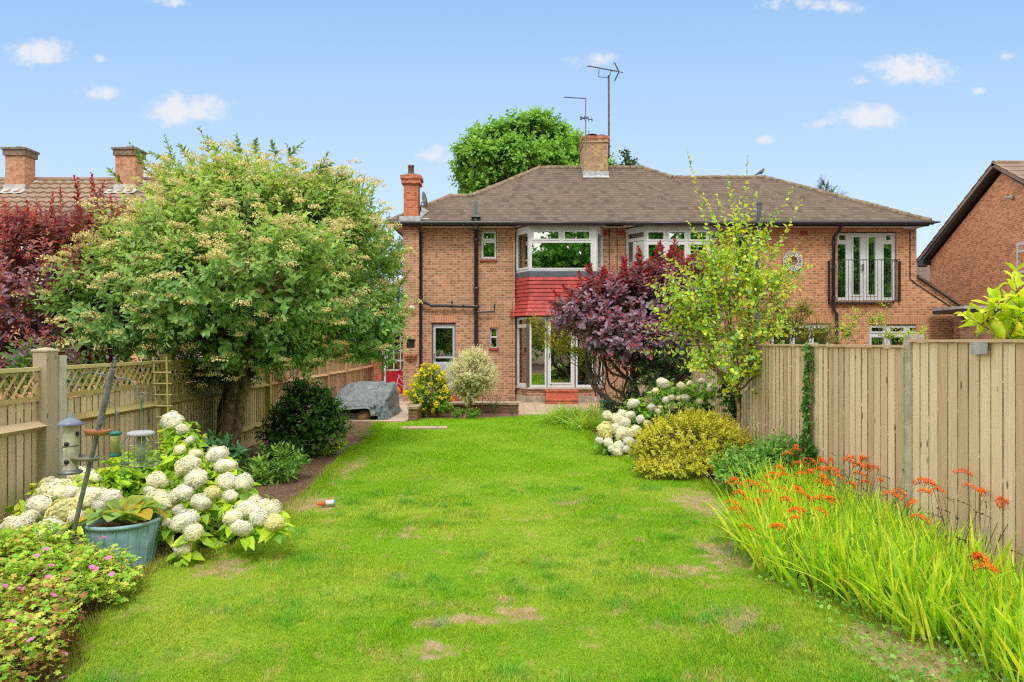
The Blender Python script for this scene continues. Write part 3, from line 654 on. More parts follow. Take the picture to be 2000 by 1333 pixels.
def upper_bay(A, B, C_, D, front_panes, name_lbl, z0, z1):
    a, Ua, Wa, La = seg(A, B)
    fr = window('window', house, (B[0], YF, 0), U, W, .0, C_[0] - B[0], z0, z1, front_panes)
    if name_lbl: fr['label'] = name_lbl
    for (p, q) in ((A, B), (C_, D)):
        a, Ua, Wa, La = seg(p, q)
        g = .07; zm = zu(472)
        mbs = window('window', house, a, Ua, Wa, 0.02, La, z0, z1, [(g + .02, La - g, z0 + .12, z1 - .33, 1), (g + .02, La - g, z1 - .24, z1 - .09, 1)] if 'right' in name_lbl else [(g + .02, La - g, z0 + .12, z1 - .12, 1)])
        curtain(mbs, a, Ua, Wa, .06, La - .04, z0 + .1, z1 - .05, -.22, CURT if 'left' in name_lbl else CURTG)
    mb = MB(); bayring(mb, A, B, C_, D, .02, .02, z1, 5.04)
    mb.build('bay_fascia', WHITE, fr)
    return fr
uB = lambda px: HX(px, YF) - B[0]
z1u, z0u = zu(446), zu(530)
fr1 = upper_bay(A, B, C_, D, [(uB(1042), uB(1091), zu(467), zu(453), 1), (uB(1103), uB(1151), zu(467), zu(453), 1), (uB(1038.5), uB(1154), zu(524), zu(474.5), 1)], 'left bay window upstairs with one wide pane', z0u, z1u)
curtain(fr1, (B[0], YF, 0), U, W, 0.02, .16, z0u + .08, z1u, -.25, CURT); curtain(fr1, (B[0], YF, 0), U, W, 1.74, 1.88, z0u + .08, z1u, -.25, CURT)
mb = MB(); bayring(mb, A, B, C_, D, .03, .05, zu(541), z0u - .004); mb.build('lead_apron', LEAD_D, fr1)
# red hung tiles: overlapping courses, flared at the foot
mb = MB(); zt0, zb0 = zu(540), HZ(617, YF); nrow = 10
for k in range(nrow):
    za = zt0 - (zt0 - zb0) * k / nrow; zb = zt0 - (zt0 - zb0) * (k + 1) / nrow; fl = .12 * max(0, (k - 5) / 4.5) ** 1.6; fl2 = .12 * max(0, (k + 1 - 5) / 4.5) ** 1.6
    bayring(mb, A, B, C_, D, fl + .03, fl2 + .052, zb, za) if False else None
    p1 = bayplan(A, B, C_, D, .02 + fl); p0 = bayplan(A, B, C_, D, .045 + fl2); p2 = bayplan(A, B, C_, D, .02 + fl2)
    vs = [(x, y, zb) for x, y in p0] + [(x, y, za) for x, y in p1] + [(x, y, zb) for x, y in p2]
    mb.add(vs, [(i, i + 1, 5 + i, 4 + i) for i in range(3)] + [(8 + i, 9 + i, 1 + i, i) for i in range(3)])
mb.build('hung_tile_apron', HUNG, house)
mb = MB(); bayring(mb, A, B, C_, D, .04, .04, zb0 - .04, zb0 - .004); mb.build('bay_lintel', BROWNP, house)
# ground floor of the left bay
zg1, zg0 = HZ(618, YF) - .02, HZ(757, YF)
a, Ua, Wa, La = seg(A, B)
sw = window('window', house, a, Ua, Wa, .05, La - .06, zg0, zg1, [(.14, La - .15, zg0 + .1, HZ(640, YF)), (.14, La - .15, HZ(636, YF) + .04, zg1 - .07)])
curtain(sw, a, Ua, Wa, .06, La - .06, zg0, zg1, -.12, CURTG, 22)
a2, U2, W2, L2 = seg(C_, D)
sw = window('window', house, a2, U2, W2, .06, L2 - .03, zg0, zg1, [(.14, L2 - .1, zg0 + .1, zg1 - .08)])
curtain(sw, a2, U2, W2, .06, L2, zg0, zg1, -.12, CURT, 22)
uG = lambda px: HX(px, YF) - B[0]
OB = (B[0], YF, 0)
w1 = window('window', house, OB, U, W, uG(1034.5), uG(1067.5), zg0, zg1, [(uG(1038), uG(1064), zg0 + .07, zg1 - .07)])
d1 = window('door', house, OB, U, W, uG(1069.5), uG(1122), zg0, zg1, [(uG(1075.5), uG(1115), zg0 + .13, zg1 - .1, 1)])
mb = MB(); mb.tube([(HX(1077, YF), YF - .015, HZ(751, YF)), (HX(1077, YF), YF - .04, HZ(751, YF))], .014, 8); mb.tube([(HX(1073, YF), YF - .05, HZ(700, YF)), (HX(1073, YF), YF - .05, HZ(690, YF))], .012, 6); mb.build('handle', BLACK, d1)
w3 = window('window', house, OB, U, W, uG(1124.5), uG(1159), zg0, zg1, [(uG(1128), uG(1154), zg0 + .07, zg1 - .07)])
curtain(w3, OB, U, W, uG(1144), uG(1158), zg0, zg1, -.15, CURT, 22)
mb = MB()
for i in range(22): zz = 1.05 + i * .062; mb.box(HX(1046, YF), HX(1066, YF), 24.0, 24.03, zz + .4, zz + .445)
for i in range(22): zz = 1.05 + i * .062; mb.box(1.3, 2.3, 24.0, 24.03, zz + .4, zz + .445)
for i in range(22): zz = 1.05 + i * .062; mb.box(.55, 1.2, 24.0, 24.03, zz + .4, zz + .445)
mb.build('blind', BLIND, w1)
mb = MB(); mb.box(uG(1028) + B[0], uG(1034.5) + B[0] - .004, YF + .0, YF + .09, zg0, zg1); mb.box(uG(1067.5) + B[0] + .003, uG(1069.5) + B[0] - .003, YF + .01, YF + .07, zg0, zg1); mb.box(uG(1122) + B[0] + .003, uG(1124.5) + B[0] - .003, YF + .01, YF + .07, zg0, zg1)
mb.box(uG(1159) + B[0] + .004, C_[0], YF, YF + .09, zg0, zg1); mb.box(A[0] - .02, A[0] + .06, 19.93, 20.0, zg0, zg1); mb.box(D[0] - .05, D[0] + .01, 19.93, 20.0, zg0, zg1); mb.build('bay_post', BROWNP, house)
mb = MB(); bayring(mb, A, B, C_, D, .07, .07, zg0 - .05, zg0 - .003); mb.build('sill', mat('stone_bay_sill', color=(.42, .37, .31), rough=.8, var=.15), sw)
mb = MB(); bayring(mb, A, B, C_, D, .0, .0, .2, zg0 - .053); mb.build('bay_base', BRICK, house)
mb = MB(); bayring(mb, A, B, C_, D, .05, .03, 0, .199); mb.build('plinth', mat('grey_cement_render', color=(.30, .26, .21), rough=.95, var=.3, vscale=6, bump=.5, bscale=30), house)
mb = MB(); mb.box(.03, .09, 19.86, 19.999, 0, ZT); mb.build('bay_pier', BRICK, house)
# right bay upstairs
A3, B3, C3, D3 = (3.33, 20.0), (HX(1262, YF), YF), (HX(1385, YF), YF), (HX(1400), 20.0)
b3 = lambda px: HX(px, YF) - B3[0]
pan = []
for (p, q) in ((1266, 1296), (1307, 1337), (1348, 1379)): pan += [(b3(p), b3(q), zu(468), zu(454), 1), (b3(p), b3(q), zu(526), zu(478), 1)]
fr2 = upper_bay(A3, B3, C3, D3, pan, 'right bay window upstairs with three tall lights', zu(535), z1u)
curtain(fr2, (B3[0], YF, 0), U, W, 0.02, C3[0] - B3[0], zu(533), z1u, -.3, CURTG, 5, 'blind', .008)
mb = MB(); bayring(mb, A3, B3, C3, D3, .03, .05, zu(546), zu(535) - .004); bayring(mb, A3, B3, C3, D3, .02, .06, 2.5, zu(546)); mb.build('lead_apron', LEAD_D, fr2)
mb = MB(); bayring(mb, A3, B3, C3, D3, 0, 0, 0, 2.49); mb.build('bay_base', BRICK_R, house)
# balcony doors and other windows of the right house
bz0, bz1 = HZ(588), HZ(455)
bd = window('door', house, (0, 20.06, 0), U, W, HX(1635) + .01, HX(1751) - .01, bz0 + .01, bz1, [(HX(1640), HX(1654), HZ(469), HZ(459), 1), (HX(1637.5), HX(1654), HZ(581), HZ(477)),
      (HX(1668), HX(1682.5), HZ(576), HZ(463), 1), (HX(1697.5), HX(1712), HZ(576), HZ(463), 1), (HX(1732), HX(1743), HZ(469), HZ(459), 1), (HX(1728), HX(1744.5), HZ(581), HZ(477))])
bd['label'] = 'white glazed double doors behind the balcony railing'
curtain(bd, (0, 20.06, 0), U, W, HX(1636), HX(1750), bz0, bz1, -.3, CURTG, 9)
mb = MB(); mb.tube([(HX(1686), 19.99, HZ(520)), (HX(1686), 19.95, HZ(520)), (HX(1676), 19.95, HZ(520.5))], .012, 6); mb.box(HX(1685.3), HX(1687), 19.99, 20.05, HZ(530), HZ(516)); mb.build('handle', STEEL, bd)
mb = MB(); yr = 19.62; X0, X1 = HX(1629, yr), HX(1757, yr); za, zb = HZ(588, yr), HZ(508, yr)
for x in np.linspace(X0, X1, 19): mb.tube([(x, yr, za), (x, yr, zb)], .007, 5)
for z in (za, zb): mb.tube([(X0, 19.99, z), (X0, yr, z), (X1, yr, z), (X1, 19.99, z)], .013, 6)
mb.box(X0 - .01, X0 + .03, 19.93, 19.998, za, zb); mb.box(HX(1754), HX(1757), 19.93, 19.998, za, zb)
for x in (X0, X1):
    for y in (19.75, 19.87): mb.tube([(x, y, za), (x, y, zb)], .007, 5)
mb.box(X0, X1, 19.9, 19.998, za - .07, za - .02)
mb.build('balcony_railing', IRON, house)
wd = window('window', house, (0, 20.05, 0), U, W, HX(1697) + .01, HX(1810) - .01, .95, HZ(636), [(HX(a), HX(b), HZ(648), HZ(640), 1) for a, b in ((1703, 1728), (1740, 1767), (1778, 1804))] + [(HX(a), HX(b), 1.05, HZ(659), 1) for a, b in ((1703, 1728), (1740, 1767), (1778, 1804))])
wd = window('window', house, (0, 20.05, 0), U, W, HX(1505) + .01, HX(1622) - .01, .35, HZ(634), [(HX(a), HX(b), .45, HZ(641), 1) for a, b in ((1512, 1545), (1553, 1582), (1590, 1616))])
wd = window('window', house, (0, 20.05, 0), U, W, HX(1432) + .01, HX(1470) - .01, HZ(540) + .01, HZ(457), [(HX(1439), HX(1464), HZ(534), HZ(463), 1)])
curtain(wd, (0, 20.05, 0), U, W, HX(1435), HX(1468), HZ(538), HZ(457), -.25, CURTG, 6)
# main chimney
cy0 = 22.75; k = cy0 / F
cx = lambda px: (px - 1000) * k
cz = lambda py: CZ + (HY - py) * k
mb = MB(); mb.box(cx(1140), cx(1187), cy0, cy0 + 1.25, 6.9, cz(279)); mb.box(cx(1138.5), cx(1188.5), cy0 - .03, cy0 + 1.28, cz(279), cz(272))
mch = tag(mb.build('chimney', BRICK_Y, house), 'broad sooty brick chimney shared by both houses at the ridge')
mb = MB(); mb.box(cx(1137.5), cx(1190), cy0 - .05, cy0 + 1.3, cz(272) + .002, cz(266)); mb.build('chimney_cap', mat('orange_clay_capping', color=(.36, .15, .08), rough=.9, var=.4, vscale=8), mch)
mb = MB()
mb.lathe((cx(1177), cy0 + .4, cz(266)), [(.17, 0), (.17, .12), (.15, .13), (.15, .05)], 14)
mb.lathe((cx(1158), cy0 + .4, cz(266)), [(.12, 0), (.12, .06), (.06, .07)], 14)
for a in range(3): mb.tube([(cx(1158) + .1 * math.cos(a * 2.1), cy0 + .4 + .1 * math.sin(a * 2.1), cz(264)), (cx(1158) + .1 * math.cos(a * 2.1), cy0 + .4 + .1 * math.sin(a * 2.1), cz(258))], .008, 4)
mb.lathe((cx(1158), cy0 + .4, cz(258.5)), [(.20, 0), (.19, .02), (.0, .05)], 14); mb.build('chimney_pot', mat('dark_clay_pot', color=(.10, .06, .05), rough=.8, var=.4), mch)
zb_ = zf(cy0)
mb = MB(); mb.box(cx(1140) - .03, cx(1187) + .03, cy0 - .03, cy0, zb_ - .05, zb_ + .15); mb.add([(cx(1138), cy0 - .2, zb_ - .10), (cx(1189), cy0 - .2, zb_ - .10), (cx(1189), cy0 - .02, zb_ + .02), (cx(1138), cy0 - .02, zb_ + .02)], [(0, 1, 2, 3)])
for i in range(4): mb.box(cx(1140) - .015, cx(1140), cy0 + i * .2, cy0 + .2 + i * .2, zb_ + i * .13 - .03, zb_ + i * .13 + .16); mb.box(cx(1187), cx(1187) + .015, cy0 + i * .2, cy0 + .2 + i * .2, zb_ + i * .13 - .03, zb_ + i * .13 + .16)
mb.build('flashing', LEAD, mch)
# steps to the patio door
mb = MB()
for i, (z0_, z1_, y0_) in enumerate(((.03, .17, 18.75), (.17, .40, 19.0))): mb.box(HX(1067, 19), HX(1128, 19), y0_ + .03, 19.27, z0_, z1_ - .035); mb.box(HX(1067, 19) - .02, HX(1128, 19) + .02, y0_, 19.27, z1_ - .035, z1_)
tag(mb.build('doorstep', REDSTEP, house), 'three red tiled steps under the patio door')
mb = MB(); mb.box(1.2, 1.75, 21.6, 22.1, .42, 1.15); mb.tube([(1.2, 21.6, 1.15), (1.2, 22.1, 1.3), (1.75, 22.1, 1.3)], .06, 8)
tag(mb.build('armchair', DKBL), 'dark teal armchair seen inside through the patio door', 'armchair')

# things fixed to the house
mb = MB(); mx = (cx(1191.5), cy0 + .25); dxm = cx(1191.5)
t_ = thing('television_aerial', 'tall television aerial on a rusty mast strapped to the right side of the main chimney', 'aerial', (dxm, cy0 + .25, cz(305)))
mb.tube([(dxm, cy0 + .25, cz(305)), (dxm - .01, cy0 + .25, cz(142))], .032, 8); mb.build('mast', RUST, t_)
mb = MB(); b0 = (cx(1146), cy0 - .4, cz(139)); b1 = (cx(1221), cy0 + .5, cz(130.5)); b0, b1 = np.array(b0), np.array(b1)
mb.tube([b0, b1], .013, 6)
for i in range(15):
    q = b0 + (b1 - b0) * (.01 + .055 * i); mb.tube([q + (-.05, -.1, -.05), q + (.05, .1, .06)], .014, 5)
q = b0 + (b1 - b0) * .89
for sgn in (1, -1):
    e = q + np.array([-.15, 0, sgn * .3]); mb.tube([q, e], .02, 6)
    for j in range(4): r_ = q + (e - q) * (j + 1) / 4; mb.tube([r_ + (-.04, -.12, -.03), r_ + (.05, .14, .04)], .008, 4)
mb.tube([b0 + (b1 - b0) * .31, np.array([cx(1170), cy0 + .1, cz(148)]), np.array([dxm, cy0 + .25, cz(147)]), b0 + (b1 - b0) * .67], .012, 6)
mb.build('antenna', BLACK, t_)
mb = MB(); mb.box(cx(1187), dxm + .06, cy0 + .2, cy0 + .23, cz(283), cz(281)); mb.box(cx(1187), dxm + .06, cy0 + .2, cy0 + .23, cz(302), cz(300)); mb.build('bracket', RUST, t_)
dx2 = cx(1143.5)
t_ = thing('television_aerial', 'short television aerial on a grey mast at the left side of the main chimney', 'aerial', (dx2, cy0 - .06, cz(290)))
mb = MB(); mb.tube([(dx2, cy0 - .06, cz(292)), (dx2, cy0 - .06, cz(193))], .02, 8); mb.build('mast', STEEL, t_)
mb = MB(); b0 = np.array([cx(1100), cy0 - .5, cz(201)]); b1 = np.array([cx(1145), cy0, cz(193)]); mb.tube([b0, b1], .012, 6)
for i in range(13): q = b0 + (b1 - b0) * (.02 + .075 * i); mb.tube([q + (-.03, -.07, -.03), q + (.03, .07, .04)], .012, 5)
mb.tube([(cx(1132), cy0, cz(229)), (cx(1158), cy0, cz(235))], .014, 6); mb.tube([(cx(1133), cy0 + .1, cz(232)), (cx(1150), cy0 + .1, cz(227))], .02, 6)
for i in range(4): mb.tube([(cx(1134 + i * 7), cy0 - .1, cz(227 + i * 1.5)), (cx(1136 + i * 7), cy0 + .1, cz(233 + i * 1.5))], .01, 4)
mb.build('antenna', BLACK, t_)
t_ = thing('satellite_dish', 'small grey satellite dish seen edge-on beside the slim red chimney', 'satellite dish', P(826, 405, 19.9))
mb = MB(); mb.lathe(P(829, 390, 19.8), [(.0, -.04), (.12, -.03), (.22, .0), (.23, .005), (.12, -.015), (0, -.025)], 18, axis=(1, -.25, .15), sq=(1, 1)); mb.build('reflector', ALU, t_)
mb = MB(); mb.tube([P(828, 393, 19.85), P(823, 397, 19.9), P(821, 412, 20)], .015, 6); mb.tube([P(829, 396, 19.8), P(834, 398, 19.7)], .01, 5); mb.build('mounting_arm', BLACK, t_)
mb = MB(); c = P(803, 600.5, 19.7); mb.lathe(c, [(0, -.03), (.05, -.03), (.055, .0), (.06, .14), (.0, .145)], 14, axis=(.6, -.7, -.35))
t_ = thing('security_camera', 'small white camera with black lens high on the chimney breast of the left house', 'camera', c)
mb.build('housing', WHITE, t_); mb = MB(); mb.lathe(c + np.array([-.02, -.0, .0]), [(0, -.05), (.045, -.05), (.05, -.031), (0, -.031)], 14, axis=(.6, -.7, -.35)); mb.build('lens', BLACK, t_)
# skeleton wall clock
cc = P(1549, 510, 19.93); R1 = .285
t_ = thing('wall_clock', 'round openwork metal clock with black roman numeral blocks on the orange brick wall', 'clock', cc)
mb = MB()
def ringt(mb, c, r, th, n=40): mb.tube([(c[0] + r * math.cos(2 * math.pi * i / n), c[1], c[2] + r * math.sin(2 * math.pi * i / n)) for i in range(n + 1)], th, 6, False)
ringt(mb, cc, R1, .013); ringt(mb, cc, R1 * .5, .009); mb.build('rim', mat('galvanised_clock_rim', color=(.5, .5, .5), rough=.5, metal=.3), t_)
mb = MB()
for i in range(12):
    a0 = 2 * math.pi * i / 12 + .06 + math.pi / 12; a1 = a0 + 2 * math.pi / 12 - .12
    q = lambda r, a: (cc[0] + r * math.cos(a), cc[1] + .005, cc[2] + r * math.sin(a))
    mb.prism([q(R1 * .55, a0), q(R1 * .95, a0), q(R1 * .97, (a0 + a1) / 2), q(R1 * .95, a1), q(R1 * .55, a1)], (0, .012, 0))
mb.build('dial', mat('pale_clock_plate', color=(.60, .62, .66), rough=.6), t_)
NUM = ['III', 'II', 'I', 'XII', 'XI', 'X', 'IX', 'VIII', 'VII', 'VI', 'V', 'IV']
mb = MB()
for i, s_ in enumerate(NUM):
    an = 2 * math.pi * i / 12; er = np.array([math.cos(an), 0, math.sin(an)]); et = np.array([math.sin(an), 0, -math.cos(an)])
    base = np.array(cc) + (0, -.004, 0); wtot = sum({'I': .02, 'V': .034, 'X': .034}[ch_] for ch_ in s_); pos = -wtot / 2
    for ch_ in s_:
        wch = {'I': .02, 'V': .034, 'X': .034}[ch_]; ce = pos + wch / 2; pos += wch
        q = lambda u_, r_: base + et * (ce + u_) + er * (R1 * r_)
        if ch_ == 'I': mb.tube([q(0, .6), q(0, .9)], .004, 4)
        elif ch_ == 'V': mb.tube([q(-.012, .9), q(0, .6), q(.012, .9)], .004, 4)
        else: mb.tube([q(-.012, .9), q(.012, .6)], .004, 4); mb.tube([q(.012, .9), q(-.012, .6)], .004, 4)
for a0 in (math.radians(100), math.radians(-20)): mb.tube([cc + (0, -.012, 0), (cc[0] + .13 * math.cos(a0), cc[1] - .012, cc[2] + .13 * math.sin(a0))], .006, 4)
for i in range(12):
    an = 2 * math.pi * (i + .5) / 12; mb.tube([(cc[0] + R1 * .5 * math.cos(an), cc[1], cc[2] + R1 * .5 * math.sin(an)), (cc[0] + R1 * math.cos(an), cc[1], cc[2] + R1 * math.sin(an))], .006, 4)
mb.lathe(cc, [(.0, .0), (.03, 0), (.03, .02), (0, .02)], 10, axis=(0, -1, 0)); mb.build('numeral_and_hand', BLACK, t_)

# bird on the ridge
bx, by_ = HX(1487, 22.63), 22.63; bz = zf(22.63) + .07
mb = MB(); q = lambda x, z, y=0: (bx + x, by_ + y, bz + z)
mb.tube([q(-.24, -.005), q(-.13, .045), q(-.06, .085), q(.0, .115), (bx + .045, by_, bz + .15), q(.065, .185), q(.075, .2)], [.008, .028, .055, .062, .045, .034, .018], 10)
mb.tube([q(.05, .2), q(.09, .205), q(.125, .195)], [.03, .022, .004], 8)
bd_ = thing('bird', 'dark pigeon perched on the ridge of the right-hand roof', 'bird', (bx, by_, bz - .05)); mb.build('body', mat('slate_feather', color=(.09, .10, .12), rough=.7, var=.4, vscale=20), bd_)
mb = MB(); mb.tube([q(-.0, .07, -.02), q(.01, -.04, -.02)], .006, 5); mb.tube([q(-.0, .07, .02), q(.01, -.04, .02)], .006, 5); mb.build('leg', mat('pink_bird_leg', color=(.3, .1, .08)), bd_)

# ---------------------------------------------------------------- left neighbour
nb = thing('terraced_house', 'neighbour house with weathered pantile roof and two square chimneys behind the left fence', 'house', (-14, 19, 0))
ny, nz = 19.0, HZ(480, 19.0); ryv = 22.6; rz = CZ + (HY - 352) / F * ryv
xsn = np.arange(-26, -6.0, .06); rows = 13; vs = []; fs = []
L = []
for r in range(rows):
    for e in (0, 1):
        s_ = (r + e) / rows; y_ = ny + (ryv - ny) * s_; z_ = nz + (rz - nz) * s_ + (.045 if e == 0 else .0) 
        L.append([(x, y_ - (.02 if e == 0 else 0), z_ + .022 * math.sin(x * 2 * math.pi / .3)) for x in xsn])
nX = len(xsn); mb = MB(); allv = [p for row in L for p in row]
fs = [(j * nX + i, j * nX + i + 1, (j + 1) * nX + i + 1, (j + 1) * nX + i) for j in range(len(L) - 1) for i in range(nX - 1)]
mb.add(allv, fs); mb.add([(-26, ryv, rz), (-6.0, ryv, rz), (-6.0, 26.2, nz), (-26, 26.2, nz)], [(0, 1, 2, 3)]); mb.tube([(-26, ryv, rz + .0), (-5.95, ryv, rz + .0)], .1, 8)
mb.build('roof', TILES_N, nb)
mb = MB(); holes = [(-20.5 + i * 3.3, -18.9 + i * 3.3, 2.9, 4.1) for i in range(4)] + [(-20.5 + i * 3.3, -18.7 + i * 3.3, .9, 2.0) for i in range(4)]
holed(mb, (0, 19.35, 0), U, W, -25.8, -6.2, 0, nz - .05, holes, -.25, 0); mb.box(-25.8, -6.2, 19.65, 25.8, 0, .01); mb.prism([(-6.2, 19.36, 0), (-6.2, 25.9, 0), (-6.2, 25.9, nz - .1), (-6.2, ryv, rz - .1), (-6.2, 19.36, nz - .1)], (-.2, 0, 0)); mb.box(-25.8, -6.4, 25.7, 25.9, 0, nz); mb.build('wall', BRICK_N, nb)
mb = MB(); mb.box(-26, -6, 19.0, 19.35, nz - .12, nz - .02); mb.build('soffit', SOFFIT, nb)
for h in holes: window('window', nb, (0, 19.42, 0), U, W, h[0], h[1], h[2], h[3], [(h[0] + .07, (h[0] + h[1]) / 2 - .04, h[2] + .07, h[3] - .07), ((h[0] + h[1]) / 2 + .04, h[1] - .07, h[2] + .07, h[3] - .07)])
for (x0, x1, y0) in ((10, 48, 22.0), (225, 264, 22.0)):
    a, b = HX(x0, y0), HX(x1, y0); zt = HZ(298 if x0 < 100 else 297, y0); mb = MB(); mb.box(a, b, y0, y0 + .5, 6.4, HZ(304, y0))
    chn = mb.build('chimney', BRICK_C, nb)
    mb = MB(); mb.box(a - .05, b + .05, y0 - .05, y0 + .55, HZ(304, y0), HZ(293, y0)); mb.box(a - .09, b + .09, y0 - .09, y0 + .59, HZ(293, y0), HZ(289, y0)); mb.lathe(((a + b) / 2, y0 + .25, HZ(289, y0)), [(.15, 0), (.14, .06), (.1, .1), (0, .11)], 12); mb.build('chimney_cap', mat('sooty_stone_cap', color=(.17, .13, .10), rough=.95, var=.4, vscale=10), chn)
    mb = MB(); mb.box(a - .04, b + .04, y0 - .04, y0 - .001, HZ(374, y0), HZ(361, y0)); mb.add([(a - .2, y0 - .3, HZ(377, y0 - .3)), (b + .1, y0 - .3, HZ(377, y0 - .3)), (b + .1, y0 - .03, HZ(370, y0) ), (a - .2, y0 - .03, HZ(370, y0))], [(0, 1, 2, 3)])
    mb.add([(b + .003, y0, HZ(374, y0)), (b + .35, y0, HZ(374, y0) - .0), (b + .12, y0 + .6, rz + .03), (b + .003, y0 + .6, rz + .08)], [(0, 1, 2, 3)]); mb.build('flashing', mat('pale_lead_flashing', color=(.42, .43, .44), rough=.5, var=.2), chn)

# ---------------------------------------------------------------- right neighbour: gable parallel to the garden
XN = 15.0
ey0, ez0 = 24.5, CZ + (HY - 512) / F * 24.5
ay, az = 20.9, CZ + (HY - 338) / F * 20.9
by0 = ay - (ey0 - ay)
rn = thing('gabled_house', 'russet brick gabled house with black verge boards at the right edge', 'house', (XN, 21, 0))
yw0, yw1 = HZ, None
mb = MB(); mb.prism([(XN, ey0, 0), (XN, by0, 0), (XN, by0, ez0), (XN, ay, az), (XN, ey0, ez0)], (.25, 0, 0))
mb.box(XN + .25, XN + 9, by0, by0 + .25, 0, ez0); mb.box(XN + .25, XN + 9, ey0 - .25, ey0, 0, ez0); mb.build('wall', BRICK_N, rn)
mb = MB()
vx = XN - .28; s_ = (az - ez0) / (ey0 - ay)
for sg in (1, -1):
    e = (ay + sg * (ey0 - ay + .35)); ze = az + .28 - s_ * (ey0 - ay + .35)
    mb.add([(vx, ay, az + .30), (vx + 9.5, ay, az + .30), (vx + 9.5, e, ze + .02), (vx, e, ze + .02)], [(0, 1, 2, 3)])
    mb.prism([(vx, ay, az + .18), (vx, ay, az + .296), (vx, e, ze + .016), (vx, e, ze - .10)], (.06, 0, 0))
mb.tube([(vx, ay, az + .29), (vx + 9.5, ay, az + .29)], .09, 8)
for sg in (1, -1):       # tile courses stepping along both slopes
    for r in range(12):
        a_ = (ey0 - ay + .35) * r / 12; b_ = (ey0 - ay + .35) * (r + 1) / 12; 
        ya, yb_ = ay + sg * a_, ay + sg * b_; zaa, zbb = az + .31 - s_ * a_, az + .335 - s_ * b_
        mb.add([(vx - .02, ya, zaa), (vx + 9.4, ya, zaa), (vx + 9.4, yb_, zbb), (vx - .02, yb_, zbb), (vx - .02, yb_, zbb - .04), (vx + 9.4, yb_, zbb - .04)], [(0, 1, 2, 3), (3, 2, 5, 4)])
mb.build('roof', TILES_N, rn)
mb = MB()
for sg in (1, -1):
    e = (ay + sg * (ey0 - ay + .3)); ze = az + .06 - s_ * (ey0 - ay + .3)
    mb.prism([(vx + .03, ay, az + .14), (vx + .03, ay, az + .24), (vx + .03, e, ze + .14), (vx + .03, e, ze - .02)], (.03, 0, 0))
    mb.prism([(vx + .065, ay, az + .14), (vx + .065, ay, az + .18), (vx + .065, e, ze + .02), (vx + .065, e, ze - .02)], (.27, 0, 0))
mb.box(vx, XN - .003, ey0 - .05, ey0 + .3, ez0 - .12, ez0 + .08)
mb.build('verge_board', BLACK, rn)
Y1 = F * XN / 986; wy = (XN - .02)
a_ = np.array([XN + .06, Y1 + .02, 0]); Uv = np.array([0, -1, 0]); Wv = np.array([-1, 0, 0])
fw = window('window', rn, (XN - .015, Y1, 0), Uv, Wv, 0, 1.6, CZ + (HY - 535) / F * Y1, CZ + (HY - 475) / F * Y1, [(.06, .74, CZ + (HY - 490) / F * Y1, CZ + (HY - 480) / F * Y1 - .02, 0), (.06, .74, CZ + (HY - 531) / F * Y1, CZ + (HY - 495) / F * Y1, 0), (.82, 1.5, CZ + (HY - 531) / F * Y1, CZ + (HY - 480) / F * Y1, 0)], depth=.05)
mb = MB(); c = np.array([XN - .12, F * XN / 977, CZ + (HY - 386) / F * (F * XN / 977)]); mb.lathe(c, [(0, -.09), (.04, -.09), (.045, .06), (.07, .07), (.07, .12), (0, .12)], 12, axis=(1, -.5, 0)); mb.build('housing', mat('grey_camera_shell', color=(.4, .4, .4), rough=.4), thing('security_camera', 'small grey camera mounted high on the gable at the right edge', 'camera', c))
# flat roofed garage between the houses
gar = thing('garage', 'low dark brick garage with flat roof between the two right-hand houses', 'garage', (14, 18.5, 0))
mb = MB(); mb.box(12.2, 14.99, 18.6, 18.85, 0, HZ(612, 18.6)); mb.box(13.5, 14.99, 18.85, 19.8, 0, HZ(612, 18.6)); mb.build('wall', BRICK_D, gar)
mb = MB(); mb.box(12.2, 14.99, 18.45, 19.8, HZ(611, 18.6), HZ(604, 18.6)); mb.tube([(13.0, 18.42, HZ(610, 18.4)), (14.9, 18.42, HZ(612, 18.4))], .06, 8); mb.lathe((HX(1891, 18.5), 18.5, HZ(622, 18.5)), [(.03, -.12), (.08, -.08), (.13, .1), (.13, .16)], 10); mb.build('gutter', BLACK, gar)
mb = MB(); mb.box(12.2, 14.99, 18.43, 19.8, HZ(603.8, 18.6), HZ(598, 18.6)); mb.build('roof', LEAD, gar)
# far house seen in the gap
fh = thing('distant_house', 'far house with brown tiled roof seen in the gap between right-hand houses', 'house', (27, 42, 0))
mb = MB(); mb.prism([(22, 40, HZ(575, 40)), (22, 43.5, HZ(505, 43.5)), (22, 47, HZ(575, 40))], (14, 0, 0)); mb.build('roof', TILES, fh)
mb = MB(); mb.box(22.3, 35.7, 40.3, 46.7, 0, HZ(576, 40)); mb.build('wall', BRICK_N, fh)
# ---------------------------------------------------------------- fences
rf = random.Random(11)
XL = -4.4
def post(mb, x, y, z0, z1, w_=.1, d_=.1):
    mb.box(x - w_ / 2, x + w_ / 2, y - d_ / 2, y + d_ / 2, z0, z1)
GAP_SHADE = mat('board_gap_shade', color=(.30, .23, .165), rough=.95, var=.4, vscale=5)  # colour of thin dark strips that stand in for the shade between boards
def shade_strips(X, ya, yb, z0, z1, face, bw, parent):
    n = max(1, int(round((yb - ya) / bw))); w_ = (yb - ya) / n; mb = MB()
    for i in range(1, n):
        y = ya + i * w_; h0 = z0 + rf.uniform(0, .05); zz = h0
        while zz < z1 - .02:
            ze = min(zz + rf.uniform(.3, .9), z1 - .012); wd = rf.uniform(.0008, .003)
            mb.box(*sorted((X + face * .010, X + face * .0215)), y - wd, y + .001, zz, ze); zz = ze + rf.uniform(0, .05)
    mb.build('gap_shade_strip', GAP_SHADE, parent)
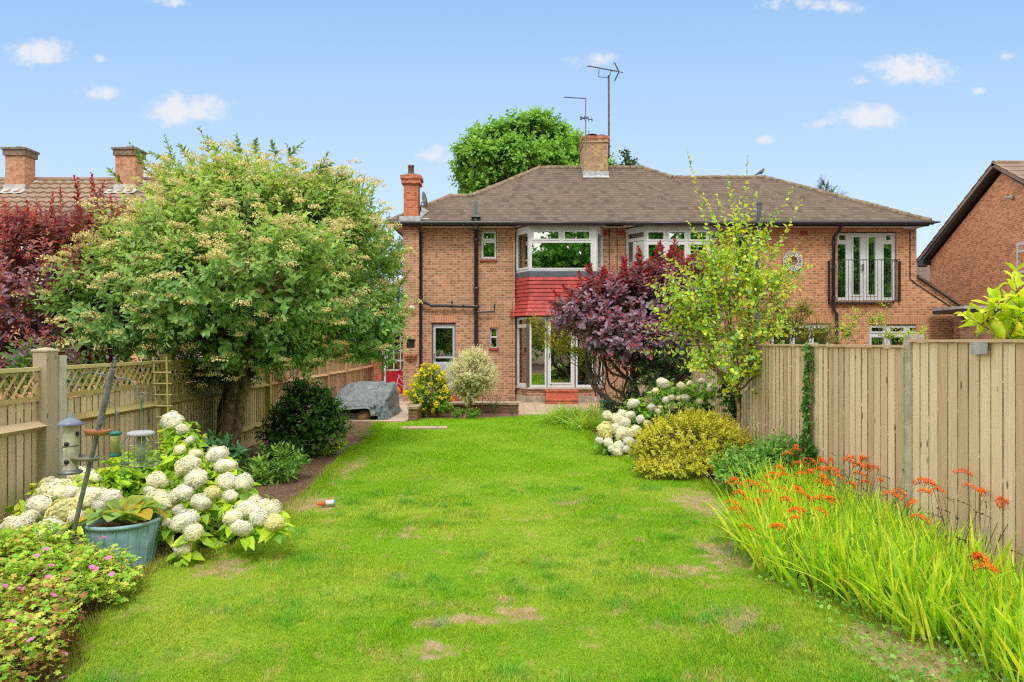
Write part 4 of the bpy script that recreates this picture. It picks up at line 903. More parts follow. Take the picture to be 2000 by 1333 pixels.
def board_run(mb, X, ya, yb, z0, z1, face, bw=.1, jit=.01, sag=0.0):
    """feather-edged vertical boards along Y; face = +1 shows towards +x"""
    n = max(1, int(round((yb - ya) / bw))); w_ = (yb - ya) / n
    for i in range(n):
        a, b = ya + i * w_, ya + (i + 1) * w_ - rf.uniform(.002, .006); t1, t2 = .012, .014 + rf.uniform(.0, .006)
        zt = z1 + rf.uniform(-jit, 0) ; x0 = X + rf.uniform(0, .006) * face
        mb.prism([(x0, a, z0), (x0 + face * t2, a, z0), (x0 + face * t1, b, z0), (x0, b, z0)], (0, rf.uniform(-.003, .003), zt - z0))
lf = thing('wooden_fence', 'long greyed board fence down the left side with trellis top on its near panels', 'fence', (XL, 9, 0))
posts = [4.3, 6.41, 8.61, 10.42, 12.24, 14.4, 16.1, 17.9, 19.55, 21.3]
for i, y in enumerate(posts):
    if i == 1:
        mb = MB(); post(mb, XL + .02, y, .0, 1.66, .13, .16); mb.box(XL - .055, XL + .095, y - .09, y + .09, 1.66, 1.675); mb.add([(XL - .055, y - .09, 1.675), (XL + .095, y - .09, 1.675), (XL + .095, y + .09, 1.675), (XL - .055, y + .09, 1.675), (XL + .02, y, 1.70)], [(0, 1, 4), (1, 2, 4), (2, 3, 4), (3, 0, 4)]); tag(mb.build('post', mat('pale_weathered_post', wood_fn((.42, .38, .30), (.52, .47, .38), (.3, .28, .18), .3, board=.3)), lf), 'stout pale post with a flat cap, nearest on the left')
        mb = MB(); post(mb, XL + .1, y + .12, .0, 1.62, .04, .07); mb.build('post', CONC, lf)
    else:
        zt = 1.6 if i < 5 else 1.42 - .012 * i
        mb = MB(); post(mb, XL + .03, y, 0, zt, .1, .1); mb.build('post', WOOD_G if i < 6 else WOOD_F, lf)
for i in range(len(posts) - 1):
    ya, yb = posts[i] + .06, posts[i + 1] - .05
    zt = 1.2 if i < 4 else (1.27 if i < 6 else 1.3); zb = .27 if i == 0 else (.15 if i == 1 else .12)
    mb = MB(); board_run(mb, XL - .02, ya, yb, zb, zt, 1, bw=.1 if i < 2 else .085); shade_strips(XL - .02, ya, yb, zb, zt, 1, .1 if i < 2 else .085, lf); mb.build('board_panel', [WOOD_L, WOOD_L, WOOD_G, WOOD_G, WOOD_F, WOOD_F, WOOD_F, WOOD_F, WOOD_F][i], lf)
    for zr in ((.98,) if i != 3 else (.98, .3)) if i < 9 else ():
        if i in (1, 2): zz = (.98, .33)
        else: zz = (zr,)
        for z_ in (zz if zr == .98 else (.3,)):
            mb = MB(); mb.prism([(XL + .0, ya - .04, z_ - .05), (XL + .09, ya - .04, z_ + .0), (XL + .0, ya - .04, z_ + .05)], (0, yb - ya + .08, rf.uniform(-.02, .02))); mb.build('arris_rail', WOOD_G if i in (1, 2, 3) else (WOOD_L if i == 0 else WOOD_F), lf)
    mb = MB(); mb.box(XL - .02, XL + .02, ya, yb, zb - .17, zb - .003); mb.build('gravel_board', WOOD_L, lf)
    if i >= 4:
        mb = MB(); mb.box(XL - .04, XL + .03, ya, yb, zt + .002, zt + .03); mb.build('capping', WOOD_F, lf)
    if i < 4:
        mb = MB(); z0, z1 = 1.225, 1.5
        mb.box(XL - .02, XL + .02, ya, yb, z0 - .02, z0 + .02); mb.box(XL - .025, XL + .03, ya, yb, z1 - .02, z1 + .015); mb.box(XL - .02, XL + .02, ya, ya + .04, z0 + .02, z1 - .02); mb.box(XL - .02, XL + .02, yb - .04, yb, z0 + .02, z1 - .02)
        h = z1 - z0 - .04; n = int((yb - ya) / .115)
        for k in range(-2, n + 1):
            for sg in (1, -1):
                a = ya + .02 + k * .115; b = a + h * .85
                p0, p1 = (a, z0 + .02), (b, z1 - .02)
                if sg < 0: p0, p1 = (a, z1 - .02), (b, z0 + .02)
                def clip(p, q):
                    (ay_, az_), (by2, bz2) = p, q; lo, hi = ya + .02, yb - .02
                    if by2 <= lo or ay_ >= hi: return None
                    if ay_ < lo: t_ = (lo - ay_) / (by2 - ay_); ay_, az_ = lo, az_ + (bz2 - az_) * t_
                    if by2 > hi: t_ = (hi - ay_) / (by2 - ay_); by2, bz2 = hi, az_ + (bz2 - az_) * t_
                    return (ay_, az_), (by2, bz2)
                c = clip(p0, p1)
                if c: mb.tube([(XL + .006 * sg, c[0][0], c[0][1]), (XL + .006 * sg, c[1][0], c[1][1])], .013, 4, smooth=False)
        mb.build('trellis', WOOD_G, lf)
# right fence
XR = 3.27
rfn = thing('wooden_fence', 'tall tan close-board fence with concrete posts down the right side', 'fence', (XR, 8, 0))
rposts = [1.9, 3.75, 5.6, 7.52, 9.4, 11.3, 13.2, 15.1, 17.0, 18.9]
for i, y in enumerate(rposts):
    mb = MB(); post(mb, XR + .03, y, 0, 1.81 if i == 2 else (1.74 if i > 2 else 1.8), .11, .085); mb.build('post', CONC, rfn)
for i in range(len(rposts) - 1):
    ya, yb = rposts[i] + .045, rposts[i + 1] - .045; zt = 1.745 if i < 2 else 1.70
    mb = MB(); board_run(mb, XR, ya + .04, yb, .1, zt, -1, bw=.113, jit=.006); mb.build('board_panel', WOOD_R, rfn); shade_strips(XR, ya + .04, yb, .1, zt, -1, .113, rfn)
    mb = MB(); mb.box(XR - .05, XR + .02, ya, yb, zt + .002, zt + .022); mb.build('capping', WOOD_R, rfn)
    mb = MB(); mb.box(XR - .02, XR + .03, yb + .001, yb + .02, .1, zt); mb.build('batten', WOOD_L, rfn); mb = MB(); mb.box(XR - .035, XR + .02, ya, ya + .038, .1, zt); mb.build('batten', WOOD_L, rfn)
    mb = MB(); mb.box(XR - .02, XR + .02, ya, yb, -.05, .097); mb.build('gravel_board', CONC, rfn)
mb = MB(); mb.box(XR - .052, XR - .0501 + .0, 4.62, 4.78, 1.67, 1.745); mb.box(XR - .06, XR - .051, 4.62, 4.78, 1.665, 1.75); tag(mb.build('metal_clip', LEAD, rfn), 'small grey metal patch under the capping')
# side gate and garden wall at the end of the passage
sw_ = thing('garden_wall', 'low brick wall across the side passage beyond the patio', 'wall', (-4.9, 22.6, 0))
mb = MB(); mb.box(-6.2, -4.32, 22.6, 22.8, 0, 1.2); mb.box(-6.2, -4.32, 22.57, 22.83, 1.2, 1.26); mb.build('wall', BRICK_RED, sw_)
sg_ = thing('side_gate', 'bright red painted side door with glazed top between fence and house', 'door', (-3.7, 22.65, 0))
gx = lambda px: HX(px, 22.65); gz = lambda py: CZ + (HY - py) / F * 22.65
mb = MB(); mb.box(gx(755), gx(800), 22.63, 22.69, .0, gz(725)); 
for px in (757, 768, 779, 790): mb.box(gx(px), gx(px) + .02, 22.615, 22.63, .1, gz(728))
mb.build('door_panel', mat('bright_red_door_paint', color=(.45, .008, .02), rough=.4, var=.1), sg_)
mb = MB(); mb.box(gx(752) - .03, gx(752) + .04, 22.6, 22.7, 0, gz(640)); mb.box(gx(752), gx(800), 22.6, 22.7, gz(645), gz(638)); 
mb.build('door_frame', WHITE, sg_)
fw = window('window', sg_, (0, 22.66, 0), U, W, gx(755), gx(800), gz(724.5), gz(646), [(gx(757), gx(768), gz(703), gz(686)), (gx(770), gx(781), gz(703), gz(686)), (gx(783), gx(797), gz(703), gz(686)), (gx(757), gx(768), gz(722), gz(706)), (gx(770), gx(781), gz(722), gz(706)), (gx(783), gx(797), gz(722), gz(706)), (gx(757), gx(781), gz(683), gz(650)), (gx(783), gx(797), gz(683), gz(650))])
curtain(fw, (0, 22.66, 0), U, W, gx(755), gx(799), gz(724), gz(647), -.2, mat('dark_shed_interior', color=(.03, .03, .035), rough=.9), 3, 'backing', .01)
# outbuilding roofline beyond passage is hidden by the tree: a plain brick side extension stands behind the gate
mb = MB(); mb.box(-4.3, -3.12, 22.75, 22.95, 0, 2.6); mb.box(-4.3, -3.12, 22.5, 26, 2.6, 2.68); tag(mb.build('porch_roof', DARKR, sg_))
# low brick planter wall
pw = thing('planter_wall', 'low dark brick wall edging the raised bed in front of the back door', 'wall', (-1, 16.8, 0))
mb = MB(); mb.box(-2.07, .16, 16.68, 16.88, 0, .2); mb.box(-2.27, -2.07, 14.95, 16.88, 0, .27); mb.build('wall', BRICK_D, pw)
mb = MB(); mb.box(-2.07, .18, 16.66, 16.9, .203, .25); mb.box(-2.29, -2.05, 14.93, 16.9, .273, .33); mb.build('coping', mat('mossy_brick_coping', color=(.30, .23, .17), rough=.95, var=.4, vscale=9, bump=.5, bscale=30), pw)

# ---------------------------------------------------------------- covered garden furniture
def tarp():
    t = thing('covered_garden_furniture', 'garden furniture under a wrinkled grey tarpaulin with its front edge lifted', 'furniture cover', (-3.35, 16, 0))
    x0, x1, y0, y1 = -4.12, -2.84, 15.1, 16.95
    rng = np.random.RandomState(5); NS, NT_ = 320, 70; vs = []
    def topz(x, y):
        s = (y - y0) / (y1 - y0); a = np.clip((s - .05) / .75, 0, 1); a = a * a * (3 - 2 * a)
        z = .40 + .36 * a; xr = (x - x0) / (x1 - x0); z -= .10 * max(0, .28 - xr) / .28
        z += .012 * math.sin(x * 17 + y * 6) + .010 * math.sin(x * 9 - y * 19) + .008 * math.sin(x * 31 + y * 11 + 1)
        return z
    from mathutils import noise as mn
    def crease(x, y, z):
        a = 0
        for f_, am in ((3.1, .045), (6.7, .026), (14, .012)): a += am * (1 - abs(mn.noise(Vector((x * f_ * 1.0 + 3, y * f_ * .8, z * f_ * 1.3)))) * 3.2)
        return (a - .03) * .6
    for i in range(NS):
        s = 2 * math.pi * i / NS; ex = .22
        cx_, sx_ = math.cos(s), math.sin(s)
        px = (x0 + x1) / 2 + (x1 - x0) / 2 * np.sign(cx_) * abs(cx_) ** ex; py = (y0 + y1) / 2 + (y1 - y0) / 2 * np.sign(sx_) * abs(sx_) ** ex
        zt = topz(px, py) - .03
        front = sx_ < -.55 and px < -2.98
        hem = .27 + .04 * math.sin(px * 9) if front else .015 + .01 * math.sin(s * 23)
        if sx_ < -.5 and -3.12 < px <= -2.98: hem = .12
        col = []
        for k in range(NT_):
            f = k / (NT_ - 1)
            if f < .5:
                g_ = f / .5; X = (x0 + x1) / 2 + (px - (x0 + x1) / 2) * g_; Y = (y0 + y1) / 2 + (py - (y0 + y1) / 2) * g_; Z = topz(X, Y) - .03 * g_ ** 8
                Z += .010 * math.sin(s * 11 + g_ * 3) * g_
            else:
                g_ = (f - .5) / .5; out = .10 * g_ + .03 * g_ * math.sin(s * 19) + .018 * g_ * math.sin(s * 43 + 1) + .012 * math.sin(s * 13 + g_ * 9)
                nx_, ny_ = cx_, sx_; X = px + nx_ * out; Y = py + ny_ * out; Z = zt + (hem - zt) * g_
            cr_ = crease(X, Y, Z)
            if f < .5: Z += cr_
            else: X += cx_ * cr_ * (1 - .3 * f); Y += sx_ * cr_
            col.append((X, Y, Z))
        vs += col
    fs = [(i * NT_ + k, ((i + 1) % NS) * NT_ + k, ((i + 1) % NS) * NT_ + k + 1, i * NT_ + k + 1) for i in range(NS) for k in range(NT_ - 1)]
    mb = MB(); mb.add(vs, fs, True)
    def tf(t_):
        g = t_.geo(); n1_ = t_.noise(4, 6, .7, vec=g, dist=1.5); n2_ = t_.noise(22, 5, .7, vec=g, dist=1.2)
        c = t_.mix(t_.rng(n1_, .35, .65), (.10, .135, .15, 1), (.21, .25, .265, 1))
        p = t_.n('ShaderNodeBsdfPrincipled'); t_.put(p, 'Base Color', c); t_.put(p, 'Roughness', .45)
        bp = t_.n('ShaderNodeBump'); t_.put(bp, 'Strength', .7); t_.put(bp, 'Distance', .08); t_.put(bp, 'Height', t_.math('ADD', n1_, t_.math('MULTIPLY', n2_, .35))); t_.link(bp.outputs[0], p.inputs['Normal'])
        return p.outputs[0]
    mb.build('cover', mat('grey_tarpaulin', tf), t)
    # what shows beneath: frame, logs, folded plastic chairs
    mb = MB()
    for x in (x0 + .1, x1 - .25):
        for y in (y0 + .12, y1 - .15): mb.box(x - .02, x + .02, y - .02, y + .02, 0, .38)
    mb.box(x0 + .1, x1 - .25, y0 + .1, y0 + .14, .1, .13); mb.build('frame', BLACK, t)
    mb = MB()
    for k in range(7): mb.tube([(-3.9 + k * .1, y0 + .06, .06 + .03 * (k % 3)), (-3.75 + k * .1, y0 + .5, .2)], .018, 6)
    for k in range(3): mb.tube([(-3.95, y0 + .05, .06 + .05 * k), (-3.2, y0 + .05, .05 + .045 * k)], .013, 6)
    mb.build('stored_pole', mat('pale_grey_plastic_pole', color=(.35, .37, .40), rough=.5), t)
    mb = MB(); mb.lathe((-3.28, y0 + .1, .12), [(0, -.16), (.1, -.15), (.13, 0), (.1, .12), (0, .14)], 12, axis=(.8, .2, .3)); mb.build('cushion', mat('tan_cushion_cloth', color=(.36, .24, .12), rough=.9, var=.4, vscale=14), t)
tarp()

# child's bicycle
bk = thing('child_bicycle', "child's bicycle with orange wheel disc leaning in the side passage by the red door", 'bicycle', (-3.5, 20.9, 0))
wc = P(773, 764, 20.8); wc[2] = .25; 
def ring(mb, c, r, th, axis_y=True, seg=28, s=6):
    mb.tube([(c[0] + r * math.cos(2 * math.pi * i / seg), c[1], c[2] + r * math.sin(2 * math.pi * i / seg)) for i in range(seg + 1)], th, s, False)
for off in (0, .62):
    cc_ = wc + (off, .08 * (off > 0), 0)
    mb = MB(); ring(mb, cc_, .235, .018); whl = mb.build('wheel', mat('pale_bike_tyre', color=(.30, .27, .24), rough=.8), bk)
    mb = MB(); mb.lathe(cc_, [(.0, -.012), (.14, -.012), (.15, 0), (.14, .012), (0, .012)], 24, axis=(0, 1, 0)); mb.build('wheel_disc', mat('orange_wheel_disc', color=(.80, .28, .01), rough=.4, var=.2), whl)
    mb = MB(); mb.lathe(cc_ + (0, -.02, 0), [(.0, -.012), (.05, -.012), (.05, .012), (0, .012)], 14, axis=(0, 1, 0))
    for a in range(12): mb.tube([cc_, cc_ + (.23 * math.cos(a * math.pi / 6), 0, .23 * math.sin(a * math.pi / 6))], .004, 4)
    mb.build('hub', mat('blue_hub_plastic', color=(.04, .16, .3), rough=.4), whl)
mb = MB(); hd = wc + (.1, .0, .5); mb.tube([wc, wc + (.05, 0, .28), hd], .017, 8); mb.tube([hd + (0, 0, -.06), wc + (.36, .03, .05), wc + (.62, .08, 0)], .016, 8); mb.tube([hd + (0, 0, -.02), wc + (.44, .05, .32), wc + (.62, .08, 0)], .014, 8); mb.tube([wc + (.36, .03, .05), wc + (.47, .05, .42)], .014, 8)
mb.build('frame', mat('pale_lilac_bike_paint', color=(.55, .45, .55), rough=.35), bk)
mb = MB(); mb.tube([hd, hd + (.01, 0, .12)], .012, 6); mb.tube([hd + (.06, -.17, .15), hd + (.01, -.05, .12), hd + (.01, .05, .12), hd + (.06, .17, .15)], .013, 6); mb.build('handlebar', BLACK, bk)
mb = MB(); mb.lathe(wc + (.48, .05, .44), [(0, -.03), (.08, -.02), (.09, .01), (0, .03)], 12, sq=(1.3, .7)); mb.build('saddle', BLACK, bk)
# plant pot and statue by the smoke bush
tpot = thing('plant_pot', 'dark blue glazed pot half hidden behind grass under the smoke bush', 'plant pot', P(1187, 800, 15.6)); c = P(1187, 800, 15.6); c[2] = .03
mb = MB(); mb.lathe(c, [(.11, 0), (.17, .2), (.18, .33), (.2, .34), (.2, .38), (.16, .38), (.15, .2)], 18); mb.build('pot', mat('blue_glaze', color=(.01, .09, .17), rough=.2, var=.3), tpot)
mb = MB(); mb.lathe(c, [(0, .34), (.15, .345)], 14); mb.build('compost', SOIL, tpot)

# ---------------------------------------------------------------- bird feeding station
YP = 5.0
def PP(px, py, Y=YP): return P(px, py, Y)
bf = thing('bird_feeder_pole', 'leaning grey metal bird feeder pole with scrolled hooks on the left', 'feeder pole', PP(133, 1075))
mb = MB(); base = PP(128, 1108); top = PP(220, 722)
mb.tube([base, PP(160, 970), PP(197, 820)], .0165, 10); mb.tube([PP(196, 823), top], .021, 10); mb.tube([PP(195, 830), PP(199, 812)], .025, 10)
mb.build('pole', STEEL, bf)
mb = MB()
for k in range(4):
    a = k * math.pi / 2; mb.tube([PP(221, 720), PP(222, 713) + (.018 * math.cos(a), .018 * math.sin(a), 0), PP(223, 706) + (.012 * math.cos(a + 1.2), .012 * math.sin(a + 1.2), 0), PP(223.5, 702)], .004, 5)
mb.lathe(PP(223.5, 700.5), [(0, -.012), (.010, -.006), (.010, .006), (0, .012)], 8); mb.build('finial', STEEL, bf)
def spline(pts, n=8):
    pts = [np.array(p) for p in pts]; pts = [pts[0]] + pts + [pts[-1]]; out = []
    for i in range(1, len(pts) - 2):
        for k in range(n):
            t = k / n; a, b, c_, d_ = pts[i - 1:i + 3]
            out.append(.5 * ((2 * b) + (-a + c_) * t + (2 * a - 5 * b + 4 * c_ - d_) * t * t + (-a + 3 * b - 3 * c_ + d_) * t ** 3))
    out.append(pts[-2]); return out
q = lambda x, y: PP(60 + x * .195, 690 + y * .195)      # detail-crop coordinates
mb = MB(); mb.tube(spline([q(815, 200), q(760, 218), q(690, 205), q(600, 192), q(520, 215), q(460, 270), q(425, 318), q(375, 312), q(360, 278), q(385, 255), q(405, 275)]), .0045, 6); mb.tube(spline([q(640, 195), q(715, 225), q(755, 280), q(740, 330), q(715, 315), q(730, 300)]), .0045, 6); mb.build('hook_arm', STEEL, bf)
mb = MB(); mb.tube(spline([q(825, 205), q(870, 245), q(950, 255), q(1020, 285), q(1065, 350), q(1080, 430), q(1120, 445), q(1142, 415), q(1120, 395), q(1103, 412)]), .0045, 6); mb.tube(spline([q(950, 262), q(870, 262), q(820, 290), q(808, 335), q(835, 352), q(850, 335)]), .0045, 6); mb.build('hook_arm', STEEL, bf)
mb = MB(); mb.tube(spline([q(745, 575), q(750, 520), q(790, 488), q(830, 510), q(848, 560), q(848, 610), q(875, 610), q(875, 580), q(855, 585)]), .004, 6); mb.build('hook_arm', STEEL, bf)
mb = MB(); c = q(672, 820); mb.lathe(c, [(0, 0), (.088, .0), (.10, .034), (.10, .038), (.085, .008), (0, .008)], 20, sq=(1, .6)); tag(mb.build('feeding_tray', mat('copper_mesh_tray', color=(.42, .18, .08), rough=.5, var=.3), bf), 'small copper coloured tray clamped to the pole')
mb = MB(); c = q(530, 1075); mb.lathe(c, [(0, 0), (.10, .004), (.108, .028), (.105, .032), (.1, .01), (0, .008)], 20, axis=(.08, 0, 1), sq=(1, .6)); tag(mb.build('feeding_tray', mat('mossy_grey_tray', color=(.20, .19, .15), rough=.8, var=.3), bf), 'lower grey green dish on the pole')
# tube seed feeder
c = q(400, 1205); sc_ = YP / F * .195
tf_ = thing('seed_feeder', 'tall clear tube seed feeder with grey domed lid hanging left of the pole', 'bird feeder', c)
mb = MB(); mb.lathe(c, [(.05, .03), (.05, .375)], 18); mb.build('tube', mat('cloudy_plastic_tube', color=(.45, .45, .36), rough=.3, var=.25, vscale=10), tf_)
mb = MB(); mb.lathe(c, [(0, 0), (.075, .0), (.08, .012), (.052, .03), (0, .03)], 18); mb.lathe(c, [(.052, .20), (.052, .208)], 18); mb.build('base', STEEL, tf_)
mb = MB(); zl = sc_ * (1205 - 720); mb.lathe(c + (0, 0, zl), [(.09, 0), (.094, .006), (.06, .03), (.02, .055), (.012, .055), (.012, .08), (0, .08)], 22); mb.lathe(c + (0, 0, zl), [(0, .001), (.09, .0)], 22); tag(mb.build('lid', mat('slate_blue_feeder_lid', color=(.15, .18, .26), rough=.4), tf_))
mb = MB(); mb.tube([c + (0, 0, zl + .07), q(405, 340), q(403, 318)], .0012, 4); mb.build('hanger', STEEL, tf_)
for zz in (.09, .22):
    for (dx_, dy_) in ((.0, -1), (-1, 0), (1, 0)):
        if dx_ and zz == .09 and dx_ > 0: continue
        z_ = zz + (.07 if dx_ else 0); cc_ = c + (dx_ * .05, dy_ * .05, z_)
        mb = MB(); mb.lathe(cc_, [(.0, .004), (.016, .004), (.02, -.003), (0, -.003)], 12, axis=(dx_, dy_, 0)); po = mb.build('feeding_port', BLACK, tf_)
        mb = MB(); mb.tube([cc_ + (0, 0, -.02), cc_ + (dx_ * .06, dy_ * .06, -.02)], .0035, 5); mb.build('perch', ALU, po)
# small feeder with green lid
c = q(848, 1035); tf_ = thing('seed_feeder', 'small clear seed feeder with dark green lid hanging right of the pole', 'bird feeder', c)
mb = MB(); mb.lathe(c, [(0, 0), (.034, 0), (.034, .155)], 16); mb.build('tube', mat('yellowed_plastic_tube', color=(.38, .42, .16), rough=.3, var=.3, vscale=14), tf_)
mb = MB(); mb.lathe(c, [(.036, 0), (.04, .0), (.04, .012), (.036, .03)], 16); mb.build('base', mat('green_feeder_plastic', color=(.02, .16, .12), rough=.4), tf_)
mb = MB(); mb.lathe(c, [(.036, .155), (.045, .168), (.045, .176), (.02, .186), (0, .186)], 16); mb.build('lid', mat('green_feeder_plastic'), tf_)
mb = MB(); mb.tube([c + (-.016, 0, .186), q(838, 640), q(858, 612), q(870, 650), c + (.018, 0, .186)], .0015, 4); mb.build('hanger', STEEL, tf_)
# caged feeder
c = q(1105, 1110); tf_ = thing('caged_bird_feeder', 'round wire cage bird feeder with pale grey lid hanging over the hydrangea', 'bird feeder', c)
mb = MB(); R2, H2 = .125, .13
for k in range(18):
    a = 2 * math.pi * k / 18; ca, sa = math.cos(a), math.sin(a)
    mb.tube([c + (R2 * ca, R2 * sa, 0), c + (R2 * ca, R2 * sa, H2 + .02), c + (R2 * .93 * ca, R2 * .93 * sa, H2 + .045), c + (.085 * ca, .085 * sa, H2 + .08)], .0017, 4)
for z_ in (0, .03, .06, .09, .12, .15): mb.tube([c + (R2 * math.cos(2 * math.pi * k / 28), R2 * math.sin(2 * math.pi * k / 28), z_) for k in range(29)], .0017, 4, False)
mb.tube([c + (R2 * math.cos(2 * math.pi * k / 28), R2 * math.sin(2 * math.pi * k / 28), -.002) for k in range(29)], .005, 5, False)
for k in range(-3, 4): w_ = math.sqrt(R2 ** 2 - (k * .034) ** 2); mb.tube([c + (k * .034, -w_, 0), c + (k * .034, w_, 0)], .0017, 4)
mb.build('cage', ALU, tf_)
mb = MB(); mb.lathe(c, [(0, .21), (.088, .21), (.092, .216), (.09, .232), (.07, .24), (0, .243)], 24); mb.build('lid', mat('pale_grey_feeder_lid', color=(.36, .37, .40), rough=.5, var=.15), tf_)
mb = MB(); mb.lathe(c, [(0, .0), (.03, .01), (.03, .2), (0, .2)], 14); mb.build('seed_tube', mat('green_mesh_tube', color=(.20, .28, .14), rough=.6, var=.3, vscale=30), tf_)
mb = MB(); mb.tube([c + (-.018, 0, .24), q(1092, 640), q(1108, 600), q(1126, 640), c + (.02, 0, .24)], .0015, 4); mb.tube([q(1108, 602), q(1110, 450)], .002, 4); mb.tube([q(1108, 580), q(1111, 460)], .006, 6); mb.build('hanger', mat('green_feeder_plastic'), tf_)

# blue-green tub
tc = P(240, 1035, 5.28); tc[2] = gh(tc[0], tc[1]) - .1
tb = thing('garden_tub', 'large faded blue-green round plastic tub planted with hosta', 'tub', tc)
zr_ = .385 - tc[2]; mb = MB()
mb.lathe(tc, [(.205, 0), (.255, zr_ - .03)], 40); mb.lathe(tc, [(.255, zr_ - .03), (.270, zr_ - .03), (.273, zr_), (.255, zr_), (.24, zr_ - .06)], 40)
for k in range(20):
    a = 2 * math.pi * k / 20; mb.tube([tc + (.205 * math.cos(a), .205 * math.sin(a), .0), tc + (.257 * math.cos(a), .257 * math.sin(a), zr_ - .03)], .006, 5)
mb.build('tub', mat('faded_teal_plastic', color=(.24, .42, .50), rough=.55, var=.22, vscale=7), tb)
mb = MB(); mb.lathe(tc, [(0, zr_ - .05), (.245, zr_ - .055)], 24); mb.build('compost', SOIL, tb)
# ladder trellis by the fence
lt = thing('ladder_trellis', 'narrow green ladder shaped plant support against the left fence', 'plant support', (XL + .2, 8.3, 0))
mb = MB(); g1 = lambda px, py: P(px, py, 8.3 - (px - 300) * .004)
a0_, a1_ = g1(299, 697), g1(309, 812); b0_, b1_ = g1(325, 697), g1(329, 812); mb.tube([a0_, a1_ + (0, 0, -.3)], .012, 4, smooth=False); mb.tube([b0_, b1_ + (0, 0, -.3)], .010, 4, smooth=False)
for k in range(6): f_ = .08 + k * .19; mb.tube([a0_ + (a1_ - a0_) * f_ + (-.03, 0, 0), b0_ + (b1_ - b0_) * f_ + (.05, 0, 0)], .009, 4, smooth=False)
mb.build('frame', WOOD_G, lt)
# toy on the lawn
tc = P(635, 994, 7.2); tc[2] = .045; ax_ = nrm(np.array([1.0, .25, 0.05]))
ty = thing('toy_dart', 'blue and white toy with orange foam nose lying on the lawn', 'toy', tc)
mb = MB(); mb.lathe(tc, [(0, -.005), (.022, -.005), (.026, .03), (.030, .10), (.026, .103), (0, .095)], 14, axis=ax_); mb.build('body', mat('blue_toy_plastic', color=(.16, .28, .62), rough=.35), ty)
mb = MB(); mb.lathe(tc + (0, -.006, .006), [(.024, .01), (.0262, .045), (.0292, .088)], 14, axis=ax_); mb.build('label_wrap', mat('white_toy_wrap', color=(.72, .76, .82), rough=.5), ty)
mb = MB(); mb.lathe(tc, [(0, -.085), (.006, -.083), (.014, -.055), (.027, -.03), (.027, -.004), (0, -.004)], 14, axis=ax_); mb.build('nose', mat('orange_foam', color=(.75, .10, .01), rough=.7), ty)
for i, (px, py) in enumerate(((782, 978), (860, 966), (864, 972), (838, 881), (735, 1005))):
    c = P(px, py, 1.75 * F / (py - HY)); c[2] = .05; mb = MB(); an = i * 1.3
    mb.prism([c + (-.025 * math.cos(an), -.012, 0), c + (0, -.014 - .006 * (i % 2), .006), c + (.03 * math.cos(an), .008, .004), c + (0, .014, 0)], (0, 0, .003))
    o = mb.build('fallen_petal', mat('white_fallen_petal', color=(.62, .62, .52), rough=.7)); o['label'] = 'tiny pale fallen petal or scrap lying in the lawn grass'; o['category'] = 'petal'; o['group'] = 'petals scattered on the lawn'
# ---------------------------------------------------------------- plants: leaves, sprays, crowns
UP = np.array([0, 0, 1.0])
def rand_unit(rs, n): return nrm(rs.normal(size=(n, 3)))
def leaf_set(fm, pos, d, n, L, Wd, col, fold=.18, curl=.12, shape='oval'):
    """a folded six-cornered leaf for every row"""
    N = len(pos); L = np.broadcast_to(L, (N,))[:, None]; Wd = np.broadcast_to(Wd, (N,))[:, None]
    d = nrm(d); s = nrm(np.cross(d, n)); n = np.cross(s, d)
    a, b = {'oval': ((.28, .46), (.72, .42)), 'obov': ((.35, .34), (.78, .5)), 'ovate': ((.22, .5), (.6, .36)), 'thin': ((.25, .5), (.7, .34))}[shape]
    base = pos; tip = pos + d * L - n * L * curl
    l1 = pos + d * L * a[0] + s * Wd * a[1] + n * Wd * fold; l2 = pos + d * L * b[0] + s * Wd * b[1] + n * (Wd * fold - L * curl * .4)
    r1 = pos + d * L * a[0] - s * Wd * a[1] + n * Wd * fold; r2 = pos + d * L * b[0] - s * Wd * b[1] + n * (Wd * fold - L * curl * .4)
    fm.add(np.stack([base, l1, l2, tip, r2, r1], 1), [(0, 1, 2, 3), (0, 3, 4, 5)], col)
def stick_set(fm, a, b, r, col):
    N = len(a); d = nrm(b - a); ref = np.where(np.abs(d[:, 2:3]) < .9, UP[None], np.array([[1., 0, 0]])); s = nrm(np.cross(d, ref)); t = np.cross(d, s); r = np.broadcast_to(r, (N,))[:, None]
    vs = [p + (s * math.cos(k * 2.094) + t * math.sin(k * 2.094)) * r * (1 if j == 0 else .5) for j, p in enumerate((a, b)) for k in range(3)]
    fm.add(np.stack(vs, 1), [(0, 1, 4, 3), (1, 2, 5, 4), (2, 0, 3, 5)], np.broadcast_to(col, (N, 3)))
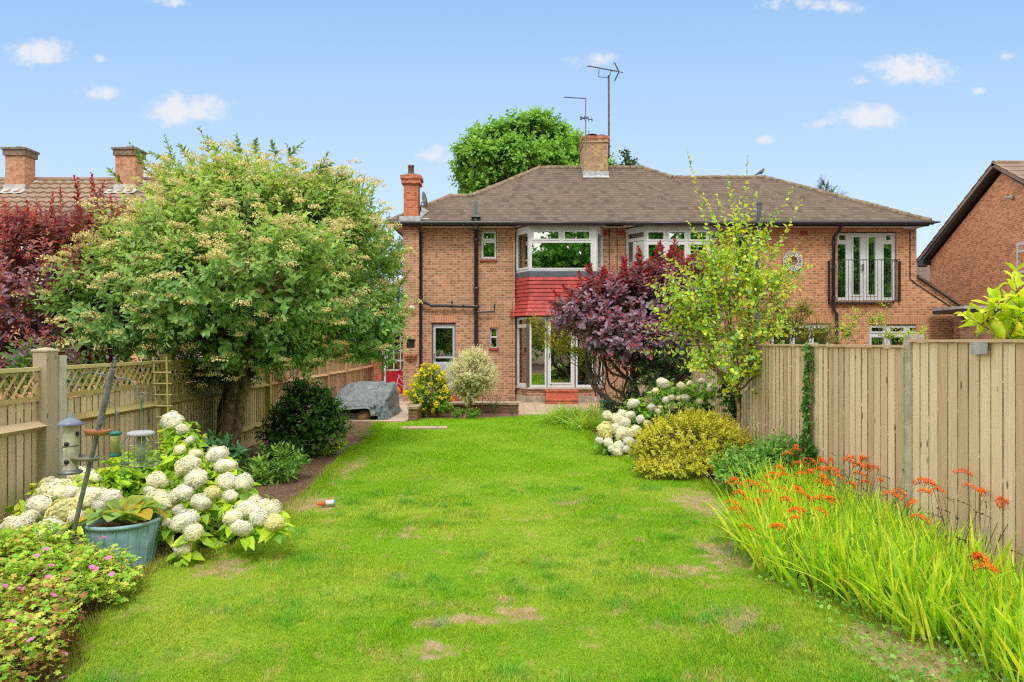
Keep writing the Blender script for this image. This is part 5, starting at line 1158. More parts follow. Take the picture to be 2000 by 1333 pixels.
def sprays(fm, o, d, length, k, L, Wd, colf, rs, ang0=75, ang1=35, bend=0.0, shape='oval', twig=(.16, .11, .07), tr=.004, upn=.35, jit=.25, lvar=.38, taper=.55, opposite=False, fold=.18, curl=.12):
    N = len(o); length = np.broadcast_to(length, (N,)); d = nrm(d)
    ref = np.where(np.abs(d[:, 2:3]) < .9, UP[None], np.array([[1., 0, 0]])); A = nrm(np.cross(d, ref)); B = np.cross(d, A)
    ph = rs.uniform(0, 6.28, N)
    for i in range(k):
        t = (i + .6) / k * np.ones(N) + rs.uniform(-.3, .3, N) / k; t = np.clip(t, .03, 1)
        p = o + d * (length * t)[:, None] + UP[None] * (bend * length * t * t)[:, None]
        az = ph + i * (math.pi if opposite and i % 2 else 2.4) + rs.uniform(-.3, .3, N)
        r = A * np.cos(az)[:, None] + B * np.sin(az)[:, None]
        ang = np.radians(ang0 + (ang1 - ang0) * t)[:, None]
        ld = nrm(r * np.sin(ang) + (d + UP * bend * t[:, None]) * np.cos(ang) + rand_unit(rs, N) * jit)
        nn = nrm(d * np.sin(ang) - r * np.cos(ang) + UP * upn + rand_unit(rs, N) * jit)
        sc = (1 - (1 - taper) * t ** 2) * rs.uniform(1 - lvar, 1 + lvar, N)
        leaf_set(fm, p, ld, nn, L * sc, Wd * sc, colf(p, t, rs), shape=shape, fold=fold, curl=curl)
    e = o + d * length[:, None] + UP[None] * (bend * length)[:, None]; m = o + d * (length * .5)[:, None] + UP[None] * (bend * length * .25)[:, None]
    stick_set(fm, o, m, tr, np.array(twig)); stick_set(fm, m, e, tr * .6, np.array(twig))
LK = 1.6
def pal(*cs):
    cs = np.array(cs)
    def f(p, t, rs): return np.clip(cs[rs.randint(len(cs), size=len(p))] * rs.uniform(.8, 1.2, (len(p), 1)) * LK, 0, .86)
    return f
def pal_tip(base, tip, p0=.5, zr=None, high=None):
    base = np.array(base); tip = np.array(tip)
    def f(p, t, rs):
        a = base[rs.randint(len(base), size=len(p))]; b = tip[rs.randint(len(tip), size=len(p))]
        w_ = np.clip((t - p0) / (1 - p0 + 1e-6), 0, 1)[:, None] ** 1.3 * rs.uniform(.4, 1.1, (len(p), 1)); c = a * (1 - w_) + b * w_
        if zr is not None:
            h = np.clip((p[:, 2] - zr[0]) / (zr[1] - zr[0]), 0, 1)[:, None] * rs.uniform(.3, 1.1, (len(p), 1)); hc = np.array(high)[rs.randint(len(high), size=len(p))]; c = c * (1 - h) + hc * h
        return np.clip(c * rs.uniform(.78, 1.2, (len(p), 1)) * LK, 0, .86)
    return f
def lobes_px(ls, Y):
    out = []
    for l in ls:
        px, py, rx, ry = l[:4]; dy = l[4] if len(l) > 4 else 0; rd = l[5] if len(l) > 5 else None
        y = Y + dy; c = P(px, py, y); k = y / F; out.append((c, np.array([rx * k, (rd if rd else (rx + ry) / 2 * k), ry * k])))
    return out
def crown_pts(lobes, n, rs, rin=.55, rout=1.05, keep=.35, gap=.7):
    n = int(n * 1.25)
    w_ = np.array([l[1][0] * l[1][2] + l[1][0] * l[1][1] for l in lobes]); w_ /= w_.sum(); idx = rs.choice(len(lobes), n, p=w_)
    C = np.array([l[0] for l in lobes]); Rr = np.array([l[1] for l in lobes])
    u = rand_unit(rs, n); r = rs.uniform(rin, rout, n) ** .7
    p = C[idx] + u * Rr[idx] * r[:, None]
    ok = np.ones(n, bool)
    for j in range(len(lobes)):
        q = ((p - C[j]) / Rr[j]); inside = (q ** 2).sum(1) < keep
        ok &= ~(inside & (idx != j))
    sc_ = 2.6 / np.mean([l[1][0] for l in lobes]); q = p * sc_; g = np.sin(q[:, 0] * 1.3 + 1.1 * np.sin(q[:, 2] * .9)) + np.sin(q[:, 1] * 1.1 + q[:, 2] * .7 + 2) + np.sin(q[:, 2] * 1.7 - q[:, 0] * .8 + 4) * 1.1
    ok &= ~((g < -.55) & (rs.rand(n) < gap))
    out = nrm(u / Rr[idx])
    return p[ok], out[ok], idx[ok]
def limb(mb, a, b, r0, r1, rs, sag=0.0, wob=.06, n=7):
    a, b = np.array(a, float), np.array(b, float); L = np.linalg.norm(b - a); pts = []; off = rs.normal(size=3) * wob * L
    for i in range(n + 1):
        t = i / n; p = a + (b - a) * t + off * math.sin(math.pi * t) + rs.normal(size=3) * .012 * L * (0 < i < n) + UP * sag * L * math.sin(math.pi * t); pts.append(p)
    mb.tube(pts, [r0 + (r1 - r0) * (i / n) ** .8 for i in range(n + 1)], 8); return pts
def shrub(name, label, cat, base, lobes, n, slen, k, L, Wd, colf, seed, trunk_r=.03, trunk_m=BARK, leafm=LEAF, fork=None, up=.35, rin=.45, keep=.35, group=None, stems=1, twigs=70, crown='foliage', trunkname='trunk', extra=None, **kw):
    rs = np.random.RandomState(seed); t = thing(name, label, cat, base, group)
    p, out, idx = crown_pts(lobes, n, rs, rin=rin, keep=keep)
    d = nrm(out + UP * up + rand_unit(rs, len(p)) * .35)
    fm = FM(); ln = slen * rs.uniform(.6, 1.3, len(p))
    sprays(fm, p - d * (ln * .5)[:, None], d, ln, k, L, Wd, colf, rs, **kw)
    if extra: extra(fm, rs, p, d)
    mb = MB(); fk = np.array(fork if fork is not None else base + UP * .15)
    cents = [l[0] for l in lobes]
    for s_ in range(stems):
        bb = np.array(base) + (rs.normal(size=3) * (.04 if stems > 1 else 0)) * (1, 1, 0); bb[2] = base[2] - .05
        limb(mb, bb, fk + rs.normal(size=3) * (.05 if stems > 1 else 0), trunk_r, trunk_r * .75, rs, wob=.04)
    for c in cents: limb(mb, fk, c, trunk_r * .6, trunk_r * .22, rs, wob=.09)
    ii = rs.choice(len(p), min(twigs, len(p)), replace=False)
    for i in ii:
        c = cents[idx[i]]; st = fk + (c - fk) * rs.uniform(.55, 1.0); limb(mb, st, p[i], trunk_r * .2, trunk_r * .06, rs, wob=.08, n=4)
    mb.build(trunkname, trunk_m, t); fo = fm.build(crown, leafm, t)
    return t, p, d, idx

# ---- big tree with tan berry clusters over the left fence
G1, G2, G3 = lin(126, 174, 112, .72), lin(156, 196, 122, .7), lin(104, 154, 94, .7)
YG1, YG2, YG3 = lin(168, 192, 96, .7), lin(188, 204, 118, .7), lin(148, 182, 88, .68)
bt_l = lobes_px([(440, 640, 170, 80, -.6), (250, 600, 150, 95, -.7), (150, 610, 75, 55, -.5), (345, 490, 138, 110, -.6), (225, 505, 85, 62, -.2), (470, 430, 172, 112, .0), (430, 374, 108, 56, .3), (560, 388, 100, 62, .4),
                (620, 460, 120, 100, .3), (700, 520, 85, 85, .9), (620, 600, 125, 85, .4), (720, 620, 72, 72, 1.0), (560, 680, 90, 42, .0), (730, 690, 50, 35, 1.2), (520, 540, 170, 110, -1.1), (380, 560, 130, 100, -1.3), (660, 410, 65, 60, .7), (300, 650, 110, 55, -1.0), (180, 660, 60, 30, -.3), (470, 480, 180, 120, 1.2)], 9.8)
big_base = np.array([-4.02, 9.7, 0])
bt_col = pal_tip([G1, G2, G3, G1], [G2, YG1], .55, zr=(1.9, 3.9), high=[YG1, YG3, YG1, YG2])
def bt_extra(fm, rs, p, d):
    # long shoots that stick out of the top of the crown
    for (a, b) in (((640, 400), (668, 330)), ((300, 330), (255, 285)), ((340, 320), (322, 268)), ((330, 310), (292, 300)), ((420, 320), (388, 250)), ((430, 300), (405, 270)), ((470, 300), (462, 268)), ((560, 310), (592, 280)), ((500, 300), (500, 275)), ((700, 420), (712, 345)), ((715, 440), (730, 370)), ((600, 340), (650, 322)), ((650, 360), (686, 345)), ((240, 360), (210, 330)), ((300, 350), (262, 300)), ((580, 330), (560, 285)), ((735, 470), (760, 425)), ((540, 310), (530, 275)), ((170, 470), (110, 455)), ((620, 350), (640, 300)), ((370, 310), (350, 285)), ((780, 560), (800, 530)), ((140, 610), (80, 600)), ((140, 570), (85, 560))):
        o = P(a[0], a[1], 9.8)[None]; e = P(b[0], b[1], 9.75)[None]; ln = np.linalg.norm(e - o, axis=1)
        sprays(fm, o, e - o, ln, 22, .085, .04, pal(YG3, G3, lin(110, 130, 60, .5)), rs, ang0=60, ang1=35, bend=.04, tr=.006)
bt, btp, btd, bti = shrub('berry_tree', 'big spreading tree with tan berry clusters and dark leaning trunk beside the left fence', 'tree', big_base, bt_l, 5200, .38, 11, .105, .055, bt_col, 21,
    trunk_r=.085, trunk_m=BARK, fork=P(475, 690, 9.6), up=.55, rin=.35, twigs=260, crown='crown', extra=bt_extra, ang0=75, ang1=35, shape='oval', upn=.5, keep=.3)
mb = MB(); rs_ = np.random.RandomState(3)
mb.tube([P(438, 905, 9.75), P(445, 850, 9.72), P(455, 790, 9.7), P(466, 730, 9.65), P(474, 690, 9.6), P(500, 600, 9.6)], [.16, .135, .12, .11, .095, .065], 14)
mb.build('trunk', BARK, bt)
mb = MB(); mb.tube([P(432, 900, 9.85), P(438, 850, 9.85), P(440, 800, 9.9), P(450, 765, 9.95), P(480, 735, 10.0), P(520, 700, 10.1), P(600, 600, 10.2)], [.11, .11, .105, .095, .08, .065, .04], 12)
tag(mb.build('trunk', BARK_D, bt), 'darker second stem curving up behind the main trunk')
def cluster_mesh(name, seed, cols, n=70, fl=.13, flat=.55, m=PETAL):
    rs = np.random.RandomState(seed); fm = FM(); u = rand_unit(rs, n); u[:, 2] = np.abs(u[:, 2]); p = u * np.array([1, 1, flat]) * rs.uniform(.55, 1, (n, 1))
    leaf_set(fm, p, rand_unit(rs, n), nrm(u + rand_unit(rs, n) * .6), fl * 1.4, fl * 1.3, pal(*cols)(p, None, rs), curl=.1)
    stick_set(fm, np.zeros((n // 3, 3)) - UP * .3, p[:n // 3], .02, np.array((.16, .13, .05)))
    o = fm.build(name, m); me = o.data; bpy.data.objects.remove(o); return me
def place(me, name, parent, c, s, rs, tilt=.3, kind=None, flat=None):
    o = bpy.data.objects.new(name, me); COL.objects.link(o); off = wloc(parent)
    o.parent = parent; o.location = (c[0] - off.x, c[1] - off.y, c[2] - off.z); o.scale = (s, s, s) if not hasattr(s, '__len__') else s
    o.rotation_euler = (rs.uniform(-tilt, tilt), rs.uniform(-tilt, tilt), rs.uniform(0, 6.28)); return o
TAN = [lin(216, 206, 152, .66), lin(228, 218, 175, .66), lin(196, 172, 128, .62), lin(208, 210, 145, .64), lin(222, 204, 168, .64)]
bc = [cluster_mesh('berry_cluster', 100 + i, TAN) for i in range(3)]
rs_ = np.random.RandomState(8)
sel = np.where((btd[:, 1] < .25) | (btd[:, 2] > .3))[0]; sel = rs_.permutation(sel)
rest = FM()
for q_, i in enumerate(sel[:1150]):
    c = btp[i] + btd[i] * .27
    if q_ < 98: place(bc[q_ % 3], 'berry_cluster', bt, c, rs_.uniform(.10, .15), rs_)
    else:
        n_ = 60; u_ = rand_unit(rs_, n_); u_[:, 2] = np.abs(u_[:, 2]); s_ = rs_.uniform(.08, .13); pp = c + u_ * np.array([1, 1, .55]) * s_ * rs_.uniform(.5, 1, (n_, 1))
        leaf_set(rest, pp, rand_unit(rs_, n_), nrm(u_ + rand_unit(rs_, n_) * .6), .022, .02, pal(*TAN)(pp, None, rs_), curl=.1)
tag(rest.build('berry_cluster', PETAL, bt), kind='stuff')

# ---- smoke bushes
PUR = [lin(138, 112, 145, .75), lin(150, 135, 168, .75), lin(150, 92, 108, .75), lin(118, 95, 116, .75), lin(168, 155, 185, .72)]
REDS = [lin(200, 50, 60, .7), lin(180, 60, 75, .7), lin(150, 48, 58, .7)]
def plume(fm, rs, pts, Y, L=.075, Wd=.048, cols=REDS, k=34, ang0=70):
    """upright red shoots: (px, py base, px, py tip)"""
    for (ax, ay_, bx_, by_2, *dy) in pts:
        y = Y + (dy[0] if dy else 0); o = P(ax, ay_, y)[None]; e = P(bx_, by_2, y)[None]; ln = np.linalg.norm(e - o, axis=1)
        sprays(fm, o, e - o, ln, int(k * max(.6, ln[0] / .6)), L, Wd, pal_tip([PUR[2], REDS[2], PUR[0]], REDS, .25), rs, ang0=ang0, ang1=25, shape='obov', taper=.45, twig=(.25, .06, .05), tr=.005)
sm_l = lobes_px([(1230, 600, 105, 60), (1150, 615, 75, 46, -.1), (1305, 585, 95, 66, .2), (1340, 635, 80, 65, .3), (1240, 665, 90, 48, -.3), (1180, 655, 62, 36, -.4), (1300, 690, 80, 45, 0), (1355, 565, 50, 55, .3), (1250, 565, 70, 42, .2)], 13.3)
def sm_extra(fm, rs, p, d):
    plume(fm, rs, [(1120, 620, 1083, 570), (1130, 600, 1100, 560), (1150, 590, 1155, 517), (1170, 580, 1178, 522), (1140, 585, 1132, 535), (1225, 560, 1215, 502), (1212, 570, 1222, 505), (1245, 540, 1248, 488), (1255, 540, 1247, 484), (1290, 520, 1290, 474), (1280, 530, 1286, 480), (1318, 520, 1317, 470), (1330, 530, 1332, 492), (1360, 530, 1360, 492), (1350, 535, 1345, 500), (1375, 540, 1378, 500), (1200, 580, 1196, 545), (1100, 600, 1075, 590), (1160, 560, 1145, 520), (1265, 550, 1270, 505), (1300, 530, 1308, 490), (1190, 560, 1180, 528)], 13.0, k=50, L=.135, Wd=.072)
sm, smp, smd, _ = shrub('smoke_bush', 'purple smoke bush with red tipped plumes right of the patio door', 'bush', np.array([2.5, 13.6, 0]), sm_l, 2200, .28, 14, .115, .074,
    pal_tip(PUR, [REDS[0], REDS[1], PUR[2], PUR[1]], .75, zr=(2.5, 3.7), high=[REDS[2], REDS[1], PUR[2]]), 31, trunk_r=.055, trunk_m=TWIG, fork=P(1235, 745, 13.5), up=.7, rin=.4, twigs=110, extra=sm_extra, ang0=80, ang1=40, shape='obov', stems=3, crown='foliage')
mb = MB(); rs_ = np.random.RandomState(4)
for pts, r in (([(1232, 800), (1205, 790), (1175, 770), (1155, 735), (1145, 700), (1150, 660)], .05), ([(1235, 800), (1215, 770), (1190, 750), (1180, 700), (1160, 650)], .035), ([(1250, 800), (1240, 760), (1205, 720), (1170, 670), (1165, 640)], .04), ([(1260, 805), (1240, 750), (1235, 700), (1240, 640)], .045), ([(1190, 775), (1160, 760), (1148, 720), (1160, 690)], .03), ([(1275, 800), (1290, 760), (1300, 700)], .04), ([(1215, 770), (1225, 730), (1205, 690), (1215, 650)], .025)):
    mb.tube(spline([P(x, y, 13.3 - .002 * (y - 640)) for x, y in pts], 5), [r * (1 - .6 * i / (5 * (len(pts) - 1))) for i in range(5 * (len(pts) - 1) + 1)], 8)
for i in range(26):
    a = P(rs_.uniform(1150, 1230), rs_.uniform(690, 780), 13.2); b = a + np.array([rs_.uniform(-.3, .2), rs_.uniform(-.1, .1), rs_.uniform(.3, .8)]); limb(mb, a, b, .012, .005, rs_, n=5, wob=.12)
tag(mb.build('branch', BARK_D, sm), 'tangle of bare twisted branches under the purple leaves')
ls_l = lobes_px([(60, 560, 120, 110), (150, 520, 90, 90), (40, 650, 120, 70), (170, 620, 110, 80, .2), (230, 560, 90, 90, .4), (90, 480, 70, 60), (230, 470, 60, 60, .3), (20, 470, 60, 60), (110, 690, 130, 50, -.2), (-60, 580, 90, 120)], 9.4)
RD2 = [lin(165, 90, 92, .72), lin(145, 80, 88, .72), lin(190, 128, 105, .7), lin(125, 95, 118, .75), lin(120, 110, 85, .7)]
def ls_extra(fm, rs, p, d):
    plume(fm, rs, [(100, 470, 103, 378), (105, 480, 98, 395), (150, 440, 92, 420), (160, 430, 145, 345), (175, 450, 180, 345), (170, 440, 205, 352), (120, 460, 118, 365), (200, 450, 178, 340), (210, 460, 200, 370), (60, 480, 52, 392), (50, 480, 40, 420), (150, 450, 152, 350), (230, 460, 215, 380), (15, 470, 10, 420)], 9.3, L=.085, Wd=.05, k=30)
    # smoky seed heads: fine pink haze of threads
    for (px, py, r) in ((150, 420, 26), (30, 440, 34), (100, 535, 20), (160, 500, 16), (10, 560, 24)):
        c = P(px, py, 9.2); n_ = 520; a = c + rs.normal(size=(n_, 3)) * r * 9.2 / F * .5; stick_set(fm, a, a + rand_unit(rs, n_) * .09, .0012, lin(200, 110, 115, .7))
shrub('smoke_bush', 'dark red smoke bush with pink haze of seed heads behind the near left fence', 'bush', np.array([-6.3, 9.4, 0]), ls_l, 1900, .36, 16, .085, .052,
    pal_tip(PUR + RD2, RD2 + REDS, .6, zr=(2.1, 3.4), high=[RD2[0], RD2[1], RD2[2], REDS[2], REDS[1]]), 32, trunk_r=.05, trunk_m=TWIG, fork=P(90, 700, 9.4), up=.6, rin=.4, twigs=80, extra=ls_extra, ang0=78, ang1=40, shape='obov', stems=3)

# ---- tall loose yellow-green shrub by the right fence
LG = [lin(180, 210, 70, .7), lin(155, 200, 80, .7), lin(200, 218, 105, .72), lin(140, 185, 105, .68), lin(210, 215, 65, .7)]
al_l = lobes_px([(1330, 590, 45, 55, -.1), (1420, 560, 75, 70), (1370, 610, 60, 60, -.1), (1480, 570, 70, 70), (1440, 650, 95, 50), (1380, 680, 50, 40, -.1), (1500, 640, 50, 45, .1), (1450, 490, 75, 60), (1400, 530, 60, 60), (1510, 540, 40, 40), (1470, 690, 60, 35, -.2), (1350, 640, 35, 40, -.2), (1430, 725, 75, 32, -.2), (1380, 705, 55, 32, -.2), (1495, 715, 55, 28, -.1), (1310, 620, 40, 35, -.1)], 9.2)
def al_extra(fm, rs, p, d):
    for (a, b) in (((1400, 520), (1340, 295)), ((1420, 480), (1375, 385)), ((1440, 480), (1422, 345)), ((1450, 500), (1460, 312)), ((1480, 500), (1548, 370)), ((1500, 520), (1565, 395)), ((1430, 470), (1400, 385)), ((1455, 460), (1478, 380)), ((1420, 500), (1385, 400)), ((1520, 560), (1585, 520)), ((1390, 560), (1290, 500)), ((1370, 620), (1262, 640)), ((1400, 600), (1300, 590)), ((1470, 700), (1560, 750)), ((1480, 720), (1550, 770)), ((1470, 700), (1545, 725)), ((1380, 690), (1230, 690)), ((1440, 480), (1445, 390)), ((1405, 540), (1340, 430)), ((1460, 520), (1510, 420)), ((1400, 660), (1270, 665)), ((1380, 560), (1295, 540)), ((1500, 570), (1560, 480)), ((1430, 520), (1358, 455)), ((1450, 540), (1490, 420))):
        y = 9.15 + rs.uniform(-.25, .25); o = P(a[0], a[1], y)[None]; e = P(b[0], b[1], y)[None]; ln = np.linalg.norm(e - o, axis=1)
        sprays(fm, o, e - o, ln, int(12 + ln[0] * 16), .075, .05, pal(*LG), rs, ang0=62, ang1=40, bend=.03, tr=.0045, shape='oval', jit=.4, twig=(.22, .13, .08))
shrub('tall_shrub', 'tall loose yellow-green shrub with long upright shoots against the right fence', 'shrub', np.array([3.02, 9.2, 0]), al_l, 640, .44, 9, .072, .05, pal(*LG), 41, trunk_r=.03, trunk_m=TWIG, fork=P(1437, 770, 9.2),
      up=.5, rin=.15, twigs=120, extra=al_extra, ang0=65, ang1=40, jit=.45, keep=.15, upn=.15)
mb = MB()

# ---- yellow-green climber in front of the bay, tied to the smoke bush
JG = [lin(165, 190, 45, .6), lin(195, 205, 70, .6), lin(125, 165, 40, .6), lin(190, 140, 60, .55)]
shrub('climbing_shrub', 'thin yellow-green climber spreading in front of the patio door', 'shrub', P(1200, 805, 14.2) * (1, 1, 0), lobes_px([(1090, 665, 38, 28), (1060, 640, 22, 18), (1120, 680, 34, 22), (1150, 695, 30, 20), (1040, 625, 12, 10), (1160, 600, 18, 25), (1240, 600, 12, 30, -.6)], 14.2), 420, .22, 9, .04, .024, pal(*JG), 42, trunk_r=.02, trunk_m=TWIG, fork=P(1170, 740, 14.2), up=.2, rin=.2, twigs=50, ang0=60, ang1=40)

# ---- maple beyond the roof and other far trees
MG = [lin(95, 150, 60, .6), lin(120, 170, 70, .6), lin(70, 120, 50, .6), lin(140, 185, 75, .6)]
_r = random.Random(7); _ml = [(1040, 285, 60, 42), (960, 325, 55, 40), (1110, 305, 42, 40), (1000, 370, 80, 40), (1090, 350, 60, 40), (1045, 255, 36, 26), (985, 275, 30, 24), (925, 355, 30, 28)]
for _a in range(20):
    _t = math.pi * (1.02 + .98 * _a / 19); _ml.append((1025 + 118 * math.cos(_t) + _r.uniform(-8, 8), 345 + 98 * math.sin(_t) + _r.uniform(-9, 9), _r.uniform(14, 26), _r.uniform(12, 20), _r.uniform(-1.5, 0)))
for _a in range(22): _ml.append((_r.uniform(930, 1130), _r.uniform(280, 380), _r.uniform(18, 28), _r.uniform(12, 20), _r.uniform(-3.4, -2.2)))
mp_l = lobes_px(_ml, 40.0)
shrub('maple_tree', 'large leafy maple rising behind the roof left of the main chimney', 'tree', np.array([1.2, 41, 0]), mp_l, 4600, .95, 9, .26, .22, pal_tip([m_ * 1.2 for m_ in MG], [MG[1] * 1.25, MG[3] * 1.2], .4), 51, trunk_r=.35, fork=np.array([1.0, 41, 6.5]), up=.4, rin=.5, twigs=60, crown='crown', upn=.6, ang0=80, ang1=50)
shrub('small_tree', 'dark small treetop just right of the main chimney above the ridge', 'tree', np.array([7.6, 44, 0]), lobes_px([(1226, 310, 14, 14), (1222, 330, 20, 15), (1228, 350, 24, 20)], 44.0), 130, .7, 8, .22, .17, pal(lin(80, 115, 70, .55), lin(60, 90, 55, .55)), 52, trunk_r=.12, fork=np.array([7.6, 44, 9]), twigs=20, crown='crown')
shrub('small_tree', 'light green treetop tucked behind the right edge of the main chimney', 'tree', np.array([6.3, 44, 0]), lobes_px([(1190, 318, 10, 10), (1188, 335, 14, 14)], 44.0), 60, .7, 8, .2, .16, pal(MG[1], MG[3]), 53, trunk_r=.12, fork=np.array([6.3, 44, 9]), twigs=10, crown='crown')
shrub('conifer', 'dark conifer tip showing above the right end of the roof', 'tree', np.array([21, 46, 0]), lobes_px([(1608, 355, 8, 8), (1612, 372, 18, 10), (1618, 385, 26, 14)], 46.0), 150, .6, 14, .15, .03, pal(lin(60, 95, 70, .55), lin(75, 115, 80, .5)), 54, trunk_r=.12, fork=np.array([21, 46, 9]), twigs=20, crown='crown', ang0=50, ang1=30)
shrub('hedge_tree', 'soft green tree in the gap between the big tree and the house corner', 'tree', np.array([-5.3, 30, 0]), lobes_px([(765, 500, 30, 45), (750, 560, 35, 60), (775, 620, 30, 60), (720, 600, 40, 70), (690, 520, 40, 50)], 30.0), 700, .6, 9, .16, .1, pal(lin(110, 150, 85, .6), lin(90, 135, 75, .6)), 55, trunk_r=.12, twigs=20, crown='crown')

# ---- dark green bush beside the left fence
DG = [lin(78, 125, 58, .66), lin(62, 105, 52, .66), lin(110, 160, 70, .66), lin(55, 92, 58, .66)]
shrub('evergreen_bush', 'glossy dark green bush between the tree trunk and the tarpaulin', 'bush', np.array([-3.1, 10.4, 0]), lobes_px([(600, 820, 60, 60), (560, 840, 45, 50), (640, 830, 38, 50), (590, 775, 35, 28), (570, 880, 50, 25, -.2), (625, 790, 30, 30)], 10.4), 620, .26, 10, .085, .05, pal_tip(DG, [DG[2], lin(120, 165, 70, .6)], .6), 61, trunk_r=.03, up=.35, rin=.3, twigs=40, stems=3)
# climber hanging over the fence behind the trunk
shrub('ivy_climber', 'green climber hanging over the left fence behind the trunk', 'climber', np.array([-4.75, 12.6, 0]), lobes_px([(600, 700, 40, 18), (560, 705, 30, 14), (630, 690, 22, 16)], 12.8), 220, .25, 9, .055, .035, pal(MG[0], MG[1]), 62, trunk_r=.015, twigs=15, group=None)
fernc = pal(lin(80, 120, 70, .6), lin(60, 100, 60, .6))
shrub('fence_climber', 'feathery dark climber on the trellis fence behind the ladder support', 'climber', np.array([-4.28, 9.2, 0]), lobes_px([(345, 740, 26, 30), (400, 735, 35, 22), (340, 800, 14, 30), (440, 740, 25, 20)], 9.4), 300, .3, 14, .035, .014, fernc, 63, trunk_r=.01, twigs=30, ang0=60, ang1=40)

# ---- shrubs by the back door
YF_ = [lin(255, 240, 45, .6), lin(252, 228, 30, .6)]
yb_, ybp, ybd, _ = shrub('yellow_flowered_shrub', 'rounded shrub covered in yellow flowers in front of the grey back door', 'shrub', np.array([-1.72, 15.85, 0.05]), lobes_px([(838, 765, 36, 34), (820, 780, 22, 25), (862, 775, 20, 28), (845, 740, 22, 22), (840, 722, 8, 14), (830, 800, 14, 12)], 15.9), 1200, .2, 10, .042, .026, pal(lin(140, 178, 75, .7), lin(110, 152, 68, .66), lin(180, 200, 70, .7)), 71, trunk_r=.02, twigs=40, stems=3, up=.4)
fl = cluster_mesh('flower', 200, YF_, n=14, fl=.55, flat=.4)
rs_ = np.random.RandomState(5); sel = rs_.permutation(np.where((ybd[:, 1] < .4))[0])[:96]
for i in sel: place(fl, 'flower', yb_, ybp[i] + ybd[i] * .14, rs_.uniform(.046, .068), rs_, tilt=.9)
shrub('variegated_willow', 'pale cream and pink leaved standard willow on a thin stem', 'shrub', P(906, 818, 15.8) * (1, 1, 0), lobes_px([(920, 725, 44, 32), (900, 740, 25, 30), (945, 740, 28, 28), (925, 700, 28, 16), (915, 770, 22, 16)], 15.8), 1500, .24, 12, .048, .023,
      pal(lin(242, 240, 210, .8), lin(248, 230, 220, .8), lin(230, 232, 180, .76), lin(205, 216, 145, .72), lin(250, 246, 232, .8)), 72, trunk_r=.035, trunk_m=TWIG, fork=P(927, 775, 15.8), twigs=70, up=.5, ang0=50, ang1=30, shape='thin')
def spires(name, label, cat, base, pts, Y, L, Wd, cols, seed, k=60, ang=(35, 20), tr=.006, group=None):
    rs = np.random.RandomState(seed); t = thing(name, label, cat, base, group); fm = FM()
    for (ax, ay_, bx_, by_2) in pts:
        y = Y + rs.uniform(-.08, .08); o = P(ax, ay_, y)[None]; e = P(bx_, by_2, y)[None]; ln = np.linalg.norm(e - o, axis=1)
        sprays(fm, o, e - o, ln, k, L, Wd, pal(*cols), rs, ang0=ang[0], ang1=ang[1], shape='thin', tr=tr)
    fm.build('foliage', LEAF, t); mb = MB(); mb.tube([np.array(base) - UP * .05, np.array(base) + UP * .12], [.012, .008], 6); mb.build('stem', TWIG, t); return t
ROS = [lin(85, 140, 65, .65), lin(110, 165, 75, .6), lin(75, 120, 70, .6)]
spires('rosemary', 'taller upright spiky green plant right of the pale willow', 'plant', P(965, 815, 15.7) * (1, 1, 0), [(965, 812, 945 + i * 5, 755 + (i * 37 % 17)) for i in range(9)] + [(962, 800, 938, 765), (972, 805, 990, 775)], 15.75, .035, .006, ROS, 73, k=70)
spires('rosemary', 'low spiky green plant at the right end of the brick planter', 'plant', P(1000, 814, 15.8) * (1, 1, 0), [(1000, 812, 985 + i * 5, 785 + (i * 13 % 9)) for i in range(7)], 15.75, .035, .006, ROS, 74, k=40)
spires('rosemary', 'upright needle-leaved plant behind the white hydrangea heads near the trunk', 'plant', P(395, 905, 8.8) * (1, 1, 0), [(395, 900, 372 + i * 7, 812 + (i * 29 % 23)) for i in range(9)], 8.8, .03, .005, ROS, 75, k=60)
for i, (px, py, lab) in enumerate(((870, 800, 'small bright green weed at the foot of the yellow flowered shrub'), (895, 812, 'small leafy clump left of the willow stem'), (925, 812, 'small leafy clump right of the willow stem'))):
    shrub('low_plant', lab, 'plant', P(px, 822, 15.4) * (1, 1, 0), lobes_px([(px, py - 4, 12, 9)], 15.4), 45, .12, 8, .045, .03, pal(MG[1], MG[3]), 80 + i, trunk_r=.006, twigs=4)
# rose blooms among the back door plants
rs_ = np.random.RandomState(77); rose = thing('rose', 'thin stemmed rose with one coral bloom above the pale willow', 'rose', P(940, 815, 16.2) * (1, 1, 0)); mb = MB(); mb.tube([P(940, 812, 16.2), P(944, 760, 16.25), P(941, 695, 16.2)], .007, 5); mb.build('stem', TWIG, rose)
rm = cluster_mesh('bloom', 210, [lin(240, 90, 90, .8), lin(230, 70, 80, .8)], n=26, fl=.5, flat=.9); place(rm, 'bloom', rose, P(941, 691, 16.2), .062, rs_)

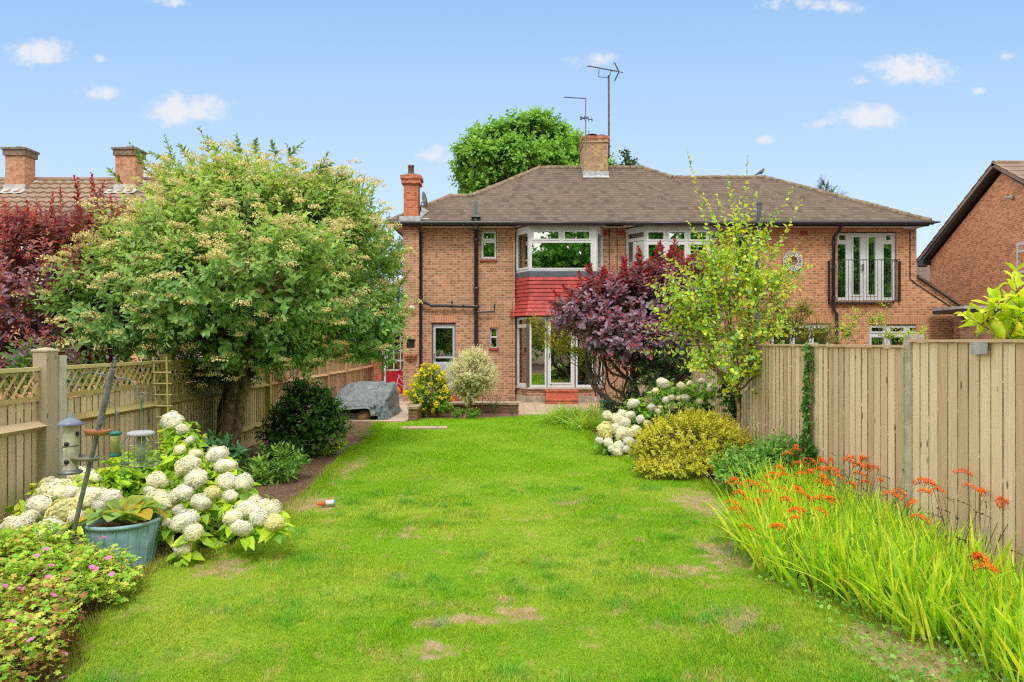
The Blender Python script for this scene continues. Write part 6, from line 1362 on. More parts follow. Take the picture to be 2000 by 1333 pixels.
# ---- straps: crocosmia, day lily, iris, tufts
def straps(fm, base, d, L, Wd, bend, cols, segs=5, twist=None):
    N = len(base); L = L[:, None]; d = nrm(d); hd = nrm(d * np.array([1, 1, 0.0]) + 1e-6); s = nrm(np.cross(hd, UP[None])); 
    if twist is not None: s = nrm(s * np.cos(twist)[:, None] + hd * np.sin(twist)[:, None])
    p = base.copy(); rows = []
    for i in range(segs + 1):
        t = i / segs; w_ = Wd[:, None] * (.55 + .9 * t - 1.42 * t ** 2.2 if t < 1 else .03) * .5
        q_ = base + d * L * t + hd * (bend[:, None] * L * t ** 2 * .6) - UP * (bend[:, None] * L * t ** 2.4 * .55)
        rows += [q_ - s * w_, q_ + s * w_]
    fm.add(np.stack(rows, 1), [(2 * i, 2 * i + 1, 2 * i + 3, 2 * i + 2) for i in range(segs)], cols)
CRG = [lin(182, 216, 52, .74), lin(204, 226, 76, .74), lin(152, 200, 54, .7), lin(214, 220, 78, .72), lin(132, 180, 66, .68), lin(170, 208, 60, .72)]
cr_poly = np.array([(1.88, 5.15), (2.05, 4.7), (2.28, 4.25), (2.42, 3.85), (2.45, 3.2), (3.1, 3.2), (3.1, 7.3), (2.55, 7.0), (2.15, 6.3), (1.95, 5.7)])
def inside_pts(poly, n, rs):
    lo, hi = poly.min(0), poly.max(0); p = rs.uniform(lo, hi, (n * 3, 2)); p = p[inpoly(p[:, 0], p[:, 1], poly)]; return p[:n]
rs_ = np.random.RandomState(90); cr = thing('crocosmia', 'broad bed of sword-leaved crocosmia with orange flowers along the right fence', 'plant', (2.6, 5.2, 0))
fm = FM(); cl = inside_pts(cr_poly, 360, rs_)
for (x, y) in cl:
    n_ = 15; b = np.column_stack([x + rs_.normal(0, .045, n_), y + rs_.normal(0, .045, n_), np.zeros(n_) - .01]); lean = np.array([-.25, -.15, 0]) * rs_.uniform(0, 1)
    d_ = nrm(np.column_stack([rs_.normal(0, .24, n_), rs_.normal(0, .24, n_), np.ones(n_)]) + lean); L_ = rs_.uniform(.32, .68, n_) * (1.0 if y > 3.9 else .85)
    straps(fm, b, d_, L_, rs_.uniform(.018, .036, n_), rs_.uniform(.0, .5, n_) ** 1.4 * 1.4, pal(*CRG)(b, None, rs_), segs=6, twist=rs_.uniform(-1.4, 1.4, n_))
fm.build('leaf_blade', LEAF, cr)
# flower sprays: arching stalk with orange trumpets
OR = [lin(250, 115, 30, .7), lin(245, 85, 25, .7), lin(255, 150, 50, .7)]
def croc_flower(seed):
    rs = np.random.RandomState(seed); fm = FM(); K = 9
    for k in range(K):
        t = k / (K - 1); c = np.array([-.02 + .13 * t, 0, .035 * math.sin(t * 2.6) + .03]); n_ = 6; op = 1.0 if t < .65 else .5
        az = np.arange(n_) * 2 * math.pi / n_ + rs.uniform(0, 1); ax = nrm(np.array([[.3, (-1) ** k * .5, .75]]) + rs.normal(size=(1, 3)) * .15)
        A = nrm(np.cross(ax, UP[None] + .01)); B = np.cross(ax, A); r = A * np.cos(az)[:, None] + B * np.sin(az)[:, None]
        leaf_set(fm, np.repeat(c[None] + ax * .008, n_, 0), r * .8 * op + ax * (.7), ax - r * .5, .026 * (.6 + .5 * op), .0085, pal(*OR)(r, None, rs), curl=.15, shape='thin'); stick_set(fm, c[None] - UP * .012, c[None] + ax * .01, .003, OR[1])
    pts = [np.array([-.02 + .13 * i / 5, 0, .035 * math.sin(i / 5 * 2.6) + .02]) for i in range(6)]
    stick_set(fm, np.array(pts[:-1]), np.array(pts[1:]), .002, np.array((.25, .10, .04)))
    o = fm.build('flower_spray', PETAL); me = o.data; bpy.data.objects.remove(o); return me
cf = [croc_flower(300 + i) for i in range(4)]
FLP = [(1437, 948, 6.6), (1455, 962, 6.3), (1470, 955, 6.4), (1482, 962, 6.2), (1490, 975, 6), (1450, 978, 5.9), (1462, 985, 5.9), (1438, 996, 5.7), (1455, 1010, 5.6), (1460, 1022, 5.6), (1467, 1044, 5.2), (1495, 985, 5.9), (1505, 970, 6.0), (1515, 945, 6.6), (1522, 940, 6.6), (1530, 930, 6.8), (1540, 938, 6.6), (1555, 880, 7.4), (1562, 888, 7.3), (1548, 896, 7.2), (1560, 915, 7), (1575, 918, 7), (1590, 915, 6.9), (1600, 912, 6.9),
       (1612, 915, 6.8), (1625, 915, 6.8), (1610, 930, 6.6), (1585, 935, 6.5), (1570, 935, 6.4), (1620, 928, 6.5), (1635, 932, 6.4), (1650, 888, 7.0), (1660, 900, 6.8), (1672, 905, 6.6), (1685, 908, 6.5), (1695, 912, 6.4), (1665, 918, 6.4), (1680, 922, 6.3), (1695, 928, 6.2), (1690, 942, 6.0), (1700, 955, 5.9), (1610, 955, 6.0), (1622, 960, 5.9), (1605, 948, 6.0), (1665, 960, 5.8), (1535, 970, 5.9), (1560, 970, 5.8), (1575, 980, 5.7), (1580, 988, 5.6),
       (1530, 1040, 4.9), (1520, 1043, 4.9), (1562, 1015, 5.1), (1570, 1010, 5.1), (1558, 1022, 5.0), (1610, 1012, 5.2), (1620, 992, 5.4), (1630, 990, 5.4), (1755, 985, 5.1), (1765, 978, 5.1), (1783, 992, 5.0), (1820, 955, 5.0), (1830, 962, 5.0), (1840, 970, 5.0), (1818, 976, 4.9), (1895, 938, 4.9), (1905, 966, 4.8), (1915, 970, 4.8), (1925, 974, 4.8), (1972, 996, 4.7), (1985, 1000, 4.6), (1965, 990, 4.7), (1925, 1118, 4.1), (1915, 1112, 4.1), (1935, 1128, 4.0), (1500, 958, 6.3), (1645, 942, 6.1), (1715, 925, 6.2), (1720, 948, 6.0), (1480, 1000, 5.6), (1540, 992, 5.6), (1805, 1030, 4.8), (1600, 985, 5.6)]
stalk = FM()
for i, (px, py, y) in enumerate(FLP):
    y = y - .15; c = P(px, py - 2, y); o = place(cf[i % 4], 'flower_spray', cr, c, rs_.uniform(.68, 1.05), rs_, tilt=.35); o.rotation_euler[2] = rs_.uniform(2.2, 4.2)
    g0 = np.array([min(max(c[0] + rs_.uniform(-.05, .3), 2.0), 3.1), c[1] + rs_.uniform(-.1, .25), 0.0]); m_ = (g0 + c) / 2 + np.array([.02, 0, .1]); stick_set(stalk, np.array([g0, m_]), np.array([m_, c + (0, 0, .02)]), .0028, np.array((.20, .16, .05)))
for i in range(70):          # spent seed stalks
    x, y = cl[rs_.randint(len(cl))]; t0 = np.array([x, y, .2]); t1 = np.array([x + rs_.normal(0, .1), y + rs_.normal(0, .1), rs_.uniform(.45, .75)]); t2 = t1 + np.array([rs_.uniform(-.12, .05), rs_.uniform(-.05, .05), .03]); stick_set(stalk, np.array([t0, t1]), np.array([t1, t2]), .002, np.array((.16, .10, .05)))
    bb = t1 + (t2 - t1) * np.linspace(0, 1, 6)[:, None]; leaf_set(stalk, bb, rand_unit(rs_, 6), rand_unit(rs_, 6), .012, .01, np.tile(np.array((.07, .05, .03)), (6, 1)))
stalk.build('flower_stalk', LEAF, cr)
def tuft(name, label, cat, base, n, L, W_, bendr, cols, seed, spread=.35, rad=.12, group=None, segs=6):
    rs = np.random.RandomState(seed); t = thing(name, label, cat, base, group); fm = FM()
    b = np.column_stack([base[0] + rs.normal(0, rad, n), base[1] + rs.normal(0, rad * .8, n), np.full(n, base[2] - .01)]); d_ = nrm(np.column_stack([rs.normal(0, spread, n), rs.normal(0, spread, n), np.ones(n)]) + (b - base) / rad * .12)
    straps(fm, b, d_, rs.uniform(L * .55, L, n), rs.uniform(W_ * .6, W_, n), rs.uniform(*bendr, n), pal(*cols)(b, None, rs), segs=segs, twist=rs.uniform(-1, 1, n)); fm.build('leaf_blade', LEAF, t)
    return t
TG = [lin(155, 205, 80, .74), lin(130, 185, 70, .74), lin(185, 215, 105, .74), lin(200, 205, 95, .74)]
tuft('day_lily', 'arching grassy clump in front of the red steps', 'plant', P(1118, 828, 14.6) * (1, 1, 0), 620, .78, .032, (.5, 1.1), TG, 91, .5, .22)
tuft('day_lily', 'grassy clump left of the white hydrangea on the right border', 'plant', P(1160, 838, 13.6) * (1, 1, 0), 480, .66, .03, (.3, 1.0), TG, 92, .45, .22)
tuft('iris', 'upright iris leaves between the grassy clump and the twisted branches', 'plant', P(1160, 815, 15.2) * (1, 1, 0), 40, .62, .03, (.05, .25), TG, 93, .16, .07)
tuft('iris', 'small thin-leaved tuft at the lawn edge in front of the tarpaulin', 'plant', P(712, 858, 12.2) * (1, 1, 0), 60, .5, .016, (.1, .8), [lin(110, 150, 80, .6), lin(130, 165, 95, .6), lin(190, 180, 120, .6)], 94, .35, .05)
tuft('grass_clump', 'pale arching grass mound behind the orange flowers by the right fence', 'plant', np.array([2.95, 5.3, 0]), 520, .85, .012, (.7, 1.3), [lin(160, 190, 100, .62), lin(140, 175, 90, .62), lin(190, 205, 130, .62)], 95, .5, .24)
# right border leafy perennials
PG = [lin(125, 180, 85, .7), lin(150, 198, 100, .7), lin(105, 160, 72, .7)]
shrub('leafy_perennial', 'low mid-green leafy plant between the golden bush and the orange flowers', 'plant', np.array([2.75, 7.9, 0]), lobes_px([(1460, 905, 60, 32), (1520, 890, 50, 32), (1430, 920, 40, 25, -.3), (1480, 935, 50, 20, -.4), (1550, 910, 45, 28, -.2)], 8.0), 800, .22, 9, .065, .032, pal(*PG), 96, trunk_r=.01, up=.7, rin=.2, twigs=30, shape='ovate', stems=3)
shrub('leafy_perennial', 'darker leafy plant at the foot of the fence behind the orange flowers', 'plant', np.array([3.0, 7.3, 0]), lobes_px([(1600, 895, 42, 24), (1640, 900, 32, 20), (1575, 880, 25, 20)], 7.4), 300, .2, 9, .055, .032, pal(PG[2], lin(70, 120, 50, .62)), 97, trunk_r=.01, up=.5, rin=.2, twigs=20, shape='ovate', stems=3)
def stalks(name, label, base, tips, Y, seed, k=12, L=.075, Wd=.032, cols=PG):
    rs = np.random.RandomState(seed); t = thing(name, label, 'plant', base); fm = FM(); mb = MB()
    for (ax, ay_, bx_, by_2) in tips:
        o = P(ax, ay_, Y)[None]; e = P(bx_, by_2, Y)[None]; ln = np.linalg.norm(e - o, axis=1); sprays(fm, o, e - o, ln, k, L, Wd, pal(*cols), rs, ang0=70, ang1=35, shape='ovate', opposite=True)
        mb.tube([np.array([o[0][0], o[0][1], 0]), o[0]], .007, 5)
    fm.build('foliage', LEAF, t); mb.build('stem', TWIG, t)
stalks('phlox', 'two tall leafy stems standing in front of the fence right of the golden bush', P(1490, 905, 7.9) * (1, 1, 0), [(1478, 890, 1477, 808), (1500, 900, 1502, 850), (1520, 890, 1530, 825), (1545, 890, 1540, 850)], 7.9, 98)
# golden bush
GB = [lin(242, 226, 80, .64), lin(240, 220, 95, .62), lin(222, 218, 75, .64), lin(250, 232, 150, .6), lin(195, 208, 75, .66)]
shrub('golden_bush', 'rounded yellow leaved bush at the lawn edge on the right border', 'bush', np.array([2.2, 9.1, 0]), lobes_px([(1350, 860, 95, 52), (1290, 880, 55, 42, -.1), (1410, 870, 60, 40, .1), (1340, 905, 70, 28, -.35), (1290, 915, 45, 18, -.4), (1370, 835, 60, 30, .2)], 9.1), 2600, .16, 13, .042, .024, pal_tip([lin(170, 175, 55, .8), GB[4], GB[2]], GB, .05), 99, trunk_r=.02, up=.5, rin=.5, twigs=50, ang0=65, ang1=35, keep=.5)
# ground cover leaves near the fence and under things (right)
# ivy on the fence post
def ivy():
    rs = np.random.RandomState(66); t = thing('ivy', 'thin strand of ivy climbing the concrete post of the right fence', 'ivy', (XR - .06, 7.45, 0)); fm = FM(); n = 900
    zz = rs.uniform(.1, 1.72, n); off = .035 * np.sin(zz * 5) + rs.normal(0, .035, n) + np.where(zz < 1.2, .06 * np.sin(zz * 9) ** 2, 0); p = np.column_stack([np.full(n, XR - .055) - rs.uniform(0, .04, n), 7.40 - off, zz])
    leaf_set(fm, p, nrm(np.array([-.3, 0, -.5]) + rand_unit(rs, n) * .8), nrm(np.array([-1, -.4, .3]) + rand_unit(rs, n) * .4), .035, .032, pal(lin(85, 135, 60, .6), lin(65, 110, 50, .6), lin(120, 165, 80, .6))(p, None, rs), shape='ovate')
    fm.build('foliage', LEAF, t); mb = MB(); mb.tube([(XR - .06, 7.42 - .03 * math.sin(z * 5), z) for z in np.arange(0, 1.7, .1)], .006, 5); mb.build('stem', TWIG, t)
ivy()
shrub('ivy', 'dark ivy clump low on the right fence beside the thin trunk', 'ivy', np.array([3.18, 9.9, 0]), lobes_px([(1440, 790, 22, 40), (1425, 760, 20, 25)], 9.9), 160, .2, 9, .06, .055, pal(lin(60, 110, 45, .6), lin(85, 140, 55, .6)), 67, trunk_r=.01, twigs=15, shape='ovate')

# ---- hydrangeas
HW = [lin(252, 254, 255, .6), lin(246, 250, 240, .6), lin(250, 252, 252, .6)]; HC = [lin(250, 249, 230, .6), lin(248, 244, 212, .6), lin(252, 252, 240, .6)]; HG = [lin(242, 238, 185, .58), lin(246, 236, 175, .58), lin(236, 236, 190, .58)]
def head_mesh(seed, cols):
    rs = np.random.RandomState(seed); fm = FM(); n = 620; i = np.arange(n) + .5; ph = np.arccos(1 - 2 * i / n); th = math.pi * (1 + 5 ** .5) * i
    u = np.column_stack([np.cos(th) * np.sin(ph), np.sin(th) * np.sin(ph), np.cos(ph)]) + rs.normal(0, .05, (n, 3)); u = nrm(u)
    lump = 1 + .13 * np.sin(u[:, 0] * 3.3 + seed * 1.7) * np.sin(u[:, 1] * 3.7 + seed) + .07 * np.sin(u[:, 2] * 6 + seed * 2.1 + u[:, 0] * 4) + rs.uniform(-.09, .07, n); p = u * lump[:, None] * np.array([1, 1, .86]); nn = nrm(u + rand_unit(rs, n) * .28); A = nrm(np.cross(nn, rand_unit(rs, n))); B = np.cross(nn, A)
    for k in range(4):
        dd = A * math.cos(k * math.pi / 2) + B * math.sin(k * math.pi / 2); leaf_set(fm, p, dd + nn * .25, nn, .105, .10, pal(*cols)(p, None, rs), fold=.05, curl=.15, shape='obov')
    core = FM(); m = 160; i = np.arange(m) + .5; ph = np.arccos(1 - 2 * i / m); th = math.pi * (1 + 5 ** .5) * i; uu = np.column_stack([np.cos(th) * np.sin(ph), np.sin(th) * np.sin(ph), np.cos(ph)])
    A = nrm(np.cross(uu, UP[None] + .01)); B = np.cross(uu, A); q = uu * .93 * np.array([1, 1, .86]); s = .17
    fm.add(np.stack([q + A * s + B * s, q - A * s + B * s, q - A * s - B * s, q + A * s - B * s], 1), [(0, 1, 2, 3)], np.tile(np.clip(np.array(cols[0]) * 1.35, 0, .8), (m, 1)))
    o = fm.build('flower_head', PETAL); me = o.data; bpy.data.objects.remove(o); return me
heads = [head_mesh(1, HW), head_mesh(2, HC), head_mesh(3, HG), head_mesh(4, HC), head_mesh(5, HW + HC)]
def hydrangea(name, label, base, heads_px, yfun, lobes, nleaf, seed, leafcols, L=.12, Wd=.085, sc=1.0):
    rs = np.random.RandomState(seed)
    t, p, d, _ = shrub(name, label, 'hydrangea', base, lobes, nleaf, .22, 6, L, Wd, pal(*leafcols), seed, trunk_r=.012, up=.5, rin=.2, twigs=40, stems=4, ang0=80, ang1=60, shape='ovate', upn=.6, keep=.2, crown='foliage', trunkname='stem', lvar=.4)
    mb = MB(); cps = []
    for (px, py, r) in heads_px:
        y = yfun(px, py); c = P(px, py, y); R_ = r * y / F * sc * rs.uniform(.88, 1.15)
        o = place(heads[rs.choice(5, p=[.34, .18, .12, .16, .2])], 'flower_head', t, c, (R_ * rs.uniform(.9, 1.12), R_ * rs.uniform(.9, 1.12), R_ * rs.uniform(.85, 1.05)), rs, tilt=.6)
        g0 = np.array(base) * (1, 1, 0) + (c - np.array(base)) * (.35, .35, 0) + np.array([rs.uniform(-.08, .08), .08, 0.0]); m_ = (g0 + c) / 2 + np.array([0, .06, .10]); mb.tube([g0, m_, c], [.006, .005, .004], 5)
        cps.append(c)
    cp = np.repeat(np.array(cps), 10, 0); n_ = len(cp); az = rs.uniform(0, 6.28, n_); r_ = np.column_stack([np.cos(az), np.sin(az), rs.uniform(-.9, .15, n_)])
    cf_ = FM(); leaf_set(cf_, cp - UP * .05 + r_ * .05 + np.array([0, .03, 0]), nrm(r_), nrm(UP + rand_unit(rs, n_) * .4 - np.array([0, .4, 0])), L * rs.uniform(.8, 1.2, n_), Wd * rs.uniform(.8, 1.1, n_), pal(*leafcols)(cp, None, rs), shape='ovate', curl=.25); cf_.build('collar_foliage', LEAF, t)
    mb.build('flower_stem', mat('green_flower_stem', color=(.16, .20, .06), rough=.7), t)
    return t
HL = [(336, 822, 18), (356, 839, 13), (371, 860, 9), (351, 879, 12), (381, 888, 12), (424, 890, 17), (435, 911, 20), (369, 911, 25), (382, 937, 23), (307, 939, 20), (444, 941, 17), (476, 942, 16), (414, 965, 18), (450, 969, 13), (356, 965, 20), (311, 980, 22), (338, 972, 15), (392, 982, 17), (347, 997, 11), (360, 1019, 22), (377, 1040, 17), (356, 1070, 19), (326, 1021, 9),
      (456, 1012, 22), (484, 995, 19), (506, 1010, 22), (532, 995, 18), (536, 1021, 18), (472, 1032, 17), (499, 980, 14), (255, 999, 16), (216, 976, 22), (176, 972, 24), (161, 931, 24), (112, 961, 30), (124, 999, 30), (79, 987, 20), (97, 1036, 30), (34, 1029, 28), (195, 987, 15), (292, 959, 9), (187, 935, 12), (94, 946, 16), (445, 910, 15), (150, 1010, 16), (60, 1010, 18), (515, 985, 13), (140, 965, 18)]
HLG = [lin(180, 212, 55, .72), lin(155, 195, 55, .7), lin(200, 218, 75, .72), lin(125, 175, 60, .68)]
yl = lambda px, py: 5.25 + max(0, (1040 - py)) / 220 * 1.5 + (.2 if px < 260 else 0)
L1 = [(c, r) for c, r in lobes_px([(400, 975, 65, 55, .3), (340, 915, 55, 50, .7), (460, 1020, 50, 38, .1), (350, 1045, 50, 45, -.1), (290, 950, 60, 45, .6), (420, 945, 45, 38, .6), (390, 1070, 50, 25, -.2), (500, 1020, 35, 25, .1), (350, 862, 30, 26, 1.0)], 6.0)]
hydrangea('hydrangea', 'white hydrangea with large round heads behind the blue-green tub', np.array([-2.75, 6.2, .05]), [h for h in HL if h[0] > 270], yl, L1, 800, 111, HLG, L=.11, Wd=.08)
L2 = [(c, r) for c, r in lobes_px([(110, 1005, 80, 40, .1), (40, 1035, 60, 35, .1), (190, 975, 60, 38, .2), (230, 960, 50, 45, .4), (260, 925, 40, 50, .7), (170, 1020, 60, 30)], 6.0)]
hydrangea('hydrangea', 'cream hydrangea with fading heads at the foot of the left fence under the seed feeder', np.array([-3.9, 6.1, .15]), [h for h in HL if h[0] <= 270], lambda px, py: yl(px, py) + .0, L2, 480, 112, HLG, L=.11, Wd=.08)
HR1 = [(1237, 789, 11), (1186, 812, 10), (1183, 842, 18), (1171, 861, 9), (1188, 865, 12), (1206, 820, 13), (1219, 828, 15), (1230, 813, 11), (1214, 847, 14), (1231, 847, 14), (1250, 820, 10), (1264, 828, 9), (1228, 863, 12), (1209, 872, 12), (1206, 884, 10), (1243, 839, 9), (1273, 797, 9), (1285, 804, 8), (1200, 838, 12), (1195, 878, 9), (1222, 878, 9), (1215, 808, 9), (1250, 862, 9)]
HR2 = [(1295, 749, 13), (1280, 763, 7), (1300, 782, 8), (1312, 777, 9), (1325, 777, 6), (1338, 778, 9), (1312, 795, 10), (1328, 790, 8), (1330, 754, 9), (1366, 785, 8), (1388, 758, 11), (1413, 751, 9), (1414, 763, 6), (1407, 778, 10), (1420, 787, 7), (1390, 784, 6), (1421, 803, 6), (1449, 810, 6), (1399, 739, 6), (1347, 749, 6), (1395, 790, 7), (1297, 813, 7), (1370, 745, 7), (1350, 800, 7), (1290, 795, 6)]
HDG = [lin(125, 175, 70, .7), lin(105, 155, 65, .7), lin(165, 200, 70, .7)]
hydrangea('hydrangea', 'cream hydrangea leaning onto the lawn left of the golden bush', np.array([1.85, 10.9, 0]), HR1, lambda px, py: 10.6 - (py - 830) * .006, lobes_px([(1225, 845, 38, 38), (1250, 815, 35, 28, .1), (1205, 860, 25, 25, -.1), (1270, 835, 30, 30, .1)], 10.9), 380, 113, HDG, L=.1, Wd=.075, sc=.95)
hydrangea('hydrangea', 'white hydrangea standing behind the golden bush by the right fence', np.array([2.7, 11.3, 0]), HR2, lambda px, py: 11.0, lobes_px([(1310, 785, 40, 32), (1350, 780, 35, 30), (1400, 775, 40, 32), (1370, 810, 60, 25), (1290, 800, 30, 25)], 11.3), 520, 114, HDG, L=.1, Wd=.075, sc=.95)
# low dark foliage filling below the smoke bush
shrub('leafy_perennial', 'dark leafy undergrowth below the purple smoke bush', 'plant', np.array([2.6, 12.6, 0]), lobes_px([(1280, 740, 40, 30), (1320, 750, 45, 35), (1240, 780, 35, 25), (1270, 700, 30, 30), (1350, 720, 40, 40), (1200, 800, 25, 18), (1300, 700, 40, 40)], 12.6), 420, .3, 9, .07, .04, pal(lin(60, 100, 45, .62), lin(85, 125, 55, .62), lin(70, 65, 80, .6)), 115, trunk_r=.015, twigs=40, stems=3)

# ---- peony-like leaves by the soil edge, lenten rose by the trunk
PL = [lin(150, 190, 85, .64), lin(125, 175, 80, .62), lin(95, 145, 60, .62)]
shrub('peony', 'light green pointed-leaved clump at the lawn edge in front of the dark bush', 'plant', P(530, 945, 8.6) * (1, 1, 0), lobes_px([(530, 905, 48, 26), (490, 915, 30, 22), (565, 905, 28, 20), (525, 930, 45, 14, -.2)], 8.6), 230, .22, 9, .10, .035, pal(*PL), 121, trunk_r=.008, twigs=20, stems=3, shape='ovate', up=.4)
shrub('hellebore', 'blue-green fingered leaves at the foot of the tree trunk', 'plant', P(435, 925, 8.4) * (1, 1, 0), lobes_px([(430, 880, 26, 16), (455, 895, 22, 16), (415, 870, 14, 12)], 8.4), 90, .2, 8, .13, .045, pal(lin(110, 160, 120, .6), lin(85, 135, 90, .6)), 122, trunk_r=.008, twigs=10, stems=2, up=.3)
shrub('low_plant', 'low yellow-green ground cover between the dark bush and the lawn', 'plant', P(650, 890, 10.6) * (1, 1, 0), lobes_px([(640, 880, 22, 14), (615, 895, 22, 12), (668, 868, 12, 8)], 10.6), 110, .14, 8, .05, .03, pal(*HLG), 123, trunk_r=.006, twigs=6)
# ---- hosta in the tub
rs_ = np.random.RandomState(130); hs = thing('hosta', 'hosta with broad yellowing leaves spilling from the blue-green tub', 'plant', tb.location); fm = FM()
hc = np.array(tb.location) + UP * zr_
for i in range(40):
    az = rs_.uniform(0, 6.28); el = rs_.uniform(.15, .9); d_ = np.array([math.cos(az) * math.cos(el), math.sin(az) * math.cos(el), math.sin(el)]); b0 = hc + np.array([math.cos(az), math.sin(az), 0]) * rs_.uniform(.02, .17) + UP * rs_.uniform(.0, .07)
    ye = rs_.rand() < .25; col = (lin(225, 195, 60, .8) if ye else (lin(165, 205, 115, .9) if rs_.rand() < .6 else lin(190, 212, 75, .85))); L_ = rs_.uniform(.15, .23)
    s = nrm(np.cross(d_, UP)); n = np.cross(s, d_); rows = []
    for k in range(6):
        t = k / 5; w_ = L_ * .36 * math.sin(math.pi * min(t * .92 + .06, 1)) ** .7; c_ = b0 + d_ * L_ * t - UP * L_ * .45 * t * t; rows += [c_ - s * w_ + n * w_ * .3, c_, c_ + s * w_ + n * w_ * .3]
    fm.add(np.array(rows)[None], [(3 * k + j, 3 * k + j + 1, 3 * k + j + 4, 3 * k + j + 3) for k in range(5) for j in range(2)], col[None] * rs_.uniform(.85, 1.15)); stick_set(fm, (hc * (1, 1, 0) + UP * (hc[2] - .04))[None], b0[None], .004, lin(160, 190, 90, .6))
fm.build('foliage', LEAF, hs)
# ---- geraniums
GG = [lin(165, 205, 75, .7), lin(140, 190, 70, .7), lin(190, 215, 95, .7), lin(190, 130, 75, .66), lin(205, 200, 95, .68)]
def lobed(fm, c, n, R_, cols):
    """star-lobed leaf: 5 pointed lobes around a centre"""
    N = len(c); A = nrm(np.cross(n, rand_unit(rs_, N))); B = np.cross(n, A)
    for k in range(5):
        a = (k - 2) * .95; d_ = A * math.cos(a) + B * math.sin(a); leaf_set(fm, c, d_ + n * .15, n, R_ * (1 if k in (1, 2, 3) else .8), R_ * .55, cols, fold=.08, curl=.2, shape='obov')
def geranium(name, label, base, poly, hgt, n, cols, seed, npx, red=0.0):
    global rs_; rs_ = np.random.RandomState(seed); t = thing(name, label, 'geranium', base); fm = FM(); pl = inside_pts(np.array(poly), n, rs_); n = len(pl)
    cen = pl.mean(0); ext = np.array(poly).max(0) - np.array(poly).min(0); q_ = (1 - np.clip((((pl - cen) / (ext * .60)) ** 4).sum(1), 0, .93)) ** .7
    h = gh(pl[:, 0], pl[:, 1]) + hgt * np.sqrt(q_) * rs_.uniform(.35, 1.1, n) + .06 * np.sin(pl[:, 0] * 9) * np.sin(pl[:, 1] * 8)
    p = np.column_stack([pl, h]); lobed(fm, p, nrm(UP + rand_unit(rs_, n) * .6), rs_.uniform(.014, .030, n), pal(*cols)(p, None, rs_))
    g0 = p.copy(); g0[:, 2] = 0; g0[:, :2] += rs_.normal(0, .06, (n, 2)); st = rs_.rand(n) < .5; stick_set(fm, g0[st], p[st], .0015, lin(150, 120, 60, .6)); fm.build('foliage', LEAF, t)
    for (px, py) in npx:
        X_ = 1000 + F * p[:, 0] / p[:, 1]; Y_ = HY - F * (p[:, 2] - CZ) / p[:, 1]; dd = (X_ - px) ** 2 + (Y_ - py) ** 2; nr = np.where(dd < 18 ** 2)[0]
        if len(nr) == 0: nr = np.array([dd.argmin()])
        y = p[nr, 1].min() - .03; c = P(px, py, y) if dd.min() < 400 else p[nr[0]] + UP * .03; place(gf, 'flower', t, c, 1.25, rs_, tilt=.5)
    return t
fm = FM(); rs_ = np.random.RandomState(140); az = np.arange(5) * 2 * math.pi / 5; r = np.column_stack([np.cos(az), np.sin(az), np.full(5, .25)]); leaf_set(fm, np.zeros((5, 3)), r, np.tile(UP, (5, 1)), .017, .0145, np.tile(lin(235, 140, 215, .86), (5, 1)), shape='obov', fold=.05); leaf_set(fm, np.zeros((3, 3)) + UP * .003, rand_unit(rs_, 3), np.tile(UP, (3, 1)), .005, .004, np.tile(lin(240, 220, 230, .8), (3, 1)))
o = fm.build('flower', PETAL); gf = o.data; bpy.data.objects.remove(o)
PK1 = [(90, 1073), (72, 1086), (100, 1105), (94, 1106), (87, 1114), (135, 1085), (212, 1090), (187, 1112), (180, 1108), (218, 1122), (127, 1132), (58, 1123), (42, 1144), (40, 1150), (9, 1145), (23, 1149), (90, 1153), (154, 1163), (102, 1176), (119, 1174), (203, 1025), (203, 1050), (147, 1080), (95, 1128)]
PK2 = [(205, 1195), (229, 1228), (160, 1263), (150, 1310), (123, 1324), (104, 1163), (25, 1215), (60, 1250)]
geranium('geranium', 'green leafed cranesbill mound with pink flowers below the feeder pole', np.array([-3.1, 4.7, .05]), [(-4.3, 4.1), (-2.95, 3.95), (-2.5, 4.35), (-2.55, 4.72), (-3.0, 5.0), (-3.6, 5.05), (-4.3, 5.1)],   .27, 6200, GG[:3] + [GG[4]], 141, PK1)
geranium('geranium', 'reddish brown tinged cranesbill in the bottom left corner', np.array([-2.7, 3.8, 0]), [(-3.6, 2.9), (-2.35, 2.9), (-2.3, 3.5), (-2.5, 4.0), (-2.9, 4.3), (-3.8, 4.2)], .30, 5200, GG[:3] + [GG[4], lin(190, 145, 95, .62), lin(165, 120, 80, .6)], 142, PK2)
# ---- shrubs beyond the right fence
shrub('magnolia_shoot', 'bright lime large-leaved branch rising over the fence at the right edge', 'shrub', np.array([4.9, 6.8, 0]), lobes_px([(1930, 620, 26, 30), (1985, 590, 26, 45), (1965, 650, 30, 15), (1920, 600, 12, 10), (2000, 640, 30, 30)], 6.8), 26, .3, 9, .17, .075, pal(lin(205, 230, 50, .7), lin(180, 215, 45, .68), lin(215, 235, 80, .7)), 151, trunk_r=.015, trunk_m=TWIG, up=.6, rin=.1, twigs=14, ang0=70, ang1=40, taper=.8, tr=.008, keep=0, upn=.6)
shrub('hawthorn', 'twiggy yellow-green shrub behind the fence below the wall clock', 'shrub', np.array([5.0, 12.5, 0]), lobes_px([(1550, 630, 45, 32), (1590, 650, 50, 28), (1520, 600, 30, 35), (1620, 660, 35, 20), (1500, 650, 30, 30), (1570, 600, 25, 20)], 12.5), 480, .3, 11, .035, .024, pal(lin(150, 175, 65, .6), lin(175, 185, 80, .6), lin(165, 130, 70, .55), lin(110, 145, 55, .6)), 152, trunk_r=.02, twigs=80, up=.4, rin=.1)
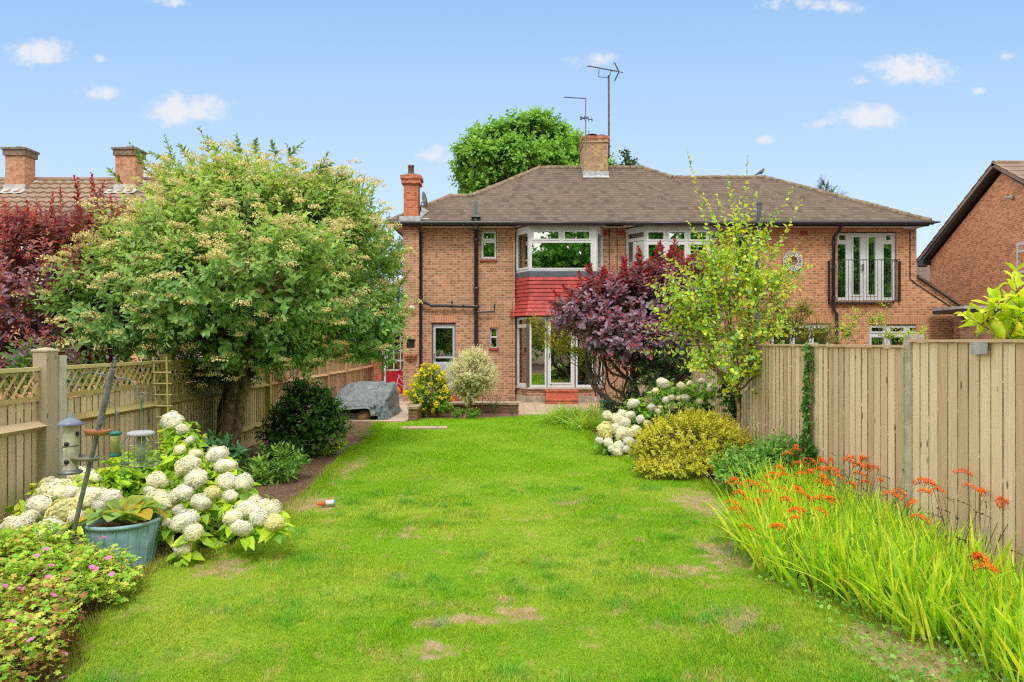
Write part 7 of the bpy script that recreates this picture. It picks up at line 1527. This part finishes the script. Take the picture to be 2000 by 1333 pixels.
shrub('sapling', 'thin young sapling in front of the balcony, left of the other', 'sapling', np.array([5.75, 11.5, 0]), lobes_px([(1668, 625, 14, 22), (1672, 600, 8, 14), (1655, 650, 20, 14), (1645, 640, 14, 10)], 11.5), 46, .3, 9, .04, .025, pal(*LG), 153, trunk_r=.012, trunk_m=TWIG, twigs=14, rin=.1)
shrub('sapling', 'thin young sapling in front of the balcony railing, right of the other', 'sapling', np.array([6.2, 11.5, 0]), lobes_px([(1722, 620, 14, 22), (1730, 590, 8, 14), (1735, 655, 22, 14), (1705, 625, 14, 12)], 11.5), 46, .3, 9, .04, .025, pal(*LG), 154, trunk_r=.012, trunk_m=TWIG, twigs=14, rin=.1)
shrub('low_shrub', 'small bright shrub showing above the fence beside the white window', 'shrub', np.array([6.9, 11.8, 0]), lobes_px([(1785, 660, 22, 12), (1800, 650, 12, 8)], 11.8), 40, .2, 9, .045, .03, pal(lin(175, 210, 50, .64)), 155, trunk_r=.01, twigs=8)
# greenery filling behind the left fence
shrub('garden_shrub', 'mixed green shrub seen through the trellis of the left fence', 'shrub', np.array([-5.2, 7.6, 0]), lobes_px([(10, 740, 60, 30), (60, 700, 50, 25), (200, 740, 120, 35, .8), (330, 720, 80, 40, 2.0), (450, 730, 60, 40, 3.2)], 7.6), 420, .3, 10, .06, .035, pal(DG[0], DG[2], PUR[0], MG[0]), 156, trunk_r=.03, twigs=20)

# ---- tall trees behind the camera, mirrored in the window glass
for i, (x, y) in enumerate(((-3, -16), (5.5, -15.5), (13, -17), (20, -14), (27.5, -15), (34, -13))):
    c = np.array([x, y, 0.0]); lb = [(c + np.array([dx, dy, z]), np.array([r, r, r * 1.1])) for dx, dy, z, r in ((0, 0, 9.5, 3.2), (-2.4, 0, 6.5, 3), (2.4, .5, 7, 3), (-1.5, 0, 12.5, 2.8), (1.8, 0, 13, 2.8), (0, 1, 4, 2.8), (2.8, 0, 3.2, 2.4), (-2.8, 0, 3.2, 2.4))]
    shrub('backdrop_tree', 'tall green tree standing beyond the viewer, seen only mirrored in the house windows', 'tree', c, lb, 2800, 1.3, 8, .5, .36, pal(*[m_ * 1.7 for m_ in MG]), 160 + i, trunk_r=.3, fork=c + UP * 3, twigs=10, crown='crown', group='trees mirrored in the windows')

# ---------------------------------------------------------------- lawn blades
rs_ = np.random.RandomState(200); fm = FM()
def blades(n, y0, y1, pw, hgt, wid, seg2):
    u_ = rs_.rand(n * 2); a, b = y0 ** (1 - pw), y1 ** (1 - pw); y = (a + (b - a) * u_) ** (1 / (1 - pw)); x = rs_.uniform(-3.0, 2.8, n * 2); ok = in_lawn(x, y) & (np.abs(x) < y * .78 + .3)
    x, y = x[ok][:n], y[ok][:n]; n = len(x)
    patch = .55 + .45 * np.clip(np.sin(x * 3.1 + 1.3 * np.sin(y * 2.3)) * np.sin(y * 2.7 + np.sin(x * 2)) + .6, 0, 1.4)
    worn = np.zeros(n)
    for (px_, py_, rx, ry) in ((-.50, 4.2, .16, .11), (-.24, 4.28, .28, .12), (.06, 4.38, .24, .18), (-.46, 3.85, .18, .16), (2.2, 3.8, .35, .45), (-2.15, 7.3, .3, .4), (2.05, 7.4, .3, .6)): worn = np.maximum(worn, 1.2 - ((x - px_) / rx) ** 2 - ((y - py_) / ry) ** 2)
    kp = rs_.rand(n) > np.clip(worn, 0, .85); x, y, patch = x[kp], y[kp], patch[kp]; n = len(x)
    base = np.column_stack([x, y, gh(x, y) + .008]); L = hgt * patch * rs_.uniform(.6, 1.25, n) * np.maximum(1, (y / 6) ** .3)
    d = nrm(np.column_stack([rs_.normal(0, .5, n), rs_.normal(0, .5, n), np.ones(n)])); s = nrm(np.column_stack([rs_.normal(size=n), rs_.normal(size=n) * .5, np.zeros(n)])); w_ = (wid * rs_.uniform(.7, 1.2, n) * np.maximum(1, y / 5))[:, None]
    cols = rs_.uniform(.7, 1.3, (n, 1)) * np.column_stack([rs_.uniform(.9, 1.15, n), np.ones(n), rs_.uniform(.8, 1.3, n)]); m = base + d * L[:, None] * .55; tip = base + d * L[:, None] * .95 + d * np.array([1, 1, 0]) * L[:, None] * .45 - UP * L[:, None] * .08
    dry = rs_.rand(n) < .06; cols[dry] *= np.array([1.9, 1.05, 2.5])
    if seg2: fm.add(np.stack([base - s * w_ / 2, base + s * w_ / 2, m + s * w_ * .42, m - s * w_ * .42, tip], 1), [(0, 1, 2, 3), (3, 2, 4)], np.clip(cols, 0, 2) / 1.0)
    else: fm.add(np.stack([base - s * w_ / 2, base + s * w_ / 2, tip], 1), [(0, 1, 2)], cols)
_clip = np.clip
blades(150000, 3.2, 6.6, 2.0, .040, .0034, True)
blades(150000, 6.4, 16.3, 2.0, .036, .0044, False)
# coarse darker tufts of longer grass in the near lawn
tc_ = np.column_stack([rs_.uniform(-2.2, 2.1, 420), 3.4 + rs_.rand(420) ** 1.5 * 5]); bigc = np.sin(tc_[:, 0] * 2.2 + 1) * np.sin(tc_[:, 1] * 2.6 + tc_[:, 0]); tc_ = tc_[(bigc > -.15) & ~((np.abs(tc_[:, 0] + .46) < .3) & (np.abs(tc_[:, 1] - 3.85) < .3)) & in_lawn(tc_[:, 0], tc_[:, 1])]
for (x0, y0) in tc_:
    n = rs_.randint(40, 110); rr_ = rs_.uniform(.03, .09); b = np.column_stack([x0 + rs_.normal(0, rr_, n), y0 + rs_.normal(0, rr_, n), np.full(n, .01)]); L = rs_.uniform(.035, .085, n)[:, None]; d = nrm(np.column_stack([rs_.normal(0, .55, n), rs_.normal(0, .55, n), np.ones(n)])); s = nrm(np.column_stack([rs_.normal(size=n), rs_.normal(size=n) * .4, np.zeros(n)])) * .0019
    tn = np.array([.62, .95, 1.3]) if rs_.rand() < .7 else np.array([1.3, 1.12, 1.3]); cols = rs_.uniform(.7, 1.2, (n, 1)) * tn; fm.add(np.stack([b - s, b + s, b + d * L * .6 + s * .8, b + d * L * .6 - s * .8, b + d * L + d * np.array([1, 1, 0]) * L * .5 - UP * L * .15], 1), [(0, 1, 2, 3), (3, 2, 4)], cols)
# ragged longer tufts along the lawn edge
for i in range(len(LAWN) - 1):
    (x1, y1), (x2, y2) = LAWN[i], LAWN[i + 1]
    if min(y1, y2) < 3 or (y1 > 14.5 and y2 > 14.5): continue
    L_ = math.hypot(x2 - x1, y2 - y1); n = int(L_ * 900); t = rs_.rand(n); x = x1 + (x2 - x1) * t + rs_.normal(0, .06, n); y = y1 + (y2 - y1) * t + rs_.normal(0, .06, n); L = rs_.uniform(.03, .10, n)
    b = np.column_stack([x, y, gh(x, y)]); d = nrm(np.column_stack([rs_.normal(0, .5, n), rs_.normal(0, .5, n), np.ones(n)])); s = nrm(np.column_stack([rs_.normal(size=n), rs_.normal(size=n) * .4, np.zeros(n)])) * .0022 * np.maximum(1, y / 5)[:, None]
    cols = rs_.uniform(.7, 1.25, (n, 1)) * np.column_stack([rs_.uniform(.9, 1.4, n), np.ones(n), rs_.uniform(.8, 1.5, n)])
    fm.add(np.stack([b - s, b + s, b + d * L[:, None]], 1), [(0, 1, 2)], cols)
go = fm.build('grass', BLADE); tag(go, 'short bright green grass blades of the lawn', 'grass', kind='stuff')
# scattered weeds and litter on the soil beds
fm = FM(); n = 14000
x = rs_.uniform(-4.3, 3.2, n); y = 3.3 + rs_.rand(n) ** 1.4 * 12; ok = ~in_lawn(x, y) & (y < 15); x, y = x[ok], y[ok]; n = len(x); p = np.column_stack([x, y, gh(x, y) + rs_.uniform(.004, .02, n)])
cc = np.array([lin(150, 110, 75, .6), lin(110, 80, 60, .6), lin(175, 145, 105, .6), lin(120, 150, 60, .6), lin(190, 110, 60, .6)])[rs_.randint(5, size=n)]
leaf_set(fm, p, rand_unit(rs_, n) * (1, 1, .15), nrm(UP + rand_unit(rs_, n) * .5), rs_.uniform(.015, .045, n), rs_.uniform(.006, .02, n), cc)
tag(fm.build('leaf_litter', DULL), 'bark chips and dry leaves lying on the border soil', 'leaf litter', kind='stuff')
fm = FM(); n = 1500; pl_ = np.concatenate([inside_pts(cr_poly - np.array([.18, .12]), 900, rs_), inside_pts(np.array([(1.9, 3.3), (2.6, 3.3), (3.1, 4.2), (2.3, 4.6), (1.9, 5.3)]), 900, rs_)]); n = len(pl_); p = np.column_stack([pl_, rs_.uniform(.01, .13, n)])
lobed(fm, p, nrm(UP + rand_unit(rs_, n) * .9), rs_.uniform(.009, .022, n), pal(PG[1], PG[0], PG[2], HLG[3])(p, None, rs_)); tag(fm.build('ground_cover', LEAF), 'low weeds at the foot of the orange flowered bed', 'ground cover', kind='stuff')
